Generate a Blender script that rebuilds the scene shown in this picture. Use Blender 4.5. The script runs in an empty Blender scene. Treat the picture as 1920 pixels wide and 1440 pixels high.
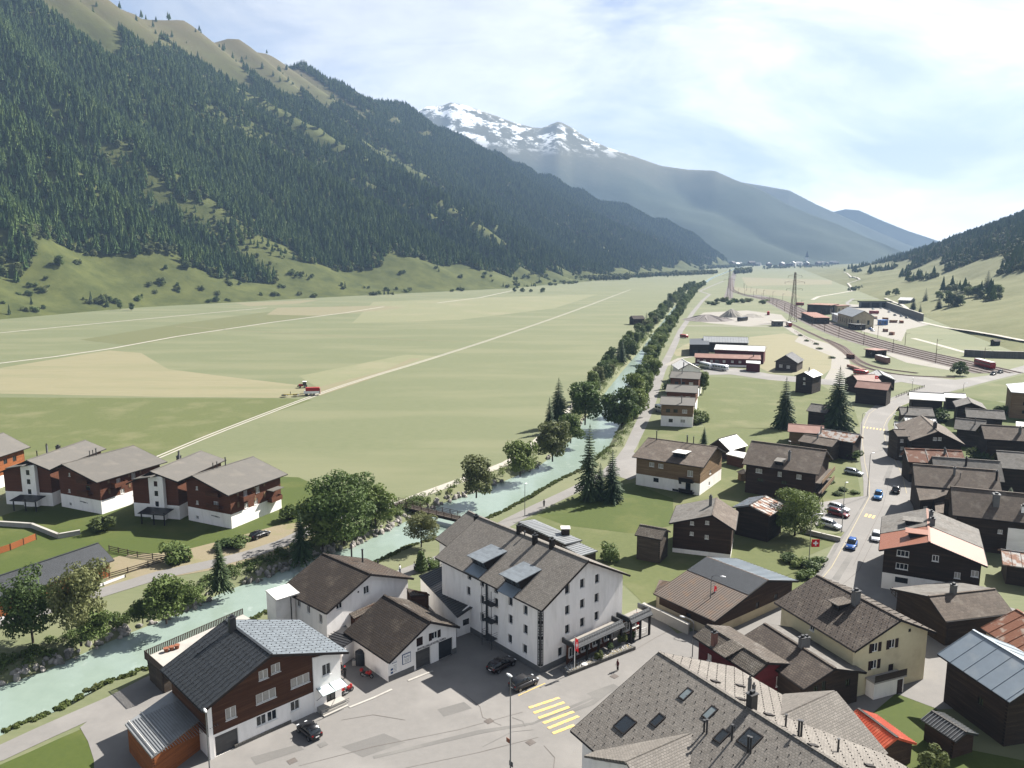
import bpy, bmesh, math, random
import numpy as np
from mathutils import Vector, Matrix, noise, geometry
RND = random.Random(11)
S = bpy.context.scene
col = S.collection
# ------------------------------------------------------------------ camera
F, CX, CY, HZ, CAMH = 1461.0, 960.0, 720.0, 478.0, 58.0
PITCH = math.atan((CY - HZ) / F)
SP, CP = math.sin(PITCH), math.cos(PITCH)
CAM = Vector((0, 0, CAMH))
cam_d = bpy.data.cameras.new('camera')
cam_d.sensor_fit = 'HORIZONTAL'; cam_d.sensor_width = 36.0; cam_d.lens = 36.0 * F / 1920.0
cam_d.clip_start = 1.0; cam_d.clip_end = 40000.0
cam = bpy.data.objects.new('camera', cam_d); col.objects.link(cam)
cam.location = CAM; cam.rotation_euler = (math.pi / 2 - PITCH, 0, 0)
S.camera = cam
# ------------------------------------------------------------------ sky and sun
SUN_AZ = Vector((0.79, 0.61)).normalized()      # horizontal direction towards the sun
SUN_EL = math.radians(42)
W = bpy.data.worlds.new('World'); S.world = W; W.use_nodes = True
nt = W.node_tree; nt.nodes.clear()
def N(t, ty, **kw):
    n = t.nodes.new(ty)
    for k, v in kw.items():
        if k[0] == '_': setattr(n, k[1:], v)
        else: n.inputs[k.replace('__', ' ')].default_value = v
    return n
sky = N(nt, 'ShaderNodeTexSky', _sky_type='NISHITA', _sun_disc=False)
sky.sun_elevation = SUN_EL
sky.sun_rotation = math.atan2(SUN_AZ.x, SUN_AZ.y)
sky.altitude = 1400; sky.air_density = 0.55; sky.dust_density = 2.0; sky.ozone_density = 1.0
tc = N(nt, 'ShaderNodeTexCoord')
mp = N(nt, 'ShaderNodeMapping'); mp.inputs['Scale'].default_value = (1.9, 1.6, 5.0); mp.inputs['Rotation'].default_value = (0.2, -0.35, 0.4); mp.inputs['Location'].default_value = (.6, 3.1, .4)
nt.links.new(tc.outputs['Generated'], mp.inputs['Vector'])
n1 = N(nt, 'ShaderNodeTexNoise', Scale=1.3, Detail=9.0, Roughness=0.58, Distortion=0.9)
nt.links.new(mp.outputs[0], n1.inputs['Vector'])
cr = N(nt, 'ShaderNodeValToRGB'); cr.color_ramp.elements[0].position = 0.37; cr.color_ramp.elements[1].position = 0.54
nt.links.new(n1.outputs['Fac'], cr.inputs[0])
n2 = N(nt, 'ShaderNodeTexNoise', Scale=7.0, Detail=8.0, Roughness=0.6)
nt.links.new(mp.outputs[0], n2.inputs['Vector'])
cr2 = N(nt, 'ShaderNodeValToRGB'); cr2.color_ramp.elements[0].position = 0.25; cr2.color_ramp.elements[1].position = 0.8
cr2.color_ramp.elements[0].color = (1.12, 1.13, 1.14, 1); cr2.color_ramp.elements[1].color = (1.5, 1.5, 1.5, 1)
nt.links.new(n2.outputs['Fac'], cr2.inputs[0])
mxs = N(nt, 'ShaderNodeMixRGB'); 
mul = N(nt, 'ShaderNodeMath', _operation='MULTIPLY'); mul.inputs[1].default_value = 0.95
nt.links.new(cr.outputs[0], mul.inputs[0]); nt.links.new(mul.outputs[0], mxs.inputs[0])
hsk = N(nt, 'ShaderNodeHueSaturation', Saturation=0.6); nt.links.new(sky.outputs[0], hsk.inputs['Color']); nt.links.new(hsk.outputs[0], mxs.inputs[1]); pass
cld = N(nt, 'ShaderNodeHueSaturation', Saturation=0.12, Value=1.0); nt.links.new(sky.outputs[0], cld.inputs['Color'])      # sunlit cloud: as bright as the air around it makes it
clm = N(nt, 'ShaderNodeMixRGB', _blend_type='MULTIPLY'); clm.inputs[0].default_value = 1.0
nt.links.new(cld.outputs[0], clm.inputs[1]); nt.links.new(cr2.outputs[0], clm.inputs[2]); nt.links.new(clm.outputs[0], mxs.inputs[2])
bg = N(nt, 'ShaderNodeBackground', Strength=0.064)
nt.links.new(mxs.outputs[0], bg.inputs['Color'])
wo = N(nt, 'ShaderNodeOutputWorld'); nt.links.new(bg.outputs[0], wo.inputs['Surface'])
sd = bpy.data.lights.new('sun', 'SUN'); sd.energy = 5.0; sd.angle = math.radians(0.53); sd.color = (1.0, 0.955, 0.88)
sun = bpy.data.objects.new('sun', sd); col.objects.link(sun)
sv = Vector((SUN_AZ.x * math.cos(SUN_EL), SUN_AZ.y * math.cos(SUN_EL), math.sin(SUN_EL)))
sun.rotation_euler = sv.to_track_quat('Z', 'Y').to_euler()
vs = S.view_settings
vs.view_transform = 'Standard'; vs.look = 'None'; vs.gamma = 1.0; vs.use_curve_mapping = False
vs.exposure = 1.93
S.cycles.use_denoising = True
S.cycles.max_bounces = 6; S.cycles.diffuse_bounces = 2; S.cycles.glossy_bounces = 2
S.cycles.transmission_bounces = 4; S.cycles.volume_bounces = 0; S.cycles.transparent_max_bounces = 6
S.cycles.sample_clamp_indirect = 4.0
# ------------------------------------------------------------------ picture geometry -> world points
def ray(px, py):
    x, y = px - CX, CY - py
    return Vector((x, y * SP + F * CP, y * CP - F * SP))
def at(px, py, z=0.0):
    d = ray(px, py); t = (z - CAMH) / d.z
    return Vector((d.x * t, d.y * t, z))
def at_dist(px, py, dist):
    d = ray(px, py); h = math.hypot(d.x, d.y)
    return CAM + d * (dist / h)
# ------------------------------------------------------------------ materials
MATS = {}
TONE = .57
TONES = dict(plaster=1.25, trim_white=1, metal_white=.8, canopy_glass=.9, lamp_white=1, cloth_white=1, white_stone=.8, headlight=1, car_white=.95, car_silver=.8, track_white=.62, concrete=.72, paint_yellow=.8, plaster_yellow=1.1, plaster_cream=.8,
             curtain=.8, glass=1, car_blue=.9, car_blue2=.9, paint_red=.8, flag_red=.9, skin=.9, barrel_yellow=.8, wood_dark=1.3, wood_black=1.35, wood_red=1.25, wood_brown=1.0, wood_orange=.95, wood_tan=.8, barn_red=.95, needle_far=1.5, needle=1.0, leaf_hill=.85, leaf_mid=.85, leaf_dark=.85, leaf_pale=.6, rock=.85, tile_grey=.74, slate_blue_glare=1.0, water=.7, roof_red=.75)
def material(name, c1, c2=None, c3=None, rough=0.85, spec=0.25, ns=3.0, big=0.25, pat=None, pw=1.0, ph=0.2, gap=0.012,
             mortar=0.45, bump=0.3, metal=0.0, transl=0.0, emit=None, rnd=0.0, vary=0.5, stretch=None, alpha=None, c3lo=0.5, c3hi=0.7, tone=None):
    """procedural surface: two-tone fine noise, a broad weathering tone c3 and an optional plank/tile/corrugation pattern"""
    m = bpy.data.materials.new(name); m.use_nodes = True
    t = m.node_tree; t.nodes.clear(); L = t.links.new
    out = N(t, 'ShaderNodeOutputMaterial'); b = N(t, 'ShaderNodeBsdfPrincipled')
    b.inputs['Roughness'].default_value = rough; b.inputs['Metallic'].default_value = metal
    b.inputs['Specular IOR Level'].default_value = spec
    c2 = c2 or tuple(x * 0.75 for x in c1)
    tn = TONES.get(name, TONE); c1, c2 = tuple(x * tn for x in c1), tuple(x * tn for x in c2)
    if c3: c3 = tuple(x * tn for x in c3)
    tcn = N(t, 'ShaderNodeTexCoord'); vec = tcn.outputs['Object']
    if stretch:
        mpn = N(t, 'ShaderNodeMapping'); mpn.inputs['Scale'].default_value = stretch; L(vec, mpn.inputs['Vector']); nvec = mpn.outputs[0]
    else: nvec = vec
    nz = N(t, 'ShaderNodeTexNoise', Scale=ns, Detail=6.0, Roughness=0.65); L(nvec, nz.inputs['Vector'])
    rp = N(t, 'ShaderNodeValToRGB'); rp.color_ramp.elements[0].position = 0.5 - vary * 0.5; rp.color_ramp.elements[1].position = 0.5 + vary * 0.5
    L(nz.outputs['Fac'], rp.inputs[0])
    rp.color_ramp.elements[0].color = (*c1, 1); rp.color_ramp.elements[1].color = (*c2, 1)
    cur = rp.outputs[0]
    if c3:
        nb = N(t, 'ShaderNodeTexNoise', Scale=big, Detail=5.0, Roughness=0.6); L(nvec, nb.inputs['Vector'])
        rb = N(t, 'ShaderNodeValToRGB'); rb.color_ramp.elements[0].position = c3lo; rb.color_ramp.elements[1].position = c3hi
        L(nb.outputs['Fac'], rb.inputs[0])
        mx = N(t, 'ShaderNodeMixRGB'); L(rb.outputs[0], mx.inputs[0]); L(cur, mx.inputs[1]); mx.inputs[2].default_value = (*c3, 1)
        cur = mx.outputs[0]
    hgt = nz.outputs['Fac']
    if pat in ('brick', 'tile', 'plank'):
        bk = N(t, 'ShaderNodeTexBrick', Scale=1.0); bk.offset = 0.5 if pat != 'plank' else 0.37
        bk.inputs['Color1'].default_value = (1, 1, 1, 1); bk.inputs['Color2'].default_value = (0.72, 0.72, 0.72, 1)
        bk.inputs['Mortar'].default_value = (mortar, mortar, mortar, 1)
        bk.inputs['Brick Width'].default_value = pw; bk.inputs['Row Height'].default_value = ph
        bk.inputs['Mortar Size'].default_value = gap; bk.inputs['Mortar Smooth'].default_value = 0.2
        L(vec, bk.inputs['Vector'])
        mm = N(t, 'ShaderNodeMixRGB', _blend_type='MULTIPLY'); mm.inputs[0].default_value = 1.0
        L(cur, mm.inputs[1]); L(bk.outputs['Color'], mm.inputs[2]); cur = mm.outputs[0]
        iv = N(t, 'ShaderNodeMath', _operation='SUBTRACT'); iv.inputs[0].default_value = 1.0; L(bk.outputs['Fac'], iv.inputs[1])
        hgt = iv.outputs[0]
    elif pat == 'corr':
        wv = N(t, 'ShaderNodeTexWave', Scale=1.0 / pw); wv.bands_direction = 'X'; L(vec, wv.inputs['Vector']); hgt = wv.outputs['Fac']
    if rnd:
        oi = N(t, 'ShaderNodeObjectInfo'); hs = N(t, 'ShaderNodeHueSaturation')
        mr = N(t, 'ShaderNodeMapRange'); mr.inputs['To Min'].default_value = 1 - rnd; mr.inputs['To Max'].default_value = 1 + rnd
        L(oi.outputs['Random'], mr.inputs['Value']); L(mr.outputs[0], hs.inputs['Value'])
        mr2 = N(t, 'ShaderNodeMapRange'); mr2.inputs['To Min'].default_value = 0.5 + rnd * 0.06; mr2.inputs['To Max'].default_value = 0.5 - rnd * 0.08
        L(oi.outputs['Random'], mr2.inputs['Value']); L(mr2.outputs[0], hs.inputs['Hue'])
        L(cur, hs.inputs['Color']); cur = hs.outputs[0]
    L(cur, b.inputs['Base Color'])
    if bump:
        bp = N(t, 'ShaderNodeBump', Strength=bump, Distance=0.05); L(hgt, bp.inputs['Height']); L(bp.outputs[0], b.inputs['Normal'])
    if transl:
        tr = N(t, 'ShaderNodeBsdfTranslucent'); L(cur, tr.inputs['Color'])
        ms = N(t, 'ShaderNodeMixShader'); ms.inputs[0].default_value = transl
        L(b.outputs[0], ms.inputs[1]); L(tr.outputs[0], ms.inputs[2]); L(ms.outputs[0], out.inputs['Surface'])
    else: L(b.outputs[0], out.inputs['Surface'])
    MATS[name] = m
    return m
mt = material
mt('plaster', (.62, .595, .57), (.57, .55, .53), (.50, .48, .455), ns=1.2, big=.5, bump=.05, stretch=(1.6, .35, 1.6), c3lo=.48, c3hi=.72)
mt('plaster_yellow', (.50, .45, .30), (.46, .41, .27), (.39, .34, .23), ns=1.5, big=.3, bump=.06)
mt('plaster_cream', (.50, .43, .30), (.44, .37, .26), (.33, .28, .2), ns=1.5, bump=.06)
mt('plinth_grey', (.20, .20, .20), (.15, .15, .15), ns=2, bump=.1)
mt('stone_base', (.22, .21, .19), (.13, .12, .11), pat='brick', pw=.5, ph=.3, gap=.03, mortar=.4, bump=.8)
mt('wood_dark', (.038, .021, .013), (.021, .012, .008), (.056, .033, .02), ns=5, stretch=(.4, 6, 3), pat='plank', pw=6, ph=.2, gap=.012, mortar=.25, bump=.6)
mt('wood_black', (.026, .017, .012), (.014, .0095, .007), (.042, .028, .018), ns=5, stretch=(.4, 6, 3), pat='plank', pw=5, ph=.22, gap=.014, mortar=.25, bump=.6)
mt('wood_brown', (.085, .034, .016), (.050, .020, .010), (.11, .05, .025), ns=4, stretch=(.4, 7, 3), pat='plank', pw=5, ph=.17, gap=.01, mortar=.35, bump=.5)
mt('wood_red', (.095, .034, .016), (.062, .022, .011), ns=4, stretch=(.4, 7, 3), pat='plank', pw=5, ph=.18, gap=.01, mortar=.4, bump=.5)
mt('wood_orange', (.30, .10, .028), (.20, .065, .02), (.16, .05, .018), ns=4, stretch=(.3, 9, 3), pat='plank', pw=5, ph=.16, gap=.012, mortar=.3, bump=.5)
mt('wood_tan', (.26, .17, .09), (.18, .11, .06), (.33, .23, .13), ns=4, stretch=(.4, 7, 3), pat='plank', pw=5, ph=.2, gap=.01, mortar=.5, bump=.5)
mt('wood_grey', (.11, .085, .065), (.07, .052, .04), (.16, .13, .1), ns=5, stretch=(.5, 6, 3), pat='plank', pw=4, ph=.2, gap=.014, mortar=.3, bump=.6)
mt('barn_red', (.085, .010, .012), (.065, .008, .01), ns=3, pat='plank', pw=6, ph=.25, gap=.01, mortar=.6, bump=.3)
mt('paint_red', (.36, .02, .018), (.3, .018, .015), rough=.4, bump=0)
mt('trim_dark', (.020, .013, .011), (.012, .009, .008), ns=4, rough=.7, bump=.1)
mt('trim_white', (.72, .71, .69), (.64, .63, .61), rough=.5, bump=0)
mt('shutter_brown', (.045, .015, .010), (.03, .01, .008), rough=.6, pat='plank', pw=3, ph=.07, gap=.01, mortar=.5, bump=.4)
mt('tile_brown', (.135, .105, .085), (.075, .056, .045), (.20, .165, .135), ns=6, big=.35, pat='tile', pw=.42, ph=.36, gap=.03, mortar=.3, bump=.9)
mt('tile_dark', (.085, .064, .05), (.045, .033, .027), (.15, .12, .095), ns=6, big=.3, pat='tile', pw=.42, ph=.34, gap=.035, mortar=.25, bump=.9)
mt('tile_grey', (.235, .213, .19), (.195, .176, .157), (.265, .243, .217), ns=5, big=.2, pat='tile', pw=.34, ph=.27, gap=.022, mortar=.5, bump=.7)
mt('tile_weather', (.20, .165, .135), (.09, .07, .055), (.30, .275, .245), ns=4, big=.3, vary=.35, pat='tile', pw=.4, ph=.36, gap=.035, mortar=.35, bump=.9)
mt('shingle_old', (.26, .225, .185), (.085, .065, .05), (.33, .30, .26), ns=7, big=.5, vary=.25, pat='tile', pw=.3, ph=.4, gap=.04, mortar=.25, bump=1)
mt('eternit', (.25, .235, .215), (.18, .165, .15), (.14, .115, .095), ns=2.5, big=.22, vary=.7, pat='tile', pw=.6, ph=.45, gap=.015, mortar=.7, bump=.4)
mt('eternit_brown', (.20, .158, .125), (.125, .095, .075), (.27, .23, .19), ns=2.5, big=.25, vary=.6, pat='tile', pw=.6, ph=.45, gap=.018, mortar=.6, bump=.5)
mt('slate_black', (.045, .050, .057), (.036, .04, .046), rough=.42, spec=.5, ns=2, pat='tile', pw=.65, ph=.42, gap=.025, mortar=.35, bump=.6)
mt('metal_grey', (.36, .375, .385), (.29, .3, .31), (.24, .24, .24), rough=.45, spec=.5, ns=1.5, big=.4, bump=.05, metal=.2)
mt('metal_white', (.62, .61, .59), (.54, .53, .51), (.44, .41, .37), rough=.5, ns=1.5, big=.5, bump=.05)
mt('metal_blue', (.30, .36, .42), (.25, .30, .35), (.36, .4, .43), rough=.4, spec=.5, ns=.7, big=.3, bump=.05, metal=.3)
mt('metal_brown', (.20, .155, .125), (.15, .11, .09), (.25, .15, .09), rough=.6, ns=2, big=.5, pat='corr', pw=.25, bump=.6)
mt('metal_dark', (.026, .026, .03), (.02, .02, .023), rough=.45, spec=.5, bump=.05)
mt('rust', (.30, .115, .055), (.20, .07, .035), (.42, .33, .27), rough=.75, ns=2.5, big=.45, pat='corr', pw=.3, bump=.5, c3lo=.52, c3hi=.6)
mt('rust_mix', (.36, .18, .10), (.25, .10, .05), (.52, .49, .46), rough=.7, ns=1.8, big=.6, vary=.35, pat='corr', pw=.3, bump=.5, c3lo=.45, c3hi=.52)
mt('roof_red', (.50, .085, .035), (.40, .06, .03), (.55, .16, .09), rough=.55, ns=1.5, big=.6, pat='corr', pw=.35, bump=.6)
mt('roof_terracotta', (.33, .125, .07), (.28, .10, .055), rough=.55, ns=1.2, big=.3, pat='corr', pw=.6, bump=.4)
mt('roof_redbrown', (.34, .17, .13), (.27, .13, .1), (.4, .24, .19), rough=.7, ns=2, bump=.2)
mt('glass', (.018, .022, .026), (.012, .015, .018), rough=.06, spec=.6, bump=0)
mt('glass_light', (.25, .29, .30), (.18, .22, .24), rough=.12, spec=.6, bump=0, ns=1)
mt('curtain', (.42, .40, .36), (.3, .29, .27), rough=.25, spec=.5, bump=0, ns=2)
mt('canopy_glass', (.50, .58, .58), (.45, .53, .53), rough=.15, spec=.6, bump=0)
mt('steel', (.30, .31, .32), (.24, .25, .26), rough=.4, metal=.6, bump=0)
mt('steel_dark', (.05, .055, .065), (.04, .045, .05), rough=.5, metal=.3, bump=0)
mt('lamp_white', (.75, .75, .75), (.7, .7, .7), rough=.3, bump=0)
mt('door_grey', (.15, .14, .135), (.12, .115, .11), rough=.5, pat='plank', pw=6, ph=.35, gap=.01, mortar=.7, bump=.3)
mt('door_slate', (.055, .06, .068), (.045, .05, .056), rough=.45, pat='plank', pw=6, ph=.5, gap=.01, mortar=.7, bump=.2)
mt('asphalt', (.285, .27, .255), (.225, .215, .205), (.325, .308, .29), ns=.9, big=.07, rough=.9, bump=.08, vary=.9)
mt('asphalt_dark', (.215, .205, .195), (.175, .168, .16), (.25, .24, .225), ns=2.0, big=.12, rough=.9, bump=.08, vary=.9)
mt('concrete', (.44, .42, .385), (.37, .35, .32), (.32, .3, .28), ns=1.5, big=.3, rough=.9, bump=.1)
mt('gravel_pale', (.42, .39, .35), (.30, .28, .25), (.36, .34, .27), ns=4, big=.15, rough=.95, bump=.4)
mt('dirt_tan', (.32, .27, .18), (.25, .21, .13), (.22, .22, .10), ns=2.5, big=.18, rough=.95, bump=.3)
mt('ballast', (.19, .165, .15), (.13, .11, .10), (.24, .22, .21), ns=6, big=.08, rough=.95, bump=.4)
mt('ballast_brown', (.17, .12, .095), (.11, .075, .06), ns=6, rough=.95, bump=.4)
mt('rail_steel', (.16, .10, .075), (.12, .075, .055), rough=.6, bump=0)
mt('track_white', (.50, .47, .41), (.42, .39, .34), ns=.6, rough=.95, bump=.1)
mt('paint_yellow', (.66, .45, .14), (.58, .40, .13), (.36, .31, .22), big=1.6, c3lo=.5, c3hi=.62, ns=6, rough=.7, bump=0)
mt('paint_line', (.50, .42, .25), (.38, .34, .26), ns=3, rough=.8, bump=0)
mt('water', (.33, .47, .41), (.27, .40, .36), (.56, .64, .60), ns=.55, big=.11, rough=.16, spec=.5, stretch=(1, 1, 1), bump=.35, c3lo=.54, c3hi=.8, vary=.6)
mt('rock', (.34, .32, .29), (.20, .185, .17), (.14, .13, .115), ns=1.5, big=.5, rough=.9, bump=.5, rnd=.3)
mt('gravel_heap', (.26, .23, .22), (.2, .18, .17), ns=3, rough=.95, bump=.5)
mt('tyre', (.012, .012, .012), (.009, .009, .009), rough=.8, bump=0)
mt('rim', (.42, .42, .43), (.35, .35, .36), rough=.3, metal=.7, bump=0)
mt('black_plastic', (.014, .014, .015), (.011, .011, .012), rough=.5, bump=0)
mt('headlight', (.6, .62, .64), (.5, .52, .54), rough=.12, bump=0)
mt('taillight', (.3, .01, .01), (.25, .01, .01), rough=.2, bump=0)
for nm, c in dict(car_black=(.010, .010, .012), car_brown=(.022, .008, .008), car_grey=(.055, .053, .055), car_blue=(.045, .16, .36), car_blue2=(.03, .10, .33),
                  car_white=(.62, .63, .66), car_red=(.20, .018, .02), car_dark=(.03, .028, .028), car_silver=(.45, .48, .5)).items():
    mt(nm, c, tuple(x * .95 for x in c), rough=.22, spec=.6, metal=.25, bump=0)
mt('leaf_mid', (.12, .165, .042), (.065, .10, .026), (.15, .19, .06), ns=1.2, big=.4, rough=.7, bump=0, transl=.3, rnd=.22)
mt('leaf_dark', (.082, .122, .032), (.045, .072, .02), ns=1.2, rough=.7, bump=0, transl=.28, rnd=.2)
mt('leaf_pale', (.19, .21, .085), (.12, .14, .05), ns=1.2, rough=.7, bump=0, transl=.3, rnd=.15)
mt('needle', (.045, .075, .026), (.022, .040, .016), ns=1.0, rough=.75, bump=0, transl=.15, rnd=.25)
mt('needle_far', (.046, .082, .016), (.020, .042, .010), (.08, .118, .024), ns=.3, big=.05, rough=.8, bump=0, transl=.35, rnd=.4)
mt('leaf_hill', (.11, .13, .04), (.06, .08, .024), ns=.6, rough=.8, bump=0, transl=.25, rnd=.25)
mt('grass_tuft', (.13, .165, .04), (.08, .115, .025), (.2, .2, .075), ns=1, big=.15, rough=.8, bump=0, transl=.3)
mt('bark', (.07, .052, .04), (.04, .03, .024), ns=5, rough=.9, bump=.4)
mt('terracotta', (.34, .13, .07), (.26, .1, .055), rough=.8, bump=0)
mt('skin', (.45, .27, .19), (.4, .24, .17), rough=.6, bump=0)
mt('cloth_dark', (.012, .012, .014), (.02, .02, .022), rough=.8, bump=0)
mt('cloth_white', (.6, .6, .6), (.5, .5, .5), rough=.8, bump=0)
mt('cloth_blue', (.06, .09, .16), (.05, .07, .13), rough=.8, bump=0)
mt('hair', (.03, .02, .014), (.02, .014, .01), rough=.7, bump=0)
mt('flag_red', (.55, .015, .02), (.5, .015, .018), rough=.7, bump=0, transl=.2)
mt('sign_blue', (.04, .10, .25), (.035, .09, .22), rough=.5, bump=0)
mt('ink', (.015, .015, .016), (.012, .012, .013), rough=.6, bump=0)
mt('barrel_yellow', (.62, .47, .03), (.55, .41, .03), rough=.5, bump=0)
mt('white_stone', (.66, .65, .63), (.45, .44, .43), ns=4, rough=.8, bump=.4)

mt('roof_chalet', (.175, .162, .145), (.14, .13, .116), (.205, .185, .16), ns=2, big=.25, rough=.7, bump=.15)
mt('slate_blue_glare', (.13, .148, .165), (.105, .12, .135), rough=.5, spec=.4, ns=2, pat='tile', pw=.65, ph=.42, gap=.012, mortar=.82, bump=.2)  # blue-grey dormer sheet; on the black roof, glare painted into the colour
# ------------------------------------------------------------------ mesh helpers
class MB:
    def __init__(s): s.v = []; s.f = []; s.mi = []; s.mats = []
    def _m(s, mat):
        if mat is None: return 0
        if mat not in s.mats: s.mats.append(mat)
        return s.mats.index(mat)
    def add(s, vs_, fs_, mat=None):
        o = len(s.v); s.v += [tuple(v) for v in vs_]; k = s._m(mat)
        for f in fs_: s.f.append(tuple(i + o for i in f)); s.mi.append(k)
    def box(s, c, d, mat=None, rz=0.0, M=None, taper=1.0):
        x, y, z = d[0] / 2, d[1] / 2, d[2] / 2
        P = [Vector((sx * x * (taper if sz > 0 else 1), sy * y * (taper if sz > 0 else 1), sz * z)) for sz in (-1, 1) for sx, sy in ((-1, -1), (1, -1), (1, 1), (-1, 1))]
        R_ = Matrix.Rotation(rz, 3, 'Z'); C = Vector(c)
        P = [R_ @ p + C for p in P]
        if M is not None: P = [M @ p for p in P]
        s.add(P, [(3, 2, 1, 0), (4, 5, 6, 7), (0, 1, 5, 4), (1, 2, 6, 5), (2, 3, 7, 6), (3, 0, 4, 7)], mat)
    def tube(s, a, b, r0, r1=None, n=8, mat=None, cap=True):
        a, b = Vector(a), Vector(b); r1 = r0 if r1 is None else r1
        d = (b - a).normalized(); u = d.orthogonal().normalized(); w = d.cross(u)
        P = []
        for c, r in ((a, r0), (b, r1)):
            for i in range(n):
                t = 2 * math.pi * i / n; P.append(c + u * (r * math.cos(t)) + w * (r * math.sin(t)))
        fs_ = [(i, (i + 1) % n, n + (i + 1) % n, n + i) for i in range(n)]
        if cap: fs_ += [tuple(range(n - 1, -1, -1)), tuple(range(n, 2 * n))]
        s.add(P, fs_, mat)
    def mesh(s, name, mat=None):
        me = bpy.data.meshes.new(name); me.from_pydata(s.v, [], s.f)
        ms = s.mats or [mat]
        for m in ms:
            if m: me.materials.append(MATS[m])
        if len(ms) > 1: me.polygons.foreach_set('material_index', s.mi)
        me.update(); return me
    def build(s, name, mat=None, parent=None, M=None, smooth=False):
        me = s.mesh(name, mat)
        if smooth: me.polygons.foreach_set('use_smooth', [True] * len(me.polygons))
        return ob(name, me, parent, M)
def ob(name, data, parent=None, M=None):
    o = bpy.data.objects.new(name, data); col.objects.link(o)
    if parent: o.parent = parent
    if M is not None: o.matrix_basis = M
    return o
def tag(o, label, cat=None, group=None, kind=None):
    if label: o['label'] = label
    if cat: o['category'] = cat
    if group: o['group'] = group
    if kind: o['kind'] = kind
    return o
def thing(name, label, cat, loc=(0, 0, 0), rz=0.0, group=None):
    o = bpy.data.objects.new(name, None); col.objects.link(o)
    o.location = loc; o.rotation_euler = (0, 0, rz); o.empty_display_size = .5
    return tag(o, label, cat, group)
def dup(root, loc=None, rz=None, sc=None, label=None, group=None):
    r = root.copy(); col.objects.link(r)
    if loc is not None: r.location = loc
    if rz is not None: r.rotation_euler = (0, 0, rz)
    if sc is not None: r.scale = sc if hasattr(sc, '__len__') else (sc, sc, sc)
    if label: r['label'] = label
    if group: r['group'] = group
    for ch in root.children:
        c = ch.copy(); col.objects.link(c); c.parent = r
        for g in ch.children:
            d = g.copy(); col.objects.link(d); d.parent = c
    return r
def frame(o, x, y):
    x = Vector(x).normalized(); y = Vector(y); y = (y - x * y.dot(x)).normalized(); n = x.cross(y)
    M = Matrix.Identity(4)
    for i in range(3): M[i][0], M[i][1], M[i][2], M[i][3] = x[i], y[i], n[i], o[i]
    return M
def panel(name, parent, M, outer, holes, th, mat):
    """a slab whose face lies in the plane of M, cut by real openings, th thick behind the face"""
    loops = [[Vector((p[0], p[1], 0)) for p in outer]] + [[Vector((p[0], p[1], 0)) for p in h] for h in holes]
    tris = geometry.tessellate_polygon(loops)
    flat = [p for l in loops for p in l]; n = len(flat)
    bm = bmesh.new()
    top = [bm.verts.new(p) for p in flat]; bot = [bm.verts.new((p.x, p.y, -th)) for p in flat]
    def face(vs_):
        try: bm.faces.new(vs_)
        except ValueError: pass
    for a, b, c in tris:
        face((top[a], top[b], top[c])); face((bot[c], bot[b], bot[a]))
    o = 0
    for l in loops:
        k = len(l)
        for i in range(k):
            a, b = o + i, o + (i + 1) % k
            face((top[a], bot[a], bot[b], top[b]))
        o += k
    bmesh.ops.recalc_face_normals(bm, faces=bm.faces)
    me = bpy.data.meshes.new(name); bm.to_mesh(me); bm.free()
    me.materials.append(MATS[mat])
    return ob(name, me, parent, M)
def rect(cx, cy, w, h): return [(cx - w / 2, cy - h / 2), (cx + w / 2, cy - h / 2), (cx + w / 2, cy + h / 2), (cx - w / 2, cy + h / 2)]
WIN_CACHE = {}
def window_meshes(w, h, style):
    k = (round(w, 2), round(h, 2), style)
    if k in WIN_CACHE: return WIN_CACHE[k]
    fr = {'white': 'trim_white', 'shut': 'trim_white', 'hotel': 'steel_dark', 'dark': 'trim_dark', 'curt': 'trim_white', 'door': 'trim_dark', 'gdoor': 'steel', 'gdoor2': 'steel_dark', 'blind': 'trim_white'}[style]
    gl = {'white': 'glass', 'shut': 'glass', 'hotel': 'glass', 'dark': 'glass', 'curt': 'curtain', 'door': 'shutter_brown', 'gdoor': 'door_grey', 'gdoor2': 'door_slate', 'blind': 'curtain'}[style]
    dep = {'hotel': .34, 'gdoor': .28, 'gdoor2': .28}.get(style, .12); b = .07 if style != 'white' else .09
    m = MB(); z = -dep + .03
    m.box((-w / 2 + b / 2, 0, z), (b, h, .06)); m.box((w / 2 - b / 2, 0, z), (b, h, .06))
    m.box((0, h / 2 - b / 2, z), (w - 2 * b, b, .06)); m.box((0, -h / 2 + b / 2, z), (w - 2 * b, b, .06))
    if style in ('white', 'shut', 'curt', 'dark'):
        k2 = max(1, int(round(w / .75)) - 1)
        for i in range(k2):
            m.box((-w / 2 + w * (i + 1) / (k2 + 1), 0, z), (.07, h - 2 * b, .05))
    if style in ('white', 'curt'): m.box((0, -h / 2 - .03, .04), (w + .14, .06, .1))
    p = MB(); p.add([(-w / 2, -h / 2, -dep), (w / 2, -h / 2, -dep), (w / 2, h / 2, -dep), (-w / 2, h / 2, -dep)], [(0, 1, 2, 3)])
    r = (m.mesh('window', fr), p.mesh('pane', gl), None)
    if style == 'shut':
        s_ = MB()
        s_.box((0, 0, .035), (w * .52, h * 1.04, .05)); r = (r[0], r[1], s_.mesh('shutter', 'shutter_brown'))
    WIN_CACHE[k] = r
    return r
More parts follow.
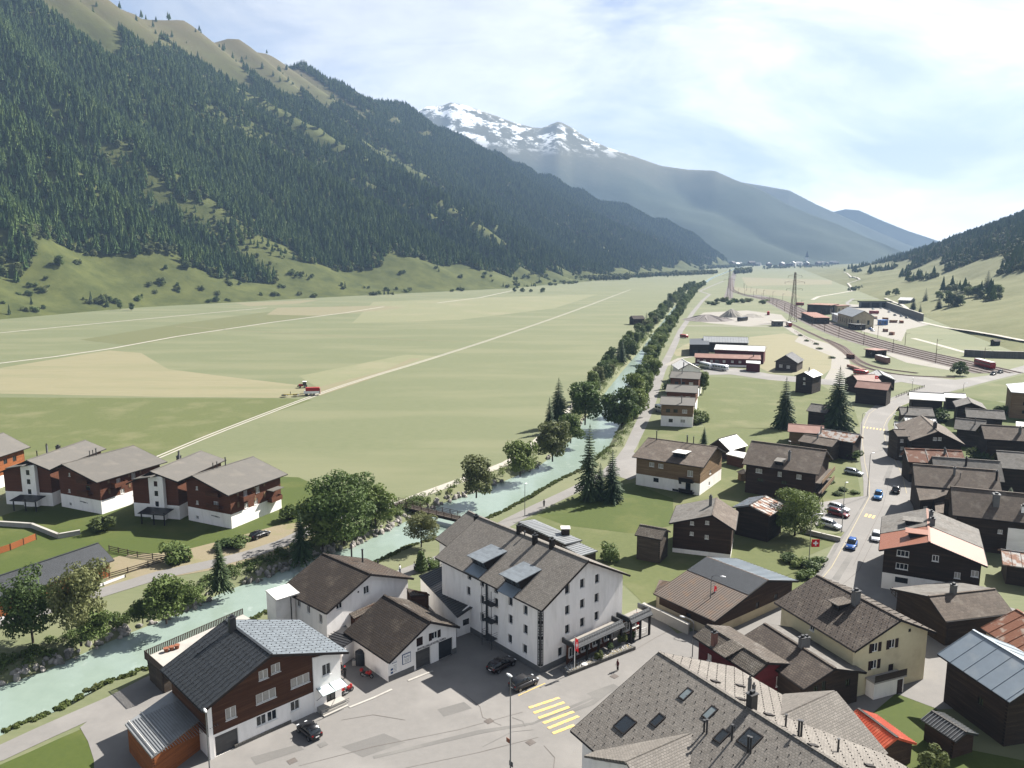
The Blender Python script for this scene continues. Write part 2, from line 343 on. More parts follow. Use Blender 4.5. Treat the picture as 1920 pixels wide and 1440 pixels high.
def add_window(parent, M, x, y, w, h, style):
    fm, pm, sm = window_meshes(w, h, style)
    nm = 'door' if style in ('door',) else ('garage_door' if style in ('gdoor', 'gdoor2') else 'window')
    o = ob(nm, fm, parent, M @ Matrix.Translation((x, y, 0)))
    ob('pane' if nm == 'window' else 'leaf', pm, o)
    if sm:
        for sx in (-1, 1): ob('shutter', sm, o, Matrix.Translation((sx * w * .78, 0, 0)))
    return o
def seams(name, parent, M, w, h, d, mat, horiz=False, r=.035):
    m = MB(); n = int((w if not horiz else h) / d)
    for i in range(n + 1):
        if not horiz: m.box((min(w, i * d + .02), h / 2, r), (.05, h, r * 2))
        else: m.box((w / 2, min(h, i * d + .02), r), (w, .05, r * 2))
    o = m.build(name, mat, parent, M); o['kind'] = 'stuff'; return o
def cleats(parent, M, w, h, dx, dy, mat, s=.11):
    m = MB()
    j = 0; y = dy * .6
    while y < h - .1:
        x = dx * (.3 if j % 2 else .8)
        while x < w - .1:
            m.box((x, y, .05), (s, s * .8, .1)); x += dx
        y += dy; j += 1
    o = m.build('snow_guards', mat, parent, M); o['kind'] = 'stuff'; return o
# ------------------------------------------------------------------ gabled house
class House:
    def loc(h, px, py, z): return h.root.matrix_basis.inverted() @ at(px, py, z)
    def on_wall(h, key, px, py):
        M = h.WM @ h.wf[key]; d = ray(px, py); n = M.col[2].to_3d(); o = M.col[3].to_3d()
        t = (o - CAM).dot(n) / d.dot(n); p = M.inverted() @ (CAM + d * t)
        return p.x, p.y
    def on_roof(h, key, px, py):
        M = h.WM @ h.rf[key]; d = ray(px, py); n = M.col[2].to_3d(); o = M.col[3].to_3d()
        t = (o - CAM).dot(n) / d.dot(n); p = M.inverted() @ (CAM + d * t)
        return p.x, p.y
def house(name, label, A, B, C, Rg, ze, ze1=None, wall='wood_dark', base=None, roof='tile_brown', roofb=None, ov=(.7, .8), wins=None, L=None, chim=(), cat='house',
          rth=.24, trim='trim_dark', barge=True, seam=None, seamb=None, cl=None, group=None, wallth=.3, near_upper=None, cap=True, dz=0.0):
    h = House(); ze1 = ze if ze1 is None else ze1
    a, b = at(*A, ze), at(*B, ze1) if not isinstance(B, (int, float)) else None
    c = at(*C, ze) if C is not None else None
    if b is None:                                   # width given in metres, measured square to the eave A-C
        l = (c - a).xy.normalized(); g = Vector((l.y, -l.x))
        if g.dot(a.xy) < 0: g = -g          # the house lies beyond its visible eave
        Wd = B; b = a + Vector((g.x, g.y, 0)) * Wd; b.z = ze1
    g = (b - a).xy; Wd = g.length; g.normalize(); l = Vector((-g.y, g.x))
    if c is not None and l.dot((c - a).xy) < 0: l = -l
    Ln = L if L else l.dot((c - a).xy)
    if isinstance(Rg[0], float) and Rg[0] < 1.01: tR, zr = Rg
    else:
        d = ray(*Rg); l3 = Vector((l.x, l.y, 0)); t = (a - CAM).dot(l3) / d.dot(l3); p = CAM + d * t
        tR = (p - a).xy.dot(g) / Wd; zr = p.z
        if not .3 < tR < .7: print('RIDGE?', name, label[:30], round(tR, 2), round(zr, 1))
        tR = min(.72, max(.28, tR))
    lo, hi = min(ze, ze1) + .10 * Wd, max(ze, ze1) + .42 * Wd
    if not lo <= zr <= hi: print('RISE?', label[:40], 'W', round(Wd, 1), 'zr', round(zr, 1), 'ze', ze); zr = min(hi, max(lo, zr))
    if Wd > 30 or Ln > 45 or Ln < 3 or Wd < 3: print('SIZE?', label[:40], round(Wd, 1), round(Ln, 1))
    sa, sb = 'a', 'b'; O = a.copy()
    if g.x * l.y - g.y * l.x < 0:
        O = b.copy(); g = -g; tR = 1 - tR; ze, ze1 = ze1, ze; sa, sb = 'b', 'a'
    root = thing(name, label, cat, group=group)
    root.matrix_basis = frame((O.x, O.y, dz), (g.x, g.y, 0), (l.x, l.y, 0)); root.empty_display_size = 1
    h.root, h.W, h.L, h.ze, h.zr, h.tR = root, Wd, Ln, ze, zr, tR
    h.WM = root.matrix_basis.copy()
    oe, og = ov; xr = tR * Wd
    s0, s1 = (zr - ze) / xr, (zr - ze1) / (Wd - xr)
    top0, top1 = ze + oe * s0 - rth * .6, ze1 + oe * s1 - rth * .6
    w_ = Wd - 2 * oe; ln = Ln - 2 * og; th = wallth
    h.wf = {'near': frame((oe, og, 0), (1, 0, 0), (0, 0, 1)), 'far': frame((Wd - oe, Ln - og, 0), (-1, 0, 0), (0, 0, 1)),
            sa: frame((oe, Ln - og - th, 0), (0, -1, 0), (0, 0, 1)), sb: frame((Wd - oe, og + th, 0), (0, 1, 0), (0, 0, 1))}
    zrt = zr - rth
    prof = {'near': [(w_, top1), (xr - oe, zrt), (0, top0)], 'far': [(w_, top0), (w_ - (xr - oe), zrt), (0, top1)], sa: [(ln - 2 * th, top0), (0, top0)], sb: [(ln - 2 * th, top1), (0, top1)]}
    wid = {'near': w_, 'far': w_, sa: ln - 2 * th, sb: ln - 2 * th}
    wins = wins or {}
    for key, M in h.wf.items():
        zb = base[0] if base else 0.0
        hs_up, hs_lo = [], []
        for q in wins.get(key, ()):
            px, py, ww, hh, st = q
            x, y = h.on_wall(key, px, py) if px > 1.01 or px < -1 else (px * wid[key], py)
            x = min(wid[key] - ww / 2 - .15, max(ww / 2 + .15, x))
            if y - hh / 2 < .05: y = hh / 2 + .05
            if st in ('gdoor', 'gdoor2', 'door') and y - hh / 2 < .9: y = hh / 2 + .06
            if base:
                if y >= zb: y = max(y, zb + hh / 2 + .08)
                else: y = min(y, zb - hh / 2 - .08); 
                if y - hh / 2 < .03: hh = zb - .2; y = zb / 2 + .02
            lst = hs_up if (not base or y > zb) else hs_lo
            r = rect(x, y, ww, hh)
            if any(abs(x - q2[1]) < (ww + q2[3]) / 2 + .06 and abs(y - q2[2]) < (hh + q2[4]) / 2 + .06 for q2 in lst): continue
            mxh = min(p[1] for p in prof[key]) if key not in ('near', 'far') else 99
            if y + hh / 2 > mxh - .1: y = mxh - .12 - hh / 2; r = rect(x, y, ww, hh)
            lst.append((r, x, y, ww, hh, st))
        P = prof[key]; wd = wid[key]
        if base: panel('base_wall', root, M, [(0, 0), (wd, 0), (wd, zb), (0, zb)], [q[0] for q in hs_lo], th, base[1])
        panel('wall', root, M, [(0, zb), (wd, zb)] + P, [q[0] for q in hs_up], th, wall)
        for r, x, y, ww, hh, st in hs_up + hs_lo: add_window(root, M, x, y, ww, hh, st)
    la, lb = math.hypot(xr, zr - ze), math.hypot(Wd - xr, zr - ze1)
    h.rf = {sa: frame((0, Ln, ze), (0, -1, 0), (xr, 0, zr - ze)), sb: frame((Wd, 0, ze1), (0, 1, 0), (xr - Wd, 0, zr - ze1))}
    h.rl = {sa: la, sb: lb}
    roofs = {'a': roof, 'b': roofb or roof}
    for key in (sa, sb):
        ro = panel('roof', root, h.rf[key], [(0, 0), (Ln, 0), (Ln, h.rl[key]), (0, h.rl[key])], [], rth, roofs[key])
        sm_ = seam if key == 'a' else (seamb or seam)
        if sm_: seams('roof_seams', ro, None, Ln, h.rl[key], sm_[0], sm_[1], r=sm_[2] if len(sm_) > 2 else .035)
        if cl: cleats(ro, None, Ln, h.rl[key], cl[0], cl[1], cl[2], cl[3] if len(cl) > 3 else .11)
        if barge:
            for xx in (-.035, Ln + .035):
                m = MB(); m.box((xx, h.rl[key] / 2 - .02, -.15), (.06, h.rl[key] + .02, .30)); m.build('bargeboard', trim, root, h.rf[key])
            m = MB(); m.box((Ln / 2, -.07, -.10), (Ln - .1, .12, .12)); m.build('gutter', trim, root, h.rf[key])
    if cap:
        m = MB(); m.box((xr, Ln / 2, zr + .03), (.34, Ln + .04, .10)); m.build('ridge_cap', roofs['a'] if barge else trim, root)
    for q in chim:
        key, px, py, hh, ww = q[:5]; x, y = h.on_roof(key, px, py)
        chimney(h, key, x, y, hh, ww, q[5] if len(q) > 5 else 'plinth_grey')
    return h
def chimney(h, key, x, y, hh, ww, mat='plinth_grey'):
    x = min(h.L - .3, max(.3, x)); y = min(h.rl[key] - .1, max(.4, y))
    p = (h.rf[key] @ Vector((x, y, 0)))
    m = MB()
    if ww < .3:
        m.tube((0, 0, -.6), (0, 0, hh), ww / 2, n=8); o = m.build('flue', 'metal_dark', h.root, Matrix.Translation(p))
        m = MB(); m.tube((0, 0, hh + .06), (0, 0, hh + .12), ww * .8, n=8); m.build('cap', 'metal_dark', o)
    else:
        m.box((0, 0, hh / 2 - .4), (ww, ww * .8, hh + .8)); o = m.build('chimney', mat, h.root, Matrix.Translation(p))
        m = MB(); m.box((0, 0, hh + .05), (ww * 1.2, ww, .09)); m.box((0, 0, hh + .25), (ww * .5, ww * .4, .3)); m.build('cap', 'metal_dark', o)
    return o
def pt4(pts): return [at(*p) for p in pts]
def shed4(name, label, pts, wall='wood_dark', roof='metal_grey', cat='shed', inset=.5, rth=.2, wins=None, group=None, seam=None, parent=None, base=None, ground=0.0, para=False):
    """lean-to or flat-roofed building: four roof corners (px, py, z), walls straight down below them"""
    P = [at(*p) if len(p) == 3 else Vector(p[:3]) for p in pts]
    if para: P[2] = P[1] + P[3] - P[0]
    if parent is not None: P = [parent.matrix_basis.inverted() @ p for p in P]
    c0 = sum(P, Vector()) / 4
    area = sum(P[i].x * P[(i + 1) % 4].y - P[(i + 1) % 4].x * P[i].y for i in range(4))
    if area < 0: P = P[::-1]
    if parent is None:
        root = thing(name, label, cat, (c0.x, c0.y, 0), group=group); P = [p - Vector((c0.x, c0.y, 0)) for p in P]; c0 = Vector((0, 0, c0.z))
    else: root = parent
    M = frame(P[0], P[1] - P[0], P[3] - P[0]); Mi = M.inverted()
    ro = panel('roof', root, M, [(q.x, q.y) for q in (Mi @ p for p in P)], [], rth, roof)
    if seam:
        seams('roof_seams', ro, None, (P[1] - P[0]).length, (P[3] - P[0]).length, seam[0], seam[1], horiz=len(seam) > 2 and seam[2])
    Q = [c0 + (p - c0) * (1 - inset / max(.1, (p - c0).xy.length)) for p in P]
    for i in range(4):
        p, q = Q[i], Q[(i + 1) % 4]; d = (q - p); wl = d.xy.length
        Mw = frame((p.x, p.y, ground), (d.x, d.y, 0), (0, 0, 1))
        holes = []; ws = []
        for (s, z, ww, hh, st) in (wins or {}).get(i, ()):
            holes.append(rect(s * wl, z, ww, hh)); ws.append((s * wl, z, ww, hh, st))
        th = .22; sub = th if i % 2 else 0
        zt = lambda s: p.z + (q.z - p.z) * s - rth * .9 - ground
        panel('wall', root, Mw, [(sub, 0), (wl - sub, 0), (wl - sub, zt(1 - sub / wl)), (sub, zt(sub / wl))], holes, th, wall)
        for w5 in ws: add_window(root, Mw, *w5)
    return root
def sheet(name, pts, mat, z=.02, kind='structure', holes=(), world=False, label=None, cat=None):
    P = [Vector(p) if world else at(*p, z) for p in pts]
    loop = [Vector((p.x, p.y, 0)) for p in P]
    tris = geometry.tessellate_polygon([loop])
    m = MB(); m.add([(p.x, p.y, z) for p in P], [tuple(t) for t in tris])
    me = m.mesh(name, mat)
    for p in me.polygons: pass
    o = ob(name, me); o['kind'] = kind
    if label: o['label'] = label
    if cat: o['category'] = cat
    return o
def strip(name, pts, w, mat, z=.03, kind='structure', world=False, parent=None):
    """a band of width w metres along points (px, py)"""
    P = [Vector(p) if world else at(*p, z) for p in pts]
    # smooth by subdividing
    m = MB(); vs_ = []
    for i, p in enumerate(P):
        d = (P[min(i + 1, len(P) - 1)] - P[max(0, i - 1)]); n = Vector((-d.y, d.x, 0)).normalized()
        ww = w[i] if hasattr(w, '__len__') else w
        vs_ += [Vector((p.x, p.y, z)) + n * ww / 2, Vector((p.x, p.y, z)) - n * ww / 2]
    m.add(vs_, [(2 * i, 2 * i + 1, 2 * i + 3, 2 * i + 2) for i in range(len(P) - 1)])
    o = m.build(name, mat, parent)
    if parent is None: o['kind'] = kind
    return o
def polyline(pts, z=0.0, n=6):
    """Catmull-Rom through picture points, as world points"""
    P = [at(*p, z) for p in pts]; out = []
    for i in range(len(P) - 1):
        p0, p1, p2, p3 = P[max(0, i - 1)], P[i], P[i + 1], P[min(len(P) - 1, i + 2)]
        for k in range(n):
            t = k / n
            out.append(.5 * ((2 * p1) + (p2 - p0) * t + (2 * p0 - 5 * p1 + 4 * p2 - p3) * t * t + (3 * p1 - p0 - 3 * p2 + p3) * t ** 3))
    out.append(P[-1]); return out

def dormer(h, key, px, py, w, ln, hg, roofm, wallm='trim_dark', glass=True, side=.2):
    """wedge dormer: upright front, top sheet running back into the main slope"""
    x, y = h.on_roof(key, px, py); y = min(y, h.rl[key] - ln - .2); x = min(h.L - w / 2 - .3, max(w / 2 + .3, x))
    d = thing('dormer', None, None); d.parent = h.root; d.matrix_basis = h.rf[key] @ Matrix.Translation((x, y, 0))
    m = MB(); q = w / 2
    m.add([(-q, 0, -.1), (q, 0, -.1), (q, 0, hg), (-q, 0, hg), (-q, ln, -.1), (q, ln, -.1)], [(0, 1, 2, 3), (1, 5, 2), (0, 3, 4), (3, 2, 5, 4)]); m.build('cheek', wallm, d)
    sl = math.atan2(hg + .05, ln); m = MB(); m.box((0, ln / 2 - .15, 0), (w + 2 * side, ln + .7, .12)); m.build('sheet_roof', roofm, d, Matrix.Translation((0, 0, hg / 2 + .12)) @ Matrix.Translation((0, ln / 2, 0)) @ Matrix.Rotation(-sl, 4, 'X') @ Matrix.Translation((0, -ln / 2, 0)))
    if glass:
        k = max(1, int(w / 1.1))
        for i in range(k): m = MB(); m.box((-q + (i + .5) * w / k, -.03, hg * .5), (w / k * .8, .05, hg * .62)); m.build('pane', 'glass', d)
    return d
# ------------------------------------------------------------------ valley floor and river
def lerp_tab(tab, x):
    if x <= tab[0][0]: return tab[0][1]
    for (x0, y0), (x1, y1) in zip(tab, tab[1:]):
        if x <= x1: return y0 + (y1 - y0) * (x - x0) / (x1 - x0)
    return tab[-1][1]
WZ = -1.5
RL_PX = [(0, 1288), (73, 1264), (141, 1234), (233, 1193), (284, 1172), (360, 1142), (433, 1107), (515, 1077), (589, 1047), (668, 1024), (741, 989), (820, 949), (939, 906), (1010, 876), (1036, 857),
         (1076, 820), (1094, 790), (1122, 756), (1147, 722), (1179, 683), (1203, 655), (1226, 625), (1245, 600), (1265, 575), (1290, 548), (1330, 522), (1385, 500)]
RR_PX = [(0, 1378), (89, 1342), (173, 1294), (271, 1258), (370, 1208), (484, 1158), (560, 1128), (640, 1090), (719, 1049), (754, 1032), (818, 1013), (880, 988), (935, 964), (973, 943), (1034, 908), (1081, 886),
         (1137, 842), (1155, 809), (1169, 780), (1184, 750), (1196, 720), (1208, 690), (1221, 662), (1240, 628), (1258, 598), (1277, 572), (1300, 547), (1338, 521), (1391, 500)]
def bank(pts):
    P = [at(*p, WZ) for p in pts]; d0 = (P[0] - P[2]).normalized()
    e = P[-1] + (P[-1] - P[-3]).normalized() * 4000
    return [P[0] + d0 * 500, P[0] + d0 * 60] + P + [e]
BL, BR = bank(RL_PX), bank(RR_PX)
XL = sorted([(p.y, p.x) for p in BL]); XR = sorted([(p.y, p.x) for p in BR])
def xl(y): return lerp_tab(XL, y)
def xr_(y): return max(lerp_tab(XR, y), xl(y) + 7)
YS = sorted(set([round(p.y, 2) for p in BL + BR if -260 < p.y < 9000] + [-300, -150, 0, 40, 70] + [80 + 6 * i for i in range(60)] + [9400]))
m = MB(); BW = 3.2
rows = []
for y in YS:
    sl = (xl(y + 2) - xl(y - 2)) / 4; k = math.sqrt(1 + sl * sl)
    jl, jr = noise.noise((y * .08, 3, 0)) * .9, noise.noise((y * .08, 9, 0)) * .9
    rows.append([(-8900, y, 0), (xl(y) - BW * k + jl, y, 0), (xl(y) + .6 * k + jl, y, WZ - .5), (xr_(y) - .6 * k + jr, y, WZ - .5), (xr_(y) + BW * .8 * k + jr, y, 0), (8900, y, 0)])
nc = 6
m.add([p for r in rows for p in r], [(i * nc + j, i * nc + j + 1, (i + 1) * nc + j + 1, (i + 1) * nc + j) for i in range(len(rows) - 1) for j in range(nc - 1)])
mt('meadow', (.205, .215, .118), (.142, .168, .08), (.21, .218, .12), ns=1.0, big=.03, rough=.95, bump=.3, vary=.6, c3lo=.46, c3hi=.62, stretch=(.28, 1.1, 1))
mt('lawn', (.148, .165, .06), (.102, .125, .04), (.185, .187, .085), ns=.9, big=.07, rough=.95, bump=.4, vary=.6)
mt('lawn_deep', (.09, .118, .022), (.062, .09, .016), (.12, .135, .035), ns=1.2, big=.09, rough=.95, bump=.4, vary=.7)
mt('field_hay', (.315, .285, .175), (.25, .235, .135), (.225, .228, .125), ns=.25, big=.03, rough=.95, bump=.2, stretch=(.25, 2.2, 1))
mt('field_green', (.165, .172, .078), (.145, .155, .07), ns=.2, rough=.95, bump=.15)
mt('field_tan', (.265, .24, .145), (.235, .22, .13), ns=.15, rough=.95, bump=.1)
mt('field_pale', (.25, .255, .145), (.215, .225, .12), (.28, .265, .16), ns=.2, big=.02, rough=.95, bump=.15)
ground = m.build('ground', 'meadow'); ground['kind'] = 'structure'
m = MB(); rw = []
for y in YS: rw += [(xl(y) - 1.5, y, WZ), (xr_(y) + 1.5, y, WZ)]
m.add(rw, [(2 * i, 2 * i + 1, 2 * i + 3, 2 * i + 2) for i in range(len(YS) - 1)])
mt('water', (.255, .32, .275), (.215, .275, .235), (.42, .47, .44), ns=.5, big=.22, rough=.25, spec=.35, bump=.6, c3lo=.62, c3hi=.84, vary=.6)
water = m.build('river', 'water'); water['kind'] = 'structure'
# ------------------------------------------------------------------ fields, lawns, lanes and roads
sheet('field', [(-60, 700), (0, 690), (110, 672), (205, 657), (265, 662), (315, 692), (440, 708), (560, 722), (600, 740), (545, 746), (300, 744), (0, 738), (-80, 738)], 'field_hay', .03)
sheet('field', [(150, 637), (330, 608), (500, 585), (640, 573), (725, 577), (510, 603), (245, 648)], 'field_green', .035)
sheet('field', [(520, 577), (720, 573), (760, 577), (600, 592), (500, 590)], 'field_tan', .045)
sheet('field', [(440, 568), (600, 562), (560, 569), (470, 574)], 'field_tan', .03)
sheet('field', [(-60, 745), (540, 747), (585, 750), (460, 790), (290, 862), (60, 900), (-80, 890)], 'lawn', .03)
sheet('field', [(700, 566), (960, 556), (1120, 552), (1040, 578), (860, 600), (660, 606)], 'field_pale', .03)
sheet('field', [(560, 705), (760, 665), (830, 668), (700, 708), (600, 730)], 'field_pale', .03)
sheet('field', [(560, 735), (720, 695), (770, 672), (790, 672), (690, 712), (600, 742)], 'field_tan', .04)
sheet('field', [(1405, 632), (1470, 625), (1552, 642), (1562, 662), (1560, 690), (1540, 706), (1445, 700), (1400, 676)], 'field_hay', .03)
sheet('field', [(1262, 660), (1280, 648), (1300, 640), (1330, 655), (1335, 662), (1268, 668)], 'field_hay', .03)
sheet('field', [(1390, 520), (1560, 525), (1560, 533), (1400, 536)], 'field_tan', .03)
sheet('field', [(1370, 538), (1480, 545), (1500, 557), (1390, 550)], 'field_tan', .03)
sheet('lawn', [(-60, 985), (60, 950), (290, 905), (420, 890), (560, 895), (640, 930), (600, 985), (545, 1020), (420, 1055), (330, 1070), (215, 1075), (-60, 1110)], 'lawn_deep', .03)
sheet('lawn', [(-20, 1462), (0, 1434), (60, 1408), (110, 1385), (152, 1367), (165, 1390), (176, 1425), (176, 1470)], 'lawn_deep', .03)
sheet('lawn', [(985, 975), (1085, 925), (1190, 880), (1203, 800), (1318, 800), (1490, 805), (1600, 850), (1615, 930), (1545, 945), (1500, 1000), (1590, 1000), (1562, 1022), (1500, 1048), (1535, 1075), (1490, 1110), (1225, 1155), (1195, 1120), (1120, 1050)], 'lawn', .03)
sheet('lawn', [(1310, 705), (1530, 716), (1600, 760), (1612, 800), (1490, 806), (1320, 800), (1305, 760)], 'lawn', .03)
sheet('lawn', [(1005, 965), (1090, 930), (1185, 905), (1262, 935), (1262, 985), (1185, 1000), (1060, 985)], 'lawn_deep', .045)
sheet('lawn', [(1580, 1335), (1640, 1300), (1700, 1285), (1752, 1310), (1760, 1345), (1790, 1400), (1990, 1440), (2100, 1500), (1780, 1560), (1660, 1520), (1610, 1420)], 'lawn_deep', .04)
sheet('lawn', [(1670, 762), (1690, 748), (1820, 740), (1900, 760), (1990, 790), (2050, 900), (1840, 960), (1720, 880), (1690, 830)], 'lawn_deep', .03)
sheet('lawn', [(1680, 745), (1735, 722), (1780, 730), (1720, 742)], 'lawn', .05)
sheet('lawn', [(1775, 738), (1920, 702), (1990, 712), (1990, 745), (1860, 752)], 'lawn', .05)
# gravel and hard standings
sheet('gravel_yard', [(205, 1068), (240, 1040), (330, 1035), (430, 1010), (520, 985), (590, 975), (610, 1000), (545, 1035), (420, 1065), (300, 1085), (190, 1120)], 'dirt_tan', .04)
sheet('gravel_yard', [(1295, 600), (1320, 586), (1400, 582), (1465, 590), (1480, 606), (1400, 612), (1330, 606)], 'gravel_pale', .04)
sheet('gravel_yard', [(1490, 640), (1500, 628), (1555, 645), (1590, 668), (1600, 700), (1570, 720), (1545, 712), (1558, 690), (1560, 668)], 'gravel_pale', .045)
sheet('gravel_yard', [(1590, 570), (1662, 575), (1720, 600), (1745, 608), (1700, 618), (1690, 640), (1620, 622), (1580, 605)], 'gravel_pale', .04)
sheet('gravel_yard', [(1655, 662), (1680, 660), (1790, 688), (1785, 695), (1700, 680)], 'gravel_pale', .05)
road = sheet('road', [(180, 1600), (250, 1480), (370, 1400), (540, 1300), (580, 1200), (640, 1165), (860, 1090), (1000, 1110), (1170, 1160), (1222, 1146), (1270, 1188), (1380, 1170), (1490, 1118), (1535, 1072), (1562, 1022),
      (1586, 998), (1530, 985), (1520, 945), (1579, 935), (1619, 930), (1619, 903), (1613, 863), (1611, 828), (1614, 793), (1626, 771), (1645, 757), (1678, 743), (1734, 724), (1690, 716), (1610, 728), (1560, 722), (1440, 712), (1370, 702), (1322, 703), (1318, 692), (1380, 690), (1450, 702), (1560, 712), (1620, 700), (1700, 702), (1790, 712), (1852, 704), (1920, 685), (2000, 665), (2000, 680),
      (1920, 699), (1850, 716), (1779, 735), (1720, 748), (1688, 762), (1668, 788), (1664, 796), (1670, 828), (1684, 860), (1703, 887), (1716, 922), (1712, 960), (1760, 1010), (1760, 1120), (1900, 1140), (2000, 1200), (1980, 1320), (1760, 1330), (1680, 1300), (1560, 1400), (1500, 1700), (600, 1700)], 'asphalt', .06)
yard = sheet('pavement', [(1500, 1110), (1540, 1068), (1566, 1020), (1590, 990), (1628, 926), (1630, 929), (1601, 976), (1573, 1022), (1546, 1071), (1515, 1110)], 'asphalt_dark', .075)
strip('road_edge_line', [(1532, 1096), (1560, 1062), (1582, 1022), (1610, 970), (1630, 932), (1630, 905), (1622, 870), (1617, 830), (1619, 800), (1630, 776), (1650, 760), (1682, 746)], .16, 'paint_line', .085)
strip('road_edge_line', [(1700, 925), (1692, 890), (1672, 852), (1660, 826), (1657, 800), (1664, 785), (1684, 764), (1716, 750)], .16, 'paint_line', .085)
strip('lane', [(-60, 1425), (0, 1412), (75, 1377), (149, 1344), (215, 1315), (280, 1280), (380, 1235)], 3.6, 'asphalt', .05)
sheet('driveway', [(150, 1364), (190, 1330), (270, 1285), (330, 1260), (400, 1300), (340, 1440), (180, 1520), (176, 1425), (165, 1390)], 'asphalt', .055)
strip('lane', [(520, 1195), (600, 1150), (690, 1105), (760, 1073), (830, 1046), (900, 1010), (960, 975), (1010, 950), (1080, 917), (1140, 885), (1168, 858), (1182, 838), (1200, 800), (1216, 765), (1226, 735), (1240, 695), (1258, 660), (1276, 620), (1300, 585), (1318, 563), (1331, 552), (1312, 546), (1332, 537), (1357, 527)],
      [3.6] * 12 + [4.2] * 12, 'asphalt', .05)
sheet('driveway', [(1160, 868), (1184, 842), (1200, 862), (1205, 890), (1180, 900), (1150, 890)], 'asphalt', .066)
strip('lane', [(-80, 1190), (0, 1166), (90, 1142), (200, 1108), (298, 1078), (401, 1056), (470, 1038), (530, 1018), (600, 985), (680, 958), (745, 945)], 4.0, 'asphalt', .06)
strip('field_track', [(745, 945), (800, 924), (860, 902), (905, 886), (950, 868), (985, 848), (1020, 815), (1060, 780), (1080, 755)], 3.0, 'track_white', .05)
for off, wd in ((-0.9, .8), (.9, .8)):
    P = polyline([(240, 880), (285, 862), (420, 806), (600, 738), (700, 705), (800, 675), (940, 630), (1070, 585), (1182, 543)], .04, 4)
    strip('field_track', [p + Vector((.86 * off, -.5 * off, 0)) for p in P], wd, 'track_white', .055, world=True)
strip('field_track', [(-60, 690), (0, 681), (100, 669), (205, 654), (330, 631), (505, 605), (650, 586), (720, 575)], 2.6, 'track_white', .06)
strip('field_track', [(-60, 628), (0, 624), (250, 600), (500, 577)], 2.6, 'track_white', .06)
strip('field_track', [(820, 568), (900, 558), (960, 545)], 3.0, 'track_white', .06)
strip('field_track', [(330, 612), (540, 625), (760, 637), (880, 640)], 1.6, 'field_tan', .06)
strip('field_track', [(1283, 611), (1340, 611), (1420, 612), (1465, 612)], 4, 'gravel_pale', .06)
strip('field_track', [(1250, 685), (1275, 672), (1300, 668)], 3, 'gravel_pale', .06)
strip('lane', [(1465, 606), (1500, 628), (1540, 648), (1570, 666), (1585, 690), (1580, 712)], 5.5, 'gravel_pale', .065)
strip('lane', [(1523, 562), (1535, 556), (1560, 552), (1600, 545)], 5, 'track_white', .06)
strip('lane', [(1650, 560), (1600, 560), (1588, 568), (1595, 575)], 4, 'asphalt', .06)
strip('lane', [(1595, 545), (1605, 530), (1625, 525)], 4, 'track_white', .06)
strip('lane', [(1365, 560), (1372, 530), (1376, 515), (1380, 503)], 12, 'ballast', .05)
# zebra crossings and bay line
for i in range(6):
    x0, y0 = 992 + i * 8.9, 1327 + i * 9.6; x1, y1 = 1049 + i * 9.0, 1308 + i * 8.6
    if i == 5: x1, y1 = 1077, 1359
    a, b = at(x0, y0, .09), at(x1, y1, .09); d = (b - a).normalized(); n = Vector((-d.y, d.x, 0)) * .24
    m = MB(); m.add([a - n, b - n, b + n, a + n], [(0, 1, 2, 3)]); o = m.build('crosswalk_stripe', 'paint_yellow'); o['kind'] = 'structure'
for i in range(7):
    c = at(1620 + i * 6.2, 801 + i * .8, .09); m = MB(); m.box((c.x, c.y, .088), (.42, 2.6, .006), rz=-.5); o = m.build('crosswalk_stripe', 'paint_yellow'); o['kind'] = 'structure'
for i in range(3):
    c = at(1624 + i * 7, 966 + i * 1.5, .09); m = MB(); m.box((c.x, c.y, .088), (.5, 2.4, .006), rz=-.6); o = m.build('crosswalk_stripe', 'paint_yellow'); o['kind'] = 'structure'
strip('bay_line', [(972, 1304), (1022, 1281)], .16, 'paint_yellow', .09)
for k, pts in enumerate([[(700, 1420), (900, 1372), (1000, 1356), (1060, 1330), (1150, 1292)], [(905, 1400), (960, 1372), (1000, 1368)], [(960, 1345), (980, 1352), (985, 1362)], [(1060, 1338), (1110, 1318), (1150, 1290)]]):
    strip('road_crack', pts, [.5, .8, .4, .5, .3][:len(pts)] if k in (0, 3) else .08, 'asphalt_dark', .078 + .003 * k)
for px, py in ((917, 1353), (995, 1393), (1152, 1269), (548, 1428), (605, 1397)):
    c = at(px, py); m = MB(); m.box((c.x, c.y, .085), (1.0, .9, .012), rz=.7); m.box((c.x, c.y, .094), (.5, .45, .012), rz=.7); o = m.build('manhole_cover', 'ballast' if px != 605 else 'asphalt_dark'); o['kind'] = 'structure'
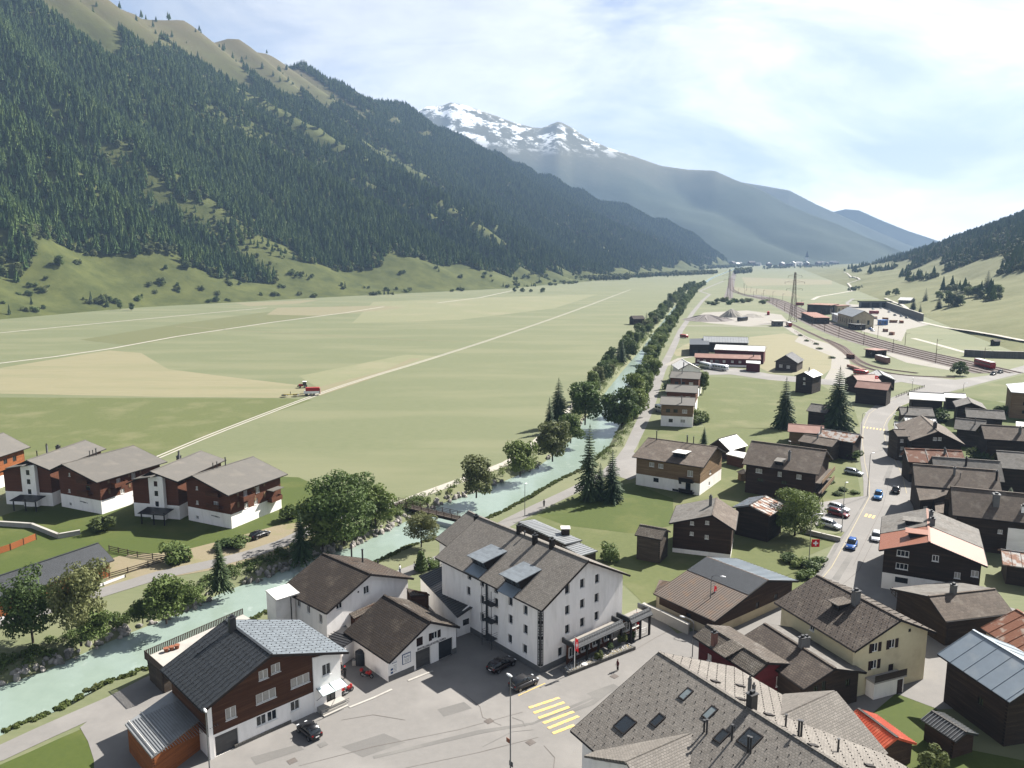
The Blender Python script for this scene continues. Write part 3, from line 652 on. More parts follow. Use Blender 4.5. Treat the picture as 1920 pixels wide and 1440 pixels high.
# ------------------------------------------------------------------ mountains
DU, DV = Vector((.306, .952, 0)), Vector((-.952, .306, 0))
def uv(u, v): return DU * u + DV * v
VF = [(-2000, 900), (0, 720), (530, 662), (700, 668), (1000, 560), (1318, 424), (2041, 332), (3000, 250), (4470, 150), (7000, 80)]
VR = [(-2000, 2000), (0, 1700), (1000, 1560), (1571, 1500), (2501, 1400), (2832, 1250), (3508, 900), (3900, 597), (4200, 362), (4470, 220), (7000, 200)]
HR = [(-2000, 1100), (0, 900), (1000, 745), (1571, 655), (2100, 650), (2501, 632), (2832, 548), (3508, 372), (3900, 258), (4200, 148), (4470, 10), (7000, 0)]
def hL(u, v):
    vf, vr, H = lerp_tab(VF, u), lerp_tab(VR, u), lerp_tab(HR, u)
    s = (v - vf) / max(60, vr - vf)
    if s <= 0: return 0.0, s
    p = s ** 1.22 if s < 1 else 1 - .35 * (s - 1)
    q = abs(noise.noise((u / 250 + v / 2600, v / 1700, 3.3))); q2 = noise.noise((u / 95, v / 300, 7.7))
    e = min(1, s * 4.5) * max(0.25, 1 - .55 * s) * min(1, H / 300)
    tt = u / 185 + 1.1 * noise.noise((u / 420, v / 520, 2.2)) + v / 2600; tri = abs((tt % 1) - .5) * 2
    z = H * p + e * (60 * (q * 1.6 - .42) + 14 * q2 + (48 + 40 * noise.noise((u / 300, v / 400, 12))) * (tri - .5) * 1.25) + noise.noise((u / 40, v / 40, 1)) * 2.5 * min(1, s * 20)
    if u > 1650 and s > .8: z += noise.noise((u / 330, v / 330, 5)) * 22
    return max(0, z), s
mg = MB(); us = [-500 + 22 * i for i in range(240)]; ss = [-.02 + .0175 * i for i in range(78)]
V_ = []
for u in us:
    vf, vr = lerp_tab(VF, u), max(lerp_tab(VF, u) + 60, lerp_tab(VR, u))
    for s in ss:
        v = vf + s * (vr - vf); z, _ = hL(u, v); p = uv(u, v); V_.append((p.x, p.y, z - (.6 if s <= .001 else 0)))
ns_ = len(ss)
mg.add(V_, [(i * ns_ + j, i * ns_ + j + 1, (i + 1) * ns_ + j + 1, (i + 1) * ns_ + j)[::-1] for i in range(len(us) - 1) for j in range(ns_ - 1)])
def terrain_mat(name, low, low2, high, rock, z0, z1, snow=None, ns=.02, forest=None, fz=None):
    m = bpy.data.materials.new(name); m.use_nodes = True; t = m.node_tree; t.nodes.clear(); L = t.links.new
    low, low2, high, rock = (tuple(x * TONE for x in q) for q in (low, low2, high, rock))
    out = N(t, 'ShaderNodeOutputMaterial'); b = N(t, 'ShaderNodeBsdfPrincipled'); b.inputs['Roughness'].default_value = .95; b.inputs['Specular IOR Level'].default_value = .1
    tcn = N(t, 'ShaderNodeTexCoord'); sx = N(t, 'ShaderNodeSeparateXYZ'); L(tcn.outputs['Object'], sx.inputs[0])
    nz = N(t, 'ShaderNodeTexNoise', Scale=ns, Detail=8.0, Roughness=.65); L(tcn.outputs['Object'], nz.inputs['Vector'])
    rp = N(t, 'ShaderNodeValToRGB'); rp.color_ramp.elements[0].position = .35; rp.color_ramp.elements[1].position = .65
    rp.color_ramp.elements[0].color = (*low, 1); rp.color_ramp.elements[1].color = (*low2, 1); L(nz.outputs['Fac'], rp.inputs[0]); cur = rp.outputs[0]
    def zmix(cur, c, za, zb, amp):
        a = N(t, 'ShaderNodeMath', _operation='MULTIPLY_ADD'); L(nz.outputs['Fac'], a.inputs[0]); a.inputs[1].default_value = amp; L(sx.outputs['Z'], a.inputs[2])
        mr = N(t, 'ShaderNodeMapRange'); mr.inputs['From Min'].default_value = za + amp * .5; mr.inputs['From Max'].default_value = zb + amp * .5; L(a.outputs[0], mr.inputs['Value'])
        mx = N(t, 'ShaderNodeMixRGB'); L(mr.outputs[0], mx.inputs[0]); L(cur, mx.inputs[1])
        if hasattr(c, '__len__'): mx.inputs[2].default_value = (*c, 1)
        else: L(c, mx.inputs[2])
        return mx.outputs[0]
    if forest: cur = zmix(cur, forest, fz[0], fz[1], fz[2])
    cur = zmix(cur, high, z0, z1, (z1 - z0))
    nr = N(t, 'ShaderNodeTexNoise', Scale=ns * 4, Detail=10.0, Roughness=.72); L(tcn.outputs['Object'], nr.inputs['Vector'])
    rr = N(t, 'ShaderNodeValToRGB'); rr.color_ramp.elements[0].position = .58; rr.color_ramp.elements[1].position = .70; L(nr.outputs['Fac'], rr.inputs[0])
    mr = N(t, 'ShaderNodeMapRange'); mr.inputs['From Min'].default_value = z0; mr.inputs['From Max'].default_value = z1; L(sx.outputs['Z'], mr.inputs['Value'])
    mm = N(t, 'ShaderNodeMath', _operation='MULTIPLY'); L(rr.outputs[0], mm.inputs[0]); L(mr.outputs[0], mm.inputs[1])
    mx = N(t, 'ShaderNodeMixRGB'); L(mm.outputs[0], mx.inputs[0]); L(cur, mx.inputs[1]); mx.inputs[2].default_value = (*rock, 1); cur = mx.outputs[0]
    if snow:
        rs = N(t, 'ShaderNodeValToRGB'); rs.color_ramp.elements[0].position = .50; rs.color_ramp.elements[1].position = .56
        ng = N(t, 'ShaderNodeTexNoise', Scale=.008, Detail=12.0, Roughness=.72); L(tcn.outputs['Object'], ng.inputs['Vector']); L(ng.outputs['Fac'], rs.inputs[0])
        m2 = N(t, 'ShaderNodeMapRange'); m2.inputs['From Min'].default_value = snow[0]; m2.inputs['From Max'].default_value = snow[1]; L(sx.outputs['Z'], m2.inputs['Value'])
        m3 = N(t, 'ShaderNodeMath', _operation='MULTIPLY'); L(rs.outputs[0], m3.inputs[0]); L(m2.outputs[0], m3.inputs[1])
        mx = N(t, 'ShaderNodeMixRGB'); L(m3.outputs[0], mx.inputs[0]); L(cur, mx.inputs[1]); mx.inputs[2].default_value = (.8, .82, .85, 1); cur = mx.outputs[0]
    L(cur, b.inputs['Base Color'])
    bp = N(t, 'ShaderNodeBump', Strength=.35, Distance=1.5 if not snow else 12); L(nr.outputs['Fac'], bp.inputs['Height']); L(bp.outputs[0], b.inputs['Normal'])
    L(b.outputs[0], out.inputs['Surface']); MATS[name] = m
terrain_mat('slope_left', (.118, .13, .04), (.058, .072, .021), (.125, .105, .05), (.24, .22, .18), 420, 640, ns=.035)
terrain_mat('slope_right', (.225, .225, .115), (.165, .175, .08), (.15, .15, .06), (.22, .2, .16), 200, 400, ns=.03)
terrain_mat('slope_far', (.045, .065, .03), (.03, .048, .022), (.16, .15, .085), (.22, .21, .2), 520, 820, snow=(800, 960), ns=.004, forest=None)
terrain_mat('slope_farther', (.05, .07, .04), (.04, .055, .03), (.15, .14, .09), (.2, .19, .18), 500, 900, snow=(900, 1300), ns=.003)
def smooth(o):
    o.data.polygons.foreach_set('use_smooth', [True] * len(o.data.polygons)); return o
o = smooth(mg.build('mountain_left', 'slope_left')); o['kind'] = 'structure'
def hR(u, v):
    f = -145 if u > 380 else -145 - (380 - u) * .35
    w = f - v
    if w <= 0: return 0.0, w
    z = .20 * w + max(0, w - 130) * .24
    z += min(1, w / 40) * (noise.noise((u / 120, v / 120, 2)) * 7 + noise.noise((u / 30, v / 60, 4)) * 1.6 + noise.noise((u / 9, v / 28, 8)) * .5)
    z *= min(1, max(.10, (3900 - u) / 1900))
    return max(0, z), w
mg = MB(); us = [0 + 14 * i for i in range(330)]; ws = [-8, 0] + [3 * i + .06 * i * i for i in range(1, 84)]; V_ = []
for u in us:
    f = -145 if u > 380 else -145 - (380 - u) * .35
    for w in ws:
        v = f - w; z, _ = hR(u, v); p = uv(u, v); V_.append((p.x, p.y, z - (.5 if w <= 0 else 0)))
ns_ = len(ws)
mg.add(V_, [(i * ns_ + j, i * ns_ + j + 1, (i + 1) * ns_ + j + 1, (i + 1) * ns_ + j) for i in range(len(us) - 1) for j in range(ns_ - 1)])
o = smooth(mg.build('hillside_right', 'slope_right')); o['kind'] = 'structure'
def far_range(name, skyl, d_top, d_foot, mat, seed, amp=90):
    n = 150; V_ = []; m = MB(); rows_ = 46
    x0, x1 = skyl[0][0], skyl[-1][0]
    for i in range(n):
        px = x0 + (x1 - x0) * i / (n - 1); py = lerp_tab(skyl, px)
        dt = d_top(px) if callable(d_top) else d_top; df = d_foot(px) if callable(d_foot) else d_foot
        tp = at_dist(px, py, dt); dirv = Vector((tp.x, tp.y, 0)).normalized()
        for j in range(rows_ + 6):
            t = j / rows_
            dd = df + (dt - df) * t; z = tp.z * (t ** 1.15 if t <= 1 else 1 - (t - 1) * 1.5)
            e = min(1, t * 3) * max(0, 1 - t) ** .6 if t < 1 else 0
            p = dirv * dd
            z += e * amp * (abs(noise.noise((p.x / 700, p.y / 1300, seed))) * 2.6 - .7) + e * amp * .35 * noise.noise((p.x / 200, p.y / 260, seed + 4))
            if j == 0: z = -2
            V_.append((p.x, p.y, max(-2, z)))
    k = rows_ + 6
    m.add(V_, [(i * k + j, (i + 1) * k + j, (i + 1) * k + j + 1, i * k + j + 1) for i in range(n - 1) for j in range(k - 1)])
    o = smooth(m.build(name, mat)); o['kind'] = 'structure'; return o
far_range('mountain_snow', [(600, 260), (700, 245), (780, 210), (800, 200), (830, 198), (845, 192), (870, 197), (900, 207), (935, 219), (960, 229), (1000, 239), (1016, 240), (1048, 227), (1070, 238), (1100, 258), (1140, 277), (1180, 290), (1240, 311), (1290, 318), (1340, 320), (1380, 338), (1420, 352), (1470, 380), (1520, 402), (1570, 420), (1620, 443), (1660, 458), (1705, 478)],
          lambda px: 6600 - max(0, px - 1300) * 2.6, lambda px: 4700 if px < 1500 else 4700 + (px - 1500) * 1.2, 'slope_far', 1.5)
far_range('mountain_far', [(1380, 340), (1440, 350), (1480, 357), (1530, 383), (1580, 405), (1640, 432), (1700, 458), (1760, 478)], 8000, 6500, 'slope_farther', 4.1)
far_range('mountain_farther', [(1500, 420), (1560, 398), (1585, 392), (1610, 394), (1650, 412), (1700, 432), (1760, 452), (1830, 478)], 9000, 8200, 'slope_farther', 8.2)
# ------------------------------------------------------------------ haze
hz = bpy.data.materials.new('haze'); hz.use_nodes = True; t = hz.node_tree; t.nodes.clear()
ho = N(t, 'ShaderNodeOutputMaterial'); pv = N(t, 'ShaderNodeVolumePrincipled')
pv.inputs['Color'].default_value = (.25, .37, .56, 1); pv.inputs['Density'].default_value = 1.15e-4; pv.inputs['Anisotropy'].default_value = 0.0
t.links.new(pv.outputs[0], ho.inputs['Volume'])
MATS['haze'] = hz
m = MB(); m.box((0, 4000, 720), (18000, 13000, 1450)); o = m.build('haze', 'haze'); o['kind'] = 'stuff'; o['label'] = 'pale blue valley haze filling the air'

for k, pts in enumerate([[(640, 1400), (720, 1375), (760, 1392), (680, 1420)], [(820, 1330), (870, 1316), (885, 1328), (832, 1344)], [(1100, 1300), (1150, 1282), (1165, 1290), (1115, 1310)], [(1560, 1085), (1590, 1040), (1600, 1044), (1572, 1090)], [(1655, 900), (1668, 870), (1676, 872), (1664, 905)], [(470, 1420), (560, 1395), (570, 1405), (480, 1434)]]): sheet('road_patch', pts, 'asphalt_dark', .068 + .0015 * k)
for k, pts in enumerate([[(560, 1436), (700, 1400), (860, 1368), (980, 1335)], [(760, 1440), (900, 1410), (1010, 1382)], [(870, 1300), (900, 1325), (905, 1345), (940, 1360)], [(1020, 1398), (1040, 1420), (1038, 1440)], [(640, 1350), (700, 1340), (760, 1350)], [(1180, 1225), (1230, 1195), (1260, 1180)], [(1600, 1060), (1630, 1000), (1655, 950), (1668, 900)], [(1575, 1100), (1610, 1070), (1640, 1010)]]): strip('road_crack', pts, [.05, .09, .06, .05][:len(pts)], 'ballast', .0815 + .0004 * k)
strip('kerb', [(655, 1326), (700, 1308), (735, 1292)], .35, 'concrete', .12); strip('kerb', [(765, 1276), (800, 1262), (812, 1258)], .35, 'concrete', .12)

def drape(px, py):
    d = ray(px, py); t = 200.0 / d.y
    for _ in range(400):
        p = CAM + d * t; u, v = p.xy.dot(DU.xy), p.xy.dot(DV.xy)
        if p.z <= max(0.05, hR(u, v)[0]): break
        t *= 1.006
    return p
def drape_strip(name, pts, w, mat):
    P = [drape(*p) for p in pts]; Q = []
    for i in range(len(P) - 1):
        for k in range(8): Q.append(P[i].lerp(P[i + 1], k / 8))
    Q.append(P[-1]); m = MB(); vs_ = []
    for i, p in enumerate(Q):
        d = Q[min(i + 1, len(Q) - 1)] - Q[max(0, i - 1)]; n = Vector((-d.y, d.x, 0)).normalized()
        zz = []
        for s in (-1, -.33, .33, 1):
            q = p + n * w / 2 * s; zz.append((q, max(0.0, hR(q.xy.dot(DU.xy), q.xy.dot(DV.xy))[0])))
        z = max(b for _, b in zz) + .25
        vs_ += [(q.x, q.y, z) for q, _ in zz]
    m.add(vs_, [(4 * i + k, 4 * i + k + 1, 4 * i + 5 + k, 4 * i + 4 + k) for i in range(len(Q) - 1) for k in range(3)])
    o = m.build(name, mat); o['kind'] = 'structure'
drape_strip('hillside_road', [(1726, 604), (1752, 610), (1790, 618), (1840, 627), (1890, 635), (1960, 646)], 5, 'track_white')
drape_strip('hillside_road', [(1660, 560), (1690, 572), (1712, 588), (1726, 604)], 4, 'track_white')
drape_strip('hillside_path', [(1582, 510), (1600, 520), (1612, 525), (1590, 532), (1598, 542)], 4, 'track_white')
strip('lane', [(1712, 634), (1750, 644), (1800, 658), (1840, 668)], 4, 'track_white', .07)
# ------------------------------------------------------------------ vegetation
def leaf_cloud(clumps, n, size, seed, flat=.0):
    """many small leaf faces spread through the clumps' volume: (centre, radii)"""
    r = random.Random(seed); m = MB(); wts = [c[1][0] * c[1][1] * c[1][2] for c in clumps]
    for _ in range(n):
        c, rad = r.choices(clumps, wts)[0]
        while True:
            d = Vector((r.uniform(-1, 1), r.uniform(-1, 1), r.uniform(-1, 1)))
            if .25 < d.length < 1: break
        d *= (d.length ** -.45) if d.length > .3 else 1
        if d.length > 1.04: d.normalize()
        p = Vector(c) + Vector((d.x * rad[0], d.y * rad[1], d.z * rad[2]))
        nrm = (d.normalized() + Vector((r.gauss(0, .6), r.gauss(0, .6), r.gauss(0, .6) + .25))).normalized()
        a = nrm.orthogonal().normalized(); a.rotate(Matrix.Rotation(r.uniform(0, 6.28), 3, nrm)); b = nrm.cross(a)
        s = size * r.uniform(.55, 1.35)
        m.add([p - a * s * .5, p + b * s * .38, p + a * s * .6, p - b * s * .38], [(0, 1, 2, 3)])
    return m
def round_crown(seed, n=1500, size=.095, nclump=16, squash=1.0, top=.5, spread=.36):
    """unit-height tree crown between z = .14 and 1"""
    r = random.Random(seed); cl = []
    for i in range(nclump):
        a = r.uniform(0, 6.28); t = r.random(); zz = .24 + .62 * t
        rr = spread * math.sqrt(max(.05, 1 - ((zz - top) / .52) ** 2)) * r.uniform(.35, 1) * squash
        q = r.uniform(.10, .19)
        cl.append(((rr * math.cos(a), rr * math.sin(a), zz), (q * 1.1, q * 1.1, q * .85)))
    cl.append(((0, 0, .84), (.15, .15, .13)))
    return leaf_cloud(cl, n, size, seed + 1), cl
def trunk_mesh(seed, cl, h0=.0, r0=.02):
    r = random.Random(seed); m = MB()
    m.tube((0, 0, -.02), (.01, 0, .35), r0, r0 * .7, 7); m.tube((.01, 0, .35), (0, .01, .78), r0 * .7, r0 * .25, 6)
    for c, rad in r.sample(cl, min(7, len(cl))):
        z0 = r.uniform(.16, .5); m.tube((0, 0, z0), c, r0 * .42, r0 * .12, 5)
    return m
def spruce_crown(seed, whorls=22, per=10, dens=5, wid=.2):
    r = random.Random(seed); m = MB()
    for w in range(whorls):
        t = w / (whorls - 1); z = .07 + .9 * t; L = wid * (1 - t) ** .8 * r.uniform(.85, 1.1) + .012
        for k in range(per):
            a = 6.283 * (k + r.random() * .7) / per + w * .9; d = Vector((math.cos(a), math.sin(a), 0)); s_ = Vector((-d.y, d.x, 0))
            ll = L * r.uniform(.65, 1.2); droop = .42 - .5 * t
            prev = Vector((0, 0, z))
            for q in range(dens):
                f = (q + 1) / dens; p = d * ll * f + Vector((0, 0, z - ll * droop * f * f * 1.4 + ll * .12 * f)); wd = ll * .30 * (1 - f * .75) + .006
                side = s_ * wd; up = Vector((0, 0, -wd * .55))
                m.add([prev, p + side + up, p + d * ll * .08, prev + Vector((0, 0, .006))], [(0, 1, 2)]); m.add([prev, p + d * ll * .08, p - side + up], [(0, 1, 2)])
                prev = d * ll * f * .9 + Vector((0, 0, z - ll * droop * f * f * 1.2 + ll * .12 * f))
    for k in range(5): m.add([(.008 * math.cos(k * 1.26), .008 * math.sin(k * 1.26), .95), (.008 * math.cos(k * 1.26 + 1.26), .008 * math.sin(k * 1.26 + 1.26), .95), (0, 0, 1.02)], [(0, 1, 2)])
    return m
def far_spruce(seed, tiers=6, n=7, wid=.16):
    r = random.Random(seed); m = MB()
    for w in range(tiers):
        t = w / tiers; z0 = .10 + .86 * t; z1 = min(1.02, z0 + .30 - .1 * t); R0 = wid * (1 - t) ** .85 * r.uniform(.85, 1.15) + .012
        ring = []
        for k in range(n * 2):
            a = 6.283 * k / (n * 2) + w; rr = R0 * (r.uniform(.9, 1.2) if k % 2 else r.uniform(.45, .62)); ring.append((rr * math.cos(a), rr * math.sin(a), z0 + (r.uniform(-.05, 0) if k % 2 else .02)))
        m.add(ring + [(0, 0, z1)], [(k, (k + 1) % (2 * n), 2 * n) for k in range(2 * n)])
    m.tube((0, 0, -.05), (0, 0, .2), .016, .012, 5)
    return m
CROWN, TRUNK = {}, {}
for i, (mat, sq, tp, sp) in enumerate([('leaf_mid', 1.0, .5, .34), ('leaf_mid', 1.1, .48, .38), ('leaf_dark', .8, .55, .30), ('leaf_pale', 1.05, .55, .34), ('leaf_dark', 1.15, .45, .40), ('leaf_mid', .62, .55, .30)]):
    mm, cl = round_crown(40 + i, 3000, .062, 26, sq, tp, sp)
    CROWN['r%d' % i] = mm.mesh('crown', mat); TRUNK['r%d' % i] = trunk_mesh(80 + i, cl).mesh('trunk', 'bark')
mm, cl = round_crown(71, 10000, .034, 40, 1.35, .5, .36); CROWN['big'] = mm.mesh('crown', 'leaf_mid'); TRUNK['big'] = trunk_mesh(99, cl, r0=.02).mesh('trunk', 'bark')
mm, cl = round_crown(72, 6000, .038, 28, 1.0, .6, .34); CROWN['ash'] = mm.mesh('crown', 'leaf_dark'); TRUNK['ash'] = trunk_mesh(98, cl, r0=.018).mesh('trunk', 'bark')
mm, cl = round_crown(73, 6000, .036, 28, 1.0, .6, .36); CROWN['willow'] = mm.mesh('crown', 'leaf_pale'); TRUNK['willow'] = trunk_mesh(97, cl, r0=.018).mesh('trunk', 'bark')
for i in range(3):
    CROWN['s%d' % i] = spruce_crown(10 + i, 24 + 3 * i, 11, 5, (.2, .17, .24)[i]).mesh('crown', 'needle')
    tm = MB(); tm.tube((0, 0, -.02), (0, 0, .96), .014, .002, 7); TRUNK['s%d' % i] = tm.mesh('trunk', 'bark')
for i in range(3):                                   # shrubs: crown reaches the ground
    r = random.Random(60 + i); cl = [((r.uniform(-.35, .35), r.uniform(-.35, .35), r.uniform(.2, .62)), (r.uniform(.2, .3), r.uniform(.2, .3), r.uniform(.2, .34))) for _ in range(9)]
    CROWN['b%d' % i] = leaf_cloud(cl, 900, .12, 5 + i).mesh('crown', ('leaf_mid', 'leaf_dark', 'leaf_hill')[i]); tm = MB()
    for c, q in cl[:4]: tm.tube((0, 0, -.03), c, .03, .01, 5)
    TRUNK['b%d' % i] = tm.mesh('trunk', 'bark')
mm = MB(); r = random.Random(3); cl = [((0, 0, .12 + .14 * k), (.26 - .03 * k, .26 - .03 * k, .14)) for k in range(6)]; CROWN['col'] = leaf_cloud(cl, 1200, .1, 21).mesh('crown', 'leaf_dark'); TRUNK['col'] = TRUNK['s0']
for i in range(2): 
    fm = far_spruce(5 + i); CROWN['fs%d' % i] = fm.mesh('crown', 'needle'); TRUNK['fs%d' % i] = TRUNK['s0']
def tree(kind, loc, h, label, w=None, group=None, cat='tree', name=None):
    nm = name or ('spruce_tree' if kind[0] == 's' or kind[:2] == 'fs' else ('shrub' if kind[0] == 'b' and kind != 'big' else 'leafy_tree'))
    t = thing(nm, label, 'shrub' if nm == 'shrub' else cat, loc, RND.uniform(0, 6.28), group)
    w = w or h; t.scale = (w, w, h)
    ob('crown', CROWN[kind], t); ob('trunk', TRUNK[kind], t); return t
def tpx(kind, px, py, top, label, wk=1.0, **kw):
    p = at(px, py); d = ray(px, top); t = math.hypot(p.x, p.y) / math.hypot(d.x, d.y); h = CAMH + d.z * t
    return tree(kind, p, max(1.2, h), label, w=h * wk, **kw)
tpx('s1', 1104, 937, 795, 'tall dark spruce on the river lane, higher of the pair', 1.0)
tpx('s0', 1147, 940, 843, 'shorter dark spruce beside the tall one by the river lane', 1.15)
tpx('s0', 1125, 936, 868, 'small spruce squeezed between the two dark lane spruces', 1.2)
tpx('s2', 1470, 803, 706, 'lone spreading spruce on the pale meadow with bare lower trunk', .92)
tpx('s2', 1568, 806, 686, 'big broad spruce among the sheds left of the main road', 1.05)
tpx('s0', 565, 1052, 957, 'slim young spruce on the left river bank', 1.1)
tpx('s2', 415, 1110, 1010, 'light green young spruce above the boulders of the left bank', .85)
tpx('s1', 1320, 832, 800, 'small spruce behind the beige chalet roof', 1.3)
tpx('s2', 1047, 800, 708, 'tall spruce standing among alders on the left river bank', 1.0)
tpx('s1', 1030, 812, 745, 'smaller spruce left of the tall bank spruce', 1.1)
tpx('big', 645, 1018, 880, 'largest leafy tree, spreading over the river bend by the footbridge', 1.05)
tpx('r1', 704, 985, 905, 'leafy tree merging with the largest tree on its right', 1.0)
tpx('r1', 605, 1028, 930, 'leafy tree on the left flank of the largest bank tree', 1.1)
tpx('willow', 790, 1026, 955, 'loose willow on the right bank just below the footbridge', 1.1)
tpx('ash', 62, 1205, 1058, 'many-stemmed dark ash in front of the long grey shed', .85)
tpx('willow', 152, 1208, 1046, 'pale willow beside the dark ash on the left bank', .8)
tpx('r1', 178, 1205, 1140, 'bushy alder at the foot of the pale willow', 1.0)
tpx('r1', 312, 1168, 1078, 'rounded bush-like alder alone above the left bank boulders', .95)
tpx('r1', 268, 1168, 1122, 'low dark alder left of the rounded alder', 1.1)
tpx('r0', 362, 1138, 1098, 'low dark alder between rounded alder and young spruce', 1.15)
tpx('r3', 893, 932, 852, 'pale loose alder on the left bank above the footbridge', 1.0)
tpx('r1', 975, 892, 824, 'round alder overhanging the left bank beside the pale track', 1.05)
tpx('r3', 1036, 864, 786, 'pale willow on the left bank below the tall spruce', 1.0)
tpx('r0', 1070, 830, 772, 'round alder beside the tall bank spruce', 1.0)
tpx('r1', 1097, 795, 712, 'wide round alder on the left bank beyond the spruce', .95)
tpx('r4', 1166, 800, 722, 'big dark alder overhanging the right bank', .9)
tpx('r0', 1190, 770, 695, 'tall alder next up the right bank from the big dark one', .8)
tpx('big', 1490, 1005, 916, 'round leafy tree shading the yard beside the parking bays', 1.05)
tpx('b0', 332, 1052, 1005, 'rounded garden shrub in front of the second brown apartment chalet', 1.1)
tpx('b2', 190, 995, 962, 'pale flowering shrub at the corner of the first brown apartment chalet', 1.3)
tpx('b1', 545, 975, 938, 'dark round shrub on the lawn right of the brown chalets', 1.1)
tpx('b1', 450, 1025, 998, 'low hedge shrub beside the parked dark car', 1.7)
tpx('b1', 425, 1028, 1004, 'low hedge shrub left of the parked dark car', 1.7)
tpx('col', 790, 1070, 1030, 'small dense conical bush beside the hotel annex', 1.2, name='shrub')
tpx('b0', 812, 1062, 1042, 'low bright shrub behind the hotel annex', 1.5)
tpx('b0', 1145, 1050, 1010, 'thin pale shrub behind the hotel on the mown grass', .9)
tpx('b2', 1745, 1440, 1398, 'bright flowering bush beside the red-roofed shed', 1.1)
tpx('b0', 1535, 900, 878, 'green garden bush by the silver parked car', 2.0)
tpx('b0', 1600, 862, 838, 'green garden bush beside the rusty-roofed barn', 1.2)
tpx('b1', 1842, 870, 842, 'leafy bush between the dark gabled house and its neighbour', 1.4)
tpx('b2', 1830, 860, 838, 'bright bush behind the rusty roof', 1.2)
tpx('s0', 1893, 945, 912, 'young pine behind the grey patched roof', 1.5)
tpx('s1', 1258, 728, 682, 'dark fir at the corner of the terrace houses beside the lane', 1.0)
tpx('b1', 1252, 735, 712, 'hedge bush between the fir and the lane', 1.2)
tpx('r5', 1318, 738, 695, 'slim tree on the garden side of the terrace houses', .9)
tpx('b0', 1312, 790, 760, 'garden bush by the nearest terrace house', 1.1)
tpx('b1', 1303, 795, 775, 'dark low bush before the nearest terrace house', 1.4)
tpx('r4', 1800, 704, 676, 'round dark tree beside the tracks near the red railcar', 1.1)
tpx('b1', 1760, 790, 760, 'bush between the black-walled barns', 1.2)
tpx('b0', 1880, 775, 755, 'bush beside the tall timber block', 1.6)
for i, (x, y) in enumerate([(1500, 1062), (1520, 1068), (1532, 1060), (1480, 1052), (1512, 1085)]): tpx('b%d' % (i % 2), x, y, y - 20, 'low hedge bush in the row beside the barn and pavement', 1.7, group='hedge beside the barn')
for i, (x, y) in enumerate([(1555, 905), (1580, 920), (1600, 925), (1570, 928)]): tpx('b%d' % (i % 2), x, y, y - 8, 'low plant in the roadside garden bed below the silver car', 2.4, group='roadside garden bed')
# riverside rows
def row(side, y0, y1, step, hh, kinds, label, grp):
    y = y0
    while y < y1:
        k = RND.choice(kinds); h = RND.uniform(*hh) * (1.15 if k[0] == 's' else 1)
        off = RND.uniform(2.6, 8.0)
        x = xl(y) - off if side < 0 else xr_(y) + off - 1.0
        if k == 'fs': k = 's0'
        tree(k, (x, y, -.3), h, label, w=h * RND.uniform(.8, 1.15) * (.9 if k[0] != 's' else 1.0), group=grp)
        y += step * RND.uniform(.6, 1.4) * (1 + y / 1600)
row(-1, 285, 900, 5.2, (4.5, 12.5), ['r0', 'r1', 'r2', 'r4', 'r5', 's0', 's1', 'r3', 'r4'], 'alder or spruce in the dense row along the left river bank', 'trees lining the left bank')
row(1, 262, 900, 5.2, (4.5, 11.5), ['r0', 'r1', 'r2', 'r4', 'r1', 'r5'], 'alder in the dense row between the river and the lane', 'trees lining the right bank')
row(-1, 900, 1500, 8.0, (8, 14), ['r0', 'r2', 's0', 'r4'], 'distant tree of the left bank row near the vanishing river', 'far trees of the left bank')
row(1, 900, 1500, 8.0, (8, 13), ['r0', 'r2', 'r4'], 'distant tree of the right bank row near the vanishing river', 'far trees of the right bank')
# low bank scrub, tall grass at the water's edge
def scrub(name, label, pts_fn, n, h, mat, seed):
    r = random.Random(seed); cl = []
    for _ in range(n):
        p = pts_fn(r); q = r.uniform(.5, 1.0) * h; cl.append(((p[0], p[1], p[2] + q * .3), (q, q, q * .75)))
    return tag(leaf_cloud(cl, n * 50, .30, seed).build(name, mat), label, kind='stuff')
def along(P, ya, yb):
    """points spaced evenly along a bank line between two depths"""
    Q = [p for p in P if ya - 12 <= p.y <= yb + 30]; Q.sort(key=lambda p: p.y); seg = []
    for a, b in zip(Q, Q[1:]): seg.append((a, b, (b - a).length))
    tot = sum(s[2] for s in seg)
    def f(r):
        t = r.random() * tot
        for a, b, l in seg:
            if t <= l: break
            t -= l
        n = Vector((-(b - a).y, (b - a).x, 0)).normalized(); return a.lerp(b, min(1, t / max(l, 1e-6))), n
    return f
def bank_pt(side, ya, yb, o0, o1):
    g = along(BL if side < 0 else BR, ya, yb)
    def f(r):
        p, n = g(r); o = r.uniform(o0, o1); n = n if (n.x < 0) == (side < 0) else -n
        q = p + n * o; return (q.x, q.y, -.85 + min(1.0, max(0, o) / 3.0) * .95)
    return f
scrub('bank_scrub', 'dark green scrub covering the left river bank', bank_pt(-1, 88, 165, 1.8, 5.6), 420, .85, 'leaf_dark', 31)
scrub('bank_scrub', 'green scrub on the left bank below the bridge and field track', bank_pt(-1, 165, 280, 2, 6), 150, 1.0, 'leaf_mid', 32)
scrub('bank_grass', 'tall grass fringe along the right river bank', bank_pt(1, 70, 215, .8, 2.8), 1500, .40, 'grass_tuft', 33)
scrub('bank_scrub', 'green scrub along the right bank under the alders', bank_pt(1, 215, 640, .8, 5), 420, 1.3, 'leaf_mid', 34)
scrub('bank_scrub', 'green scrub under the left bank trees upstream', bank_pt(-1, 262, 640, 1.5, 6), 420, 1.4, 'leaf_mid', 35)
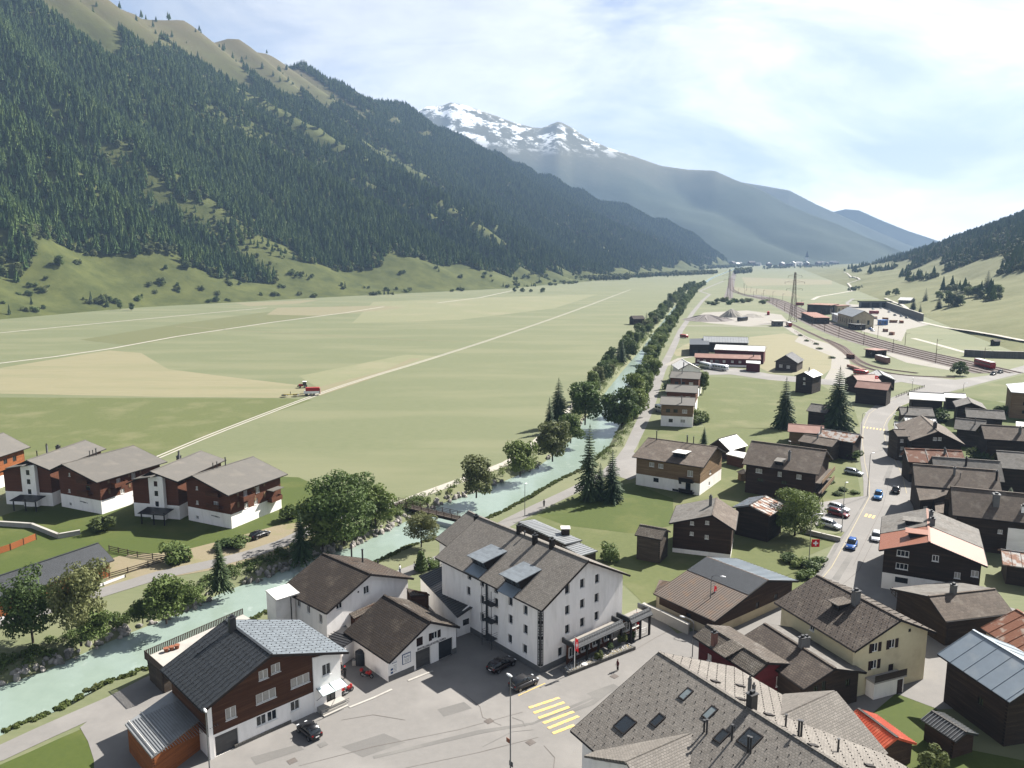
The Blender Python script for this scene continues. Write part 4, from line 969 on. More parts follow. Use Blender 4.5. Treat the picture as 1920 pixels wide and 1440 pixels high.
# ------------------------------------------------------------------ forests, one mass each, instanced on points
def forest(name, label, protos, pts):
    """pts: (x, y, z, height, rot, which)"""
    for k, pr in enumerate(protos):
        P = [p for p in pts if p[5] == k]
        if not P: continue
        me = bpy.data.meshes.new(name); me.from_pydata([p[:3] for p in P], [], [])
        for an, ix in (('hgt', 3), ('rot', 4)):
            at_ = me.attributes.new(an, 'FLOAT', 'POINT'); at_.data.foreach_set('value', [p[ix] for p in P])
        o = ob(name, me); tag(o, label, kind='stuff')
        g = bpy.data.node_groups.new(name, 'GeometryNodeTree')
        g.interface.new_socket('Geometry', in_out='INPUT', socket_type='NodeSocketGeometry'); g.interface.new_socket('Geometry', in_out='OUTPUT', socket_type='NodeSocketGeometry')
        gi, go = g.nodes.new('NodeGroupInput'), g.nodes.new('NodeGroupOutput')
        ip = g.nodes.new('GeometryNodeInstanceOnPoints'); oi = g.nodes.new('GeometryNodeObjectInfo'); oi.inputs['Object'].default_value = pr
        a1 = g.nodes.new('GeometryNodeInputNamedAttribute'); a1.data_type = 'FLOAT'; a1.inputs['Name'].default_value = 'hgt'
        a2 = g.nodes.new('GeometryNodeInputNamedAttribute'); a2.data_type = 'FLOAT'; a2.inputs['Name'].default_value = 'rot'
        cx = g.nodes.new('ShaderNodeCombineXYZ'); cs = g.nodes.new('ShaderNodeCombineXYZ')
        l = g.links.new
        l(a2.outputs['Attribute'], cx.inputs['Z']); l(cx.outputs[0], ip.inputs['Rotation'])
        for ax in 'XYZ': l(a1.outputs['Attribute'], cs.inputs[ax])
        l(cs.outputs[0], ip.inputs['Scale']); l(gi.outputs[0], ip.inputs['Points']); l(oi.outputs['Geometry'], ip.inputs['Instance']); l(ip.outputs[0], go.inputs[0])
        md = o.modifiers.new('trees', 'NODES'); md.node_group = g
def proto(name, mb, mat): return bpy.data.objects.new(name, mb.mesh(name, mat))
PS = [proto('forest_spruce', far_spruce(1, 8, 7, .23), 'needle_far'), proto('forest_spruce', far_spruce(2, 7, 6, .19), 'needle_far'), proto('forest_spruce', far_spruce(3, 8, 8, .28), 'needle_far'),
      proto('forest_broadleaf', leaf_cloud(cl_ := [((.0, 0, .5), (.34, .34, .4)), ((.15, .1, .7), (.2, .2, .22)), ((-.16, .05, .6), (.2, .2, .25))], 170, .2, 9), 'leaf_hill')]
def inview(x, y, z):
    v = Vector((x, y, z)) - CAM; dz_ = v.y * CP - v.z * SP
    if dz_ < 5: return False
    px = CX + v.x / dz_ * F; py = CY - (v.z * CP + v.y * SP) / dz_ * F
    return -60 < px < 1980 and -60 < py < 1500
pts = []; r = random.Random(77)
for _ in range(210000):
    u = r.uniform(200, 4450); vf, vr = lerp_tab(VF, u), lerp_tab(VR, u)
    s = r.random() ** .95 * 1.12; v = vf + s * max(60, vr - vf); wv = s * (vr - vf)
    lowb = 68 + 60 * noise.noise((u / 160, 0, 5)) + (12 if u < 900 else 0)
    if 1000 < u < 1330: lowb += 30
    lowb += 60 * max(0, noise.noise((u / 60, .5, 9)))
    if u > 1900: lowb *= .7
    if wv < lowb: continue
    hi = .72 if u < 1500 else (.80 if u < 2250 else 1.3); hi += .10 * noise.noise((u / 240, s * 2, 6)) + .05 * noise.noise((u / 60, s * 5, 2))
    if s > hi and r.random() > .007: continue
    tongue = abs(u - (1560 + 260 * (.95 - s))) < 42 + 40 * noise.noise((s * 6, u / 80, 1)) + 60 * max(0, s - .6)
    if .50 < s < .9 and tongue and r.random() > .10: continue
    clear = noise.noise((u / 150 + v / 900, v / 380, 11)) + .35 * noise.noise((u / 38, v / 38, 4)) + .2 * noise.noise((u / 15, v / 15, 6)); 
    if clear > .40 and u < 2300 and r.random() > .18: continue
    if r.random() > (.86 if u < 2500 else .9): continue
    z, _ = hL(u, v); p = uv(u, v)
    if not inview(p.x, p.y, z + 8): continue
    h = (r.uniform(8, 15) if r.random() < .3 else r.uniform(14, 25)) * (1 - .35 * max(0, s - .4)) * (1 if u < 2600 else 1.1)
    if clear > .36: h *= .6
    k = r.choice((0, 1, 2, 0, 1))
    if wv < lowb + 26 and r.random() < .5: k = 3; h *= .5
    if clear > .32 and r.random() < .4: k = 3; h *= .55
    pts.append((p.x, p.y, z - .5, h, r.uniform(0, 6.28), k))
forest('forest', 'dense dark conifer forest covering the left mountain slope', PS, pts); print('forest', len(pts))
pts = []
for _ in range(26000):
    u = r.uniform(700, 3200); w = r.uniform(0, 520); v = -145 - w
    if u > 2100 and r.random() < (u - 2100) / 700: continue
    lim = 185 if u < 2600 else 120
    lim += 45 * noise.noise((u / 140, 2, 8))
    patch = noise.noise((u / 110, v / 60, 3))
    if w < lim and not (w > 70 and patch > .30 and u > 900): continue
    if w > lim and r.random() > .9: continue
    z, _ = hR(u, v); p = uv(u, v)
    if not inview(p.x, p.y, z + 6): continue
    k = 3 if (w < lim + 110 and r.random() < .7) else r.choice((0, 1, 2)); h = r.uniform(6, 10) if k == 3 else r.uniform(11, 20)
    pts.append((p.x, p.y, z - .4, h, r.uniform(0, 6.28), k))
for px0, py0, px1, py1, n, hh in ((1378, 512, 1408, 509, 260, 14), (1180, 520, 1345, 512, 420, 11), (960, 528, 1180, 523, 420, 12), (1010, 508, 1180, 517, 300, 13), (1300, 505, 1420, 497, 300, 14), (1560, 497, 1700, 483, 500, 12), (1430, 503, 1560, 499, 160, 11), (1590, 545, 1650, 533, 120, 5)):
    for _ in range(n):
        f = r.random(); p = at(px0 + (px1 - px0) * f, py0 + (py1 - py0) * f + r.gauss(0, 1.1)); k = 3 if r.random() < .65 else r.choice((0, 1))
        pts.append((p.x, p.y, -.3, hh * r.uniform(.6, 1.2), r.uniform(0, 6.28), k))
forest('woodland', 'mixed woodland on the right hillside and across the far valley floor', PS, pts); print('wood', len(pts))
# separate bushes and trees that stand clear of the woods
n_b = 0
for i in range(1800):
    u = RND.uniform(480, 2100); vf = lerp_tab(VF, u); wv = RND.uniform(2, 95) if u < 1000 else RND.uniform(-25, 75)
    cl = noise.noise((u / 55, wv / 30, 4))
    if cl < .14 or n_b >= 260: continue
    v = vf + wv; z, _ = hL(u, v); p = uv(u, v)
    if not inview(p.x, p.y, z): continue
    n_b += 1; k = RND.choice(['b0', 'b2', 'b2', 'r0', 'r4', 'fs0']); h = RND.uniform(3.5, 8) * (1.5 if k == 'fs0' else 1)
    tree(k, (p.x, p.y, z - .3), h, 'single bush or small tree dotted on the meadow foot of the left mountain', w=h * (1.2 if k[0] == 'b' else 1), group='bushes at the foot of the left mountain', name='hill_bush')
for i, (x, y, h, k) in enumerate([(30, 565, 12, 'r4'), (65, 570, 10, 'r4'), (120, 578, 13, 'r0'), (195, 580, 9, 'r5'), (208, 579, 9, 'r5'), (225, 581, 10, 'r5'), (247, 582, 9, 'r2'), (355, 564, 12, 'r4'), (375, 562, 9, 'r4'), (395, 562, 9, 'r0'), (430, 561, 7, 'r0'), (450, 561, 7, 'r0'), (290, 565, 8, 'r3'), (315, 566, 7, 'r0'), (965, 548, 9, 'r2'), (980, 548, 8, 'r4'), (1018, 549, 9, 'r4'), (995, 548, 6, 'r4')]):
    p = at(x, y); u, v = p.xy.dot(DU.xy), p.xy.dot(DV.xy); z = hL(u, v)[0]
    tree(k, (p.x, p.y, z - .3), h, 'round tree standing alone at the edge of the valley meadow below the mountain', group='lone trees on the meadow edge')
for i, (x, y, h, k) in enumerate([(1735, 560, 15, 's0'), (1760, 575, 14, 's2'), (1790, 572, 26, 's0'), (1778, 570, 16, 'r2'), (1800, 568, 12, 'r0'), (1712, 575, 14, 's2'), (1725, 582, 9, 's0'), (1850, 545, 24, 's2'), (1835, 552, 13, 'r4'), (1680, 548, 10, 'r4'), (1665, 550, 8, 'r4'), (1870, 548, 12, 'r1'), (1815, 556, 12, 'r1'), (1760, 556, 10, 'r4')]):
    dr = ray(x, y + 6); tt = 500.0 / dr.y
    for _ in range(60):                            # walk the sight line down to the hillside
        p = CAM + dr * tt; u, v = p.xy.dot(DU.xy), p.xy.dot(DV.xy)
        if p.z <= hR(u, v)[0]: break
        tt *= 1.02
    tree(k, (p.x, p.y, hR(u, v)[0] - .3), h, 'tree standing free on the right hillside meadow below the wood', group='free trees on the right hillside')
for i, (x, y) in enumerate([(1330, 570), (1345, 566), (1358, 566), (1378, 567), (1391, 568), (1404, 566), (1435, 566), (1430, 570), (1340, 572), (1370, 571)]):
    tree('b%d' % (i % 3), at(x, y), RND.uniform(4, 8), 'bush in the scrub strip below the far pylon', w=RND.uniform(7, 12), group='scrub strip below the far pylon')
for i, (x, y) in enumerate([(1500, 630), (1512, 640), (1530, 646), (1560, 672), (1537, 655)]):
    tree('b1', at(x, y), 1.6, 'small dark bush on the bank beside the gravel lane', w=4, group='bushes beside the gravel lane')
# boulders lining the banks
RK = []
for i in range(4):
    bm = bmesh.new(); bmesh.ops.create_icosphere(bm, subdivisions=1, radius=.5)
    for v in bm.verts: v.co = v.co * (1 + .32 * noise.noise(v.co * 2.3 + Vector((i * 9, 0, 0)))); v.co.z *= .75
    me = bpy.data.meshes.new('boulder'); bm.to_mesh(me); bm.free(); me.materials.append(MATS['rock']); RK.append(me)
def boulder(x, y, z, s, label, grp):
    o = ob('boulder', RND.choice(RK)); o.location = (x, y, z); o.rotation_euler = (RND.uniform(0, 6), RND.uniform(0, 6), RND.uniform(0, 6)); o.scale = (s * RND.uniform(.8, 1.4), s, s * RND.uniform(.7, 1.1)); tag(o, label, 'boulder', grp)
gb = bank_pt(-1, 86, 165, 0, 1)
gl = along(BL, 86, 175)
for _ in range(270):
    p, n = gl(RND); n = n if n.x < 0 else -n; o_ = RND.uniform(-.4, 2.0); q = p + n * o_
    boulder(q.x, q.y, WZ + .1 + max(0, o_) * .36, RND.uniform(.5, 1.45), 'grey boulder in the rock lining of the left river bank', 'boulders lining the left bank')
for _ in range(45):
    y = RND.uniform(150, 330); boulder(xl(y) - RND.uniform(0, 1.2), y, WZ + .3, RND.uniform(.8, 1.7), 'pale boulder on the left bank upstream of the footbridge', 'boulders upstream of the bridge')
# ------------------------------------------------------------------ buildings: hotel
def bx(parent, name, c, d, mat, rz=0.0, M=None):
    m = MB(); m.box((0, 0, 0), d); X = Matrix.Translation(c) @ Matrix.Rotation(rz, 4, 'Z'); return m.build(name, mat, parent, (M @ X) if M is not None else X)
def letters(parent, txt, size, mat, M, extr=.02, align='CENTER'):
    cu = bpy.data.curves.new('lettering', 'FONT'); cu.body = txt; cu.size = size; cu.extrude = extr; cu.align_x = align; cu.align_y = 'CENTER'
    tmp = bpy.data.objects.new('lettering', cu); col.objects.link(tmp)
    dg = bpy.context.evaluated_depsgraph_get(); me = bpy.data.meshes.new_from_object(tmp.evaluated_get(dg))
    bpy.data.objects.remove(tmp); me.materials.clear(); me.materials.append(MATS[mat])
    return ob('lettering', me, parent, M)
WH = [(880, 1077), (878.5, 1108), (904, 1092), (904, 1125), (904, 1158), (930, 1104), (930, 1130), (930, 1162), (957, 1127), (957, 1161), (956, 1198), (985, 1144), (985, 1180), (984, 1217)]
WG = [(1064, 1105), (1092, 1094), (1120, 1085), (1064, 1144), (1092, 1132), (1119, 1121), (1064, 1180), (1092, 1167), (1119, 1155), (1051, 1222)]
hotel = house('hotel', 'large white four-storey hotel with grey tiled gable roof and recessed dark windows', (1015, 1145), (1182, 1078), (842, 1037), (1103, 1051), 10.0, wall='plaster', base=(1.0, 'plinth_grey'), roof='tile_grey', ov=(.7, .9), cat='hotel',
              wins={'a': [(*w, .95, 1.4, 'hotel') for w in WH], 'near': [(*w, .95, 1.4, 'hotel') for w in WG]},
              chim=[('a', 975, 998, 1.3, .7, 'trim_dark'), ('a', 985, 1003, .6, .22), ('a', 1003, 1019, 1.3, .7, 'trim_dark'), ('a', 1035, 1027, 1.3, .7, 'trim_dark')], wallth=.4)
h = hotel; ra = h.rf['a']
for k, (p0, p1) in enumerate([((921, 1046), (901, 1062)), ((983, 1078), (963, 1098))]):        # shed dormers
    d = dormer(h, 'a', *p1, 3.6, 4.2, 1.5, 'slate_blue_glare')
    seams('roof_seams', d.children[1], Matrix.Translation((-2, -.5, .06)), 4.0, 4.8, .5, 'steel', r=.02); bx(d, 'balcony_floor', (0, -1.0, .05), (3.3, 1.9, .08), 'metal_blue')
M_ = h.wf['a']                                       # black vertical name strips either side of the front corner
ln = h.L - 1.8 - .8
for key, xx in (('a', ln + .4 - .27), ('near', .27)):
    Mw = h.wf[key]; st = bx(h.root, 'name_strip', (xx, 5.45, .03), (.52, 8.7, .06), 'ink', M=Mw)
    word = 'HOTEL FURKA RESTAURANT'
    for i, ch in enumerate(word):
        if ch != ' ': letters(st, ch, .36, 'trim_white', Matrix.Translation((0, 4.1 - i * .385, .045)))
sx, sy = h.on_wall('a', 925, 1150)                   # steel escape balconies
es = thing('escape_balconies', None, None); es.parent = h.root; es.matrix_basis = M_ @ Matrix.Translation((sx - .1, 0, 0))
for zf in (1.6, 4.3, 7.0):
    bx(es, 'deck', (0, zf, .65), (2.2, .08, 1.2), 'steel_dark')
    m = MB()
    for q in (0.35, .7, 1.05): m.tube((-1.1, zf + q, 1.22), (1.1, zf + q, 1.22), .025, n=5); m.tube((-1.1, zf + q, .05), (-1.1, zf + q, 1.22), .025, n=5); m.tube((1.1, zf + q, .05), (1.1, zf + q, 1.22), .025, n=5)
    m.build('railing', 'steel_dark', es)
m = MB()
for sxx in (-1.1, 1.1): m.tube((sxx, .2, 1.22), (sxx, 9.4, 1.22), .05, n=6)
m.build('post', 'steel_dark', es); bx(es, 'ladder', (-1.25, 5, .2), (.35, 9, .1), 'steel_dark')
# rear wing, annex and sheds of the hotel
house('hotel_wing', 'rear wing of the white hotel with lower grey tiled roof', (848, 1030), 15.0, (816, 1010), (905, 1000), 9.4, wall='plaster', roof='tile_grey', ov=(.4, .6), cat='building', chim=[('a', 894, 975, 1.2, .7, 'trim_dark')]) if False else None
wg = house('hotel_wing', 'lower rear wing joined to the white hotel, grey tiled gable roof', (846, 1029), 13.5, (816, 1010), (0.5, 13.0), 9.2, wall='plaster', roof='tile_grey', ov=(.5, .6), cat='building', chim=[('a', 893, 980, 1.2, .7, 'trim_dark')])
shed4('hotel_annex', 'low annex with black standing-seam roof against the hotel flank', [(785, 1080, 3.6), (857, 1157, 3.6), (894, 1126, 5.2), (842, 1056, 5.2)], 'plaster', 'metal_dark', 'annex', .5, seam=(.7, 'metal_dark'), wins={1: [(.5, 2.0, 1.2, 1.0, 'dark')]})
shed4('metal_shed', 'long low shed with pale ribbed metal roof behind the hotel', [(972, 978, 3.6), (1002, 974, 3.2), (1092, 1013, 3.2), (1060, 1020, 3.6)], 'wood_black', 'metal_grey', 'shed', .4, seam=(.8, 'steel', True))
shed4('metal_shed', 'short pale-roofed shed at the end of the long hotel shed', [(1052, 1021, 3.0), (1082, 1015, 3.0), (1121, 1033, 3.0), (1090, 1042, 3.0)], 'wood_black', 'metal_grey', 'shed', .4, seam=(.8, 'steel', True))
c = at(1060, 1000, 3.4); o = thing('vent_box', 'white square vent box on the long metal shed roof', 'vent', c); bx(o, 'box', (0, 0, .5), (1.6, 1.6, 1.2), 'wood_black'); bx(o, 'lid', (0, 0, 1.2), (1.9, 1.9, .14), 'metal_white')
# entrance porticos
def portico(label, x0, x1, z, dep, cols, back='wood_red'):
    r = thing('portico', label, 'portico'); r.matrix_basis = hotel.WM @ Matrix.Translation((0, hotel_og - dep - .0, 0))
    w = x1 - x0; cx = (x0 + x1) / 2
    bx(r, 'roof_deck', (cx, dep / 2 - .1, z + .12), (w - 1.2, dep - 1.1, .10), 'gravel_pale'); 
    f = frame((x0, 0, z - .1), (1, 0, 0), (0, .8, .9)); bx(r, 'slate_front', (w / 2, .5, 0), (w, 1.15, .12), 'slate_black', M=f)
    for sx_, rot in ((x0, 0), (x1, 0)): bx(r, 'slate_side', (sx_, dep / 2 + .2, z + .30), (.25, dep - .5, .75), 'slate_black')
    m = MB(); k = int(w / .5)
    for i in range(k): m.box((x0 + .35 + i * (w - .7) / max(1, k - 1), .30, z + .38), (.28, .05, .62), M=Matrix.Rotation(0, 4, 'X'))
    o = m.build('snow_grid', 'metal_grey', r); o.rotation_euler = (0, 0, 0); o['kind'] = 'stuff'
    bx(r, 'fascia', (cx, .05, z - .2), (w + .1, .12, .25), 'trim_dark')
    for i in range(cols): bx(r, 'column', (x0 + .3 + i * (w - .6) / (cols - 1), .35, (z - .3) / 2), (.28, .28, z - .3), 'trim_dark')
    bx(r, 'glazed_front', (cx, dep - .6, (z - .2) / 2), (w - .6, .15, z - .3), back)
    for i in range(max(1, cols - 1)):
        wx = x0 + .3 + (i + .5) * (w - .6) / (cols - 1); M2 = frame((wx, dep - .70, 1.75), (1, 0, 0), (0, 0, 1)); add_window(r, M2, 0, 0, min(1.9, w / cols), 1.5, 'white').location.y -= .14
    return r
hotel_og = .9
p0, p1 = hotel.loc(1079, 1216, 3.4), hotel.loc(1171, 1173, 3.4); q0, q1 = hotel.loc(1160, 1157, 3.6), hotel.loc(1201, 1140, 3.6)
print('PORT', p0, p1, q0, q1, hotel.W)
portico('dark entrance portico with slate front along the hotel gable', max(3.5, p0.x), p1.x, 3.4, max(2.6, hotel_og - (p0.y + p1.y) / 2), 5)
portico('short slate-fronted porch at the right corner of the hotel', q0.x, q1.x, 3.6, max(3.0, hotel_og - (q0.y + q1.y) / 2 + 0.0), 3)
# terrace bed with white stones, planters, rail, flags
pl = [hotel.loc(x, y, .5) for x, y in ((1066, 1262), (1192, 1213), (1196, 1198), (1070, 1238))]
bed = thing('stone_bed', 'raised bed of white stones with dark kerb before the hotel entrance', 'flower bed'); bed.matrix_basis = hotel.WM.copy()
bw = Vector(pl[1]) - Vector(pl[0]); Mb = frame((pl[0].x, pl[0].y, 0), (bw.x, bw.y, 0), (-bw.y, bw.x, 0)); bl = bw.xy.length
bx(bed, 'kerb', (bl / 2, .15, .28), (bl, .3, .56), 'stone_base', M=Mb); bx(bed, 'kerb', (bl / 2, 1.75, .25), (bl, .2, .5), 'plinth_grey', M=Mb); bx(bed, 'kerb', (.12, .95, .25), (.24, 1.3, .5), 'plinth_grey', M=Mb); bx(bed, 'kerb', (bl - .12, .95, .25), (.24, 1.3, .5), 'plinth_grey', M=Mb)
bx(bed, 'soil', (bl / 2, .95, .2), (bl - .5, 1.28, .4), 'dirt_tan', M=Mb)
m = MB()
for _ in range(330):
    s = RND.uniform(.09, .2); m.box((RND.uniform(.4, bl - .4), RND.uniform(.4, 1.6), .42 + RND.uniform(0, .08)), (s, s * .8, s * .7), rz=RND.uniform(0, 3), taper=.6)
o = m.build('white_stones', 'white_stone', bed, Mb); o['kind'] = 'stuff'
def pot(px, py, h, r, plant, label, mat='plinth_grey'):
    o = thing('planter', label, 'planter', at(px, py)); m = MB(); m.tube((0, 0, 0), (0, 0, h), r * .8, r, 12); m.build('pot', mat, o)
    if plant: ob('plant', CROWN[plant], o, Matrix.Translation((0, 0, h - .1)) @ Matrix.Scale(r * 3.2, 4)); 
    return o
pot(1166, 1212, .9, .45, 'b2', 'bright green bush in dark pot by the hotel door'); pot(1143, 1226, 1.0, .35, 'b1', 'dark green bush in tall pot below the hotel window'); pot(1122, 1240, .5, .4, 'b2', 'small pale plant in low pot on the hotel terrace')
pot(1096, 1252, .6, .45, None, 'square pale planter near the hotel steps', 'metal_white'); pot(1178, 1206, 1.3, .4, None, 'tall black barrel planter near the ramp', 'ink'); pot(1186, 1203, .9, .35, 'b1', 'short black planter right of the barrel', 'ink')
def railing(label, pts, h=1.0, mat='steel', name='railing', bars=2, group=None):
    P = [at(*p) for p in pts]; o = thing(name, label, 'railing', P[0], group=group); m = MB()
    for a, b in zip(P, P[1:]):
        for q in range(bars): zz = h * (q + 1) / bars; m.tube(a - P[0] + Vector((0, 0, zz)), b - P[0] + Vector((0, 0, zz)), .03, n=5)
    m.build('rail', mat, o); 
    for a, b in zip(P, P[1:]):
        k = max(1, int((b - a).length / 2)); 
        for i in range(k + 1): mm = MB(); mm.tube((0, 0, 0), (0, 0, h), .035, n=5); mm.build('post', mat, o, Matrix.Translation(a - P[0] + (b - a) * i / k))
    return o
railing('pale ramp railing right of the hotel entrance', [(1163, 1205), (1212, 1188)], 1.1, 'trim_white', bars=3); railing('steel handrail beside the hotel steps', [(1063, 1262), (1075, 1243)], 1.1)
def flagpole(px, py, hh, label, flag=True, drop=True, cross=True):
    o = thing('flagpole', label, 'flagpole', at(px, py)); m = MB(); m.tube((0, 0, 0), (0, 0, hh), .06, .035, 8); m.build('pole', 'trim_white', o); m = MB(); m.tube((0, 0, hh), (0, 0, hh + .12), .08, n=8); m.build('finial', 'steel', o)
    if not flag: return o
    m = MB(); n = 10; w = .45 if drop else 1.3; t = 1.9 if drop else 1.3
    V_ = []
    for i in range(n + 1):
        for j in range(9):
            f = i / n; V_.append((.05 + w * f, .14 * math.sin(f * 8 + j * .3) * (f + .2), hh - .3 - t * j / 8 - (.25 * f if drop else .08 * f)))
    m.add(V_, [(i * 9 + j, i * 9 + j + 1, (i + 1) * 9 + j + 1, (i + 1) * 9 + j) for i in range(n) for j in range(8)])
    fl = m.build('flag', 'flag_red', o, smooth=True)
    if cross:
        zc = hh - .3 - t / 2 - .1
        for sy_ in (-.17, .17): bx(fl, 'white_cross', (.05 + w / 2, sy_, zc), (w * .55, .02, t * .16), 'trim_white'); bx(fl, 'white_cross', (.05 + w / 2, sy_ * 1.12, zc), (w * .18, .02, t * .5), 'trim_white')
    return o
flagpole(1077, 1262, 5.6, 'white flagpole with furled red and white flag before the hotel'); flagpole(1192, 1192, 4.2, 'flagpole with hanging red flag at the hotel ramp')
# ------------------------------------------------------------------ garage hall with lettering, white house, black-roofed house
gar = house('garage_hall', 'white garage hall with brown tiled roof and lettering above two garage doors', (728.6, 1242.5), (862.6, 1174.8), (659.5, 1180), (807, 1165), 3.3, 4.3, wall='plaster', base=(.95, 'plinth_grey'), roof='tile_dark', roofb='tile_weather', ov=(.3, .6), cat='garage',
            wins={'near': [(794, 1243, 2.6, 2.7, 'gdoor'), (836, 1222, 2.6, 2.8, 'gdoor2'), (787, 1203, 1.1, 1.3, 'door'), (815, 1191, 1.0, 1.1, 'shut')]}) if False else None
gar = house('garage_hall', 'white garage hall with brown tiled roof and lettering above two garage doors', (728.6, 1242.5), (862.6, 1174.8), (659.5, 1180), (807, 1165), 3.3, 4.3, wall='plaster', roof='tile_dark', roofb='tile_weather', ov=(.3, .6), cat='garage', seamb=(.6, 'tile_weather', .02),
            wins={'near': [(794, 1243, 2.6, 2.75, 'gdoor'), (836, 1222, 2.6, 2.75, 'gdoor2'), (787, 1203, 1.1, 1.3, 'door'), (815, 1191, 1.0, 1.1, 'shut')]})
h = gar; Mn = h.wf['near']; x0, y0 = h.on_wall('near', 780, 1224); x1, y1 = h.on_wall('near', 838, 1200)
print('GAR', h.W, h.L, h.zr, x0, y0, x1, y1)
letters(h.root, 'EINSTELLHALLE HOTEL FURKA', .44, 'ink', Mn @ Matrix.Translation(((x0 + x1) / 2, max(3.05, (y0 + y1) / 2), .03)) @ Matrix.Scale((x1 - x0) / 6.6, 4, (1, 0, 0)))
for (a, b) in ((0, .36), (.92, 1.0)): bx(h.root, 'plinth', ((a + b) / 2 * (h.W - .6), .45, .03), ((b - a) * (h.W - .6), .9, .08), 'plinth_grey', M=Mn)
sx, sy = h.on_wall('near', 762, 1234); sg = thing('wall_sign', 'square white sign with blue rim and blue lettering on the garage hall', 'sign'); sg.matrix_basis = h.WM @ Mn @ Matrix.Translation((sx, sy, .04))
bx(sg, 'rim', (0, 0, 0), (1.45, 1.5, .06), 'sign_blue'); bx(sg, 'face', (0, 0, .04), (1.25, 1.3, .04), 'trim_white'); letters(sg, 'Furka', .42, 'sign_blue', Matrix.Translation((0, .3, .065)))
for k in range(3): bx(sg, 'text_line', (0, -.05 - k * .2, .065), (.9 - k * .1, .05, .01), 'plinth_grey')
sx, sy = h.on_wall('near', 738, 1257); sg = thing('notice_board', 'tall white notice with blue squares at the garage hall corner', 'sign'); sg.matrix_basis = h.WM @ Mn @ Matrix.Translation((max(.8, sx), max(1.9, sy), .04))
bx(sg, 'face', (0, 0, 0), (1.2, 1.75, .05), 'trim_white')
for k, (a, b, c_, d_) in enumerate([(-.32, -.15, .38, .3), (-.32, -.62, .38, .3), (.1, .7, .8, .08)]): bx(sg, 'blue_mark', (a, b, .035), (c_, d_, .015), 'sign_blue')
for k in range(5): bx(sg, 'text_line', (.2, .3 - k * .22, .035), (.5, .04, .012), 'plinth_grey')
c = gar.loc(705, 1195, 4.0)
shed4('lean_to', 'small lean-to roof between the white house and the garage hall', [(655, 1150, 4.6), (703, 1128, 5.0), (712, 1136, 4.4), (664, 1160, 4.0)], 'wood_brown', 'tile_weather', 'lean-to', .2)
shed4('lean_to', 'dark sheet roof over the passage between white house and garage hall', [(616, 1193, 3.0), (648, 1172, 3.0), (668, 1196, 3.0), (640, 1214, 3.0)], 'plaster', 'metal_dark', 'lean-to', .3, seam=(.6, 'steel_dark'))
shed4('lean_to', 'lichen-stained dormer roof on the far side of the garage hall', [(762, 1102, 5.6), (803, 1108, 5.6), (806, 1115, 5.0), (770, 1117, 5.0)], 'wood_brown', 'tile_weather', 'lean-to', .2)
house('white_house', 'white plastered house with dark brown tiled gable roof beside the river', (611, 1150), (776, 1084), (540, 1099), (695, 1076), 6.5, wall='plaster', roof='tile_dark', roofb='metal_brown', ov=(.6, .8), seamb=(.5, 'tile_weather', .03),
      wins={'near': [(687, 1106, 1.1, 1.3, 'white'), (636, 1134, 1.1, 1.3, 'white'), (672, 1110, .3, .3, 'dark')], 'a': [(578, 1142, .9, 1.4, 'white'), (601, 1160, .9, 1.4, 'white'), (560, 1130, .9, 1.4, 'white')]}, chim=[('b', 656, 1043, 2.2, .28), ('b', 680, 1055, 2.2, .28), ('b', 716, 1058, .5, .2)])
blk = house('black_roof_house', 'brown timber and white house with black metal-tile roof', (379, 1334), (654, 1222), (304, 1254), (509, 1227), 7.0, wall='wood_brown', base=(2.9, 'plaster'), roof='slate_black', roofb='slate_blue_glare', ov=(.9, 1.0), seam=(.85, 'slate_black', .03), seamb=(.85, 'slate_blue_glare', .015), cl=(.85, .9, 'metal_dark', .10),  # right slope of the black roof coloured paler to stand for glare
      wins={'near': [(433, 1337, 1.3, 1.5, 'curt'), (499, 1305, 2.6, 1.3, 'curt'), (563, 1276, 2.6, 1.3, 'curt'), (494, 1265, 1.2, 1.2, 'curt'), (517, 1253, 1.2, 1.2, 'curt'), (490, 1348, 1.3, 1.35, 'white'), (510, 1338, 1.3, 1.35, 'white'), (553, 1318, 1.3, 1.35, 'white'), (571, 1307, 1.3, 1.35, 'white'), (426, 1393, 2.8, 2.5, 'gdoor')]},
      chim=[('a', 436, 1183, 1.8, .8, 'metal_dark')])
h = blk; Mn = h.wf['near']; ww = h.W - 1.8
x0, _ = h.on_wall('near', 588, 1300); print('BLK', h.W, h.L, h.zr, x0, ww)
fr_ = panel('white_bay', h.root, Mn @ Matrix.Translation((x0, 0, .14)), [(0, 0), (ww - x0 + .12, 0), (ww - x0 + .12, 7.05), (0, 7.6)], [rect(1.9, 5.3, 1.3, 1.6), rect(2.4, 1.35, 1.3, 2.3)], .28, 'plaster')
add_window(h.root, Mn @ Matrix.Translation((x0, 0, .14)), 1.9, 5.3, 1.3, 1.6, 'white'); add_window(h.root, Mn @ Matrix.Translation((x0, 0, .14)), 2.4, 1.35, 1.3, 2.3, 'dark')
bx(h.root, 'white_corner', (.25, 3.3, .08), (.5, 6.6, .14), 'plaster', M=Mn)
bx(h.root, 'stone_plinth', (ww * .38, .25, .06), (ww * .42, .5, .1), 'stone_base', M=Mn)
cn = thing('glass_canopy', 'pale glass canopy over the front steps of the black-roofed house', 'canopy'); cn.matrix_basis = h.WM @ Mn @ Matrix.Translation((x0 + .3, 3.2, .2))
for k in range(2): bx(cn, 'glass_pane', (.9 + k * 1.85, 0, .8), (1.8, .06, 1.7), 'canopy_glass', M=Matrix.Rotation(.18, 4, 'X'))
m = MB()
for k in range(3): m.tube((k * 1.85, .1, 0), (k * 1.85, -.3, 1.6), .04, n=5); m.tube((k * 1.85, -1.6, 0), (k * 1.85, -.25, 1.5), .03, n=5)
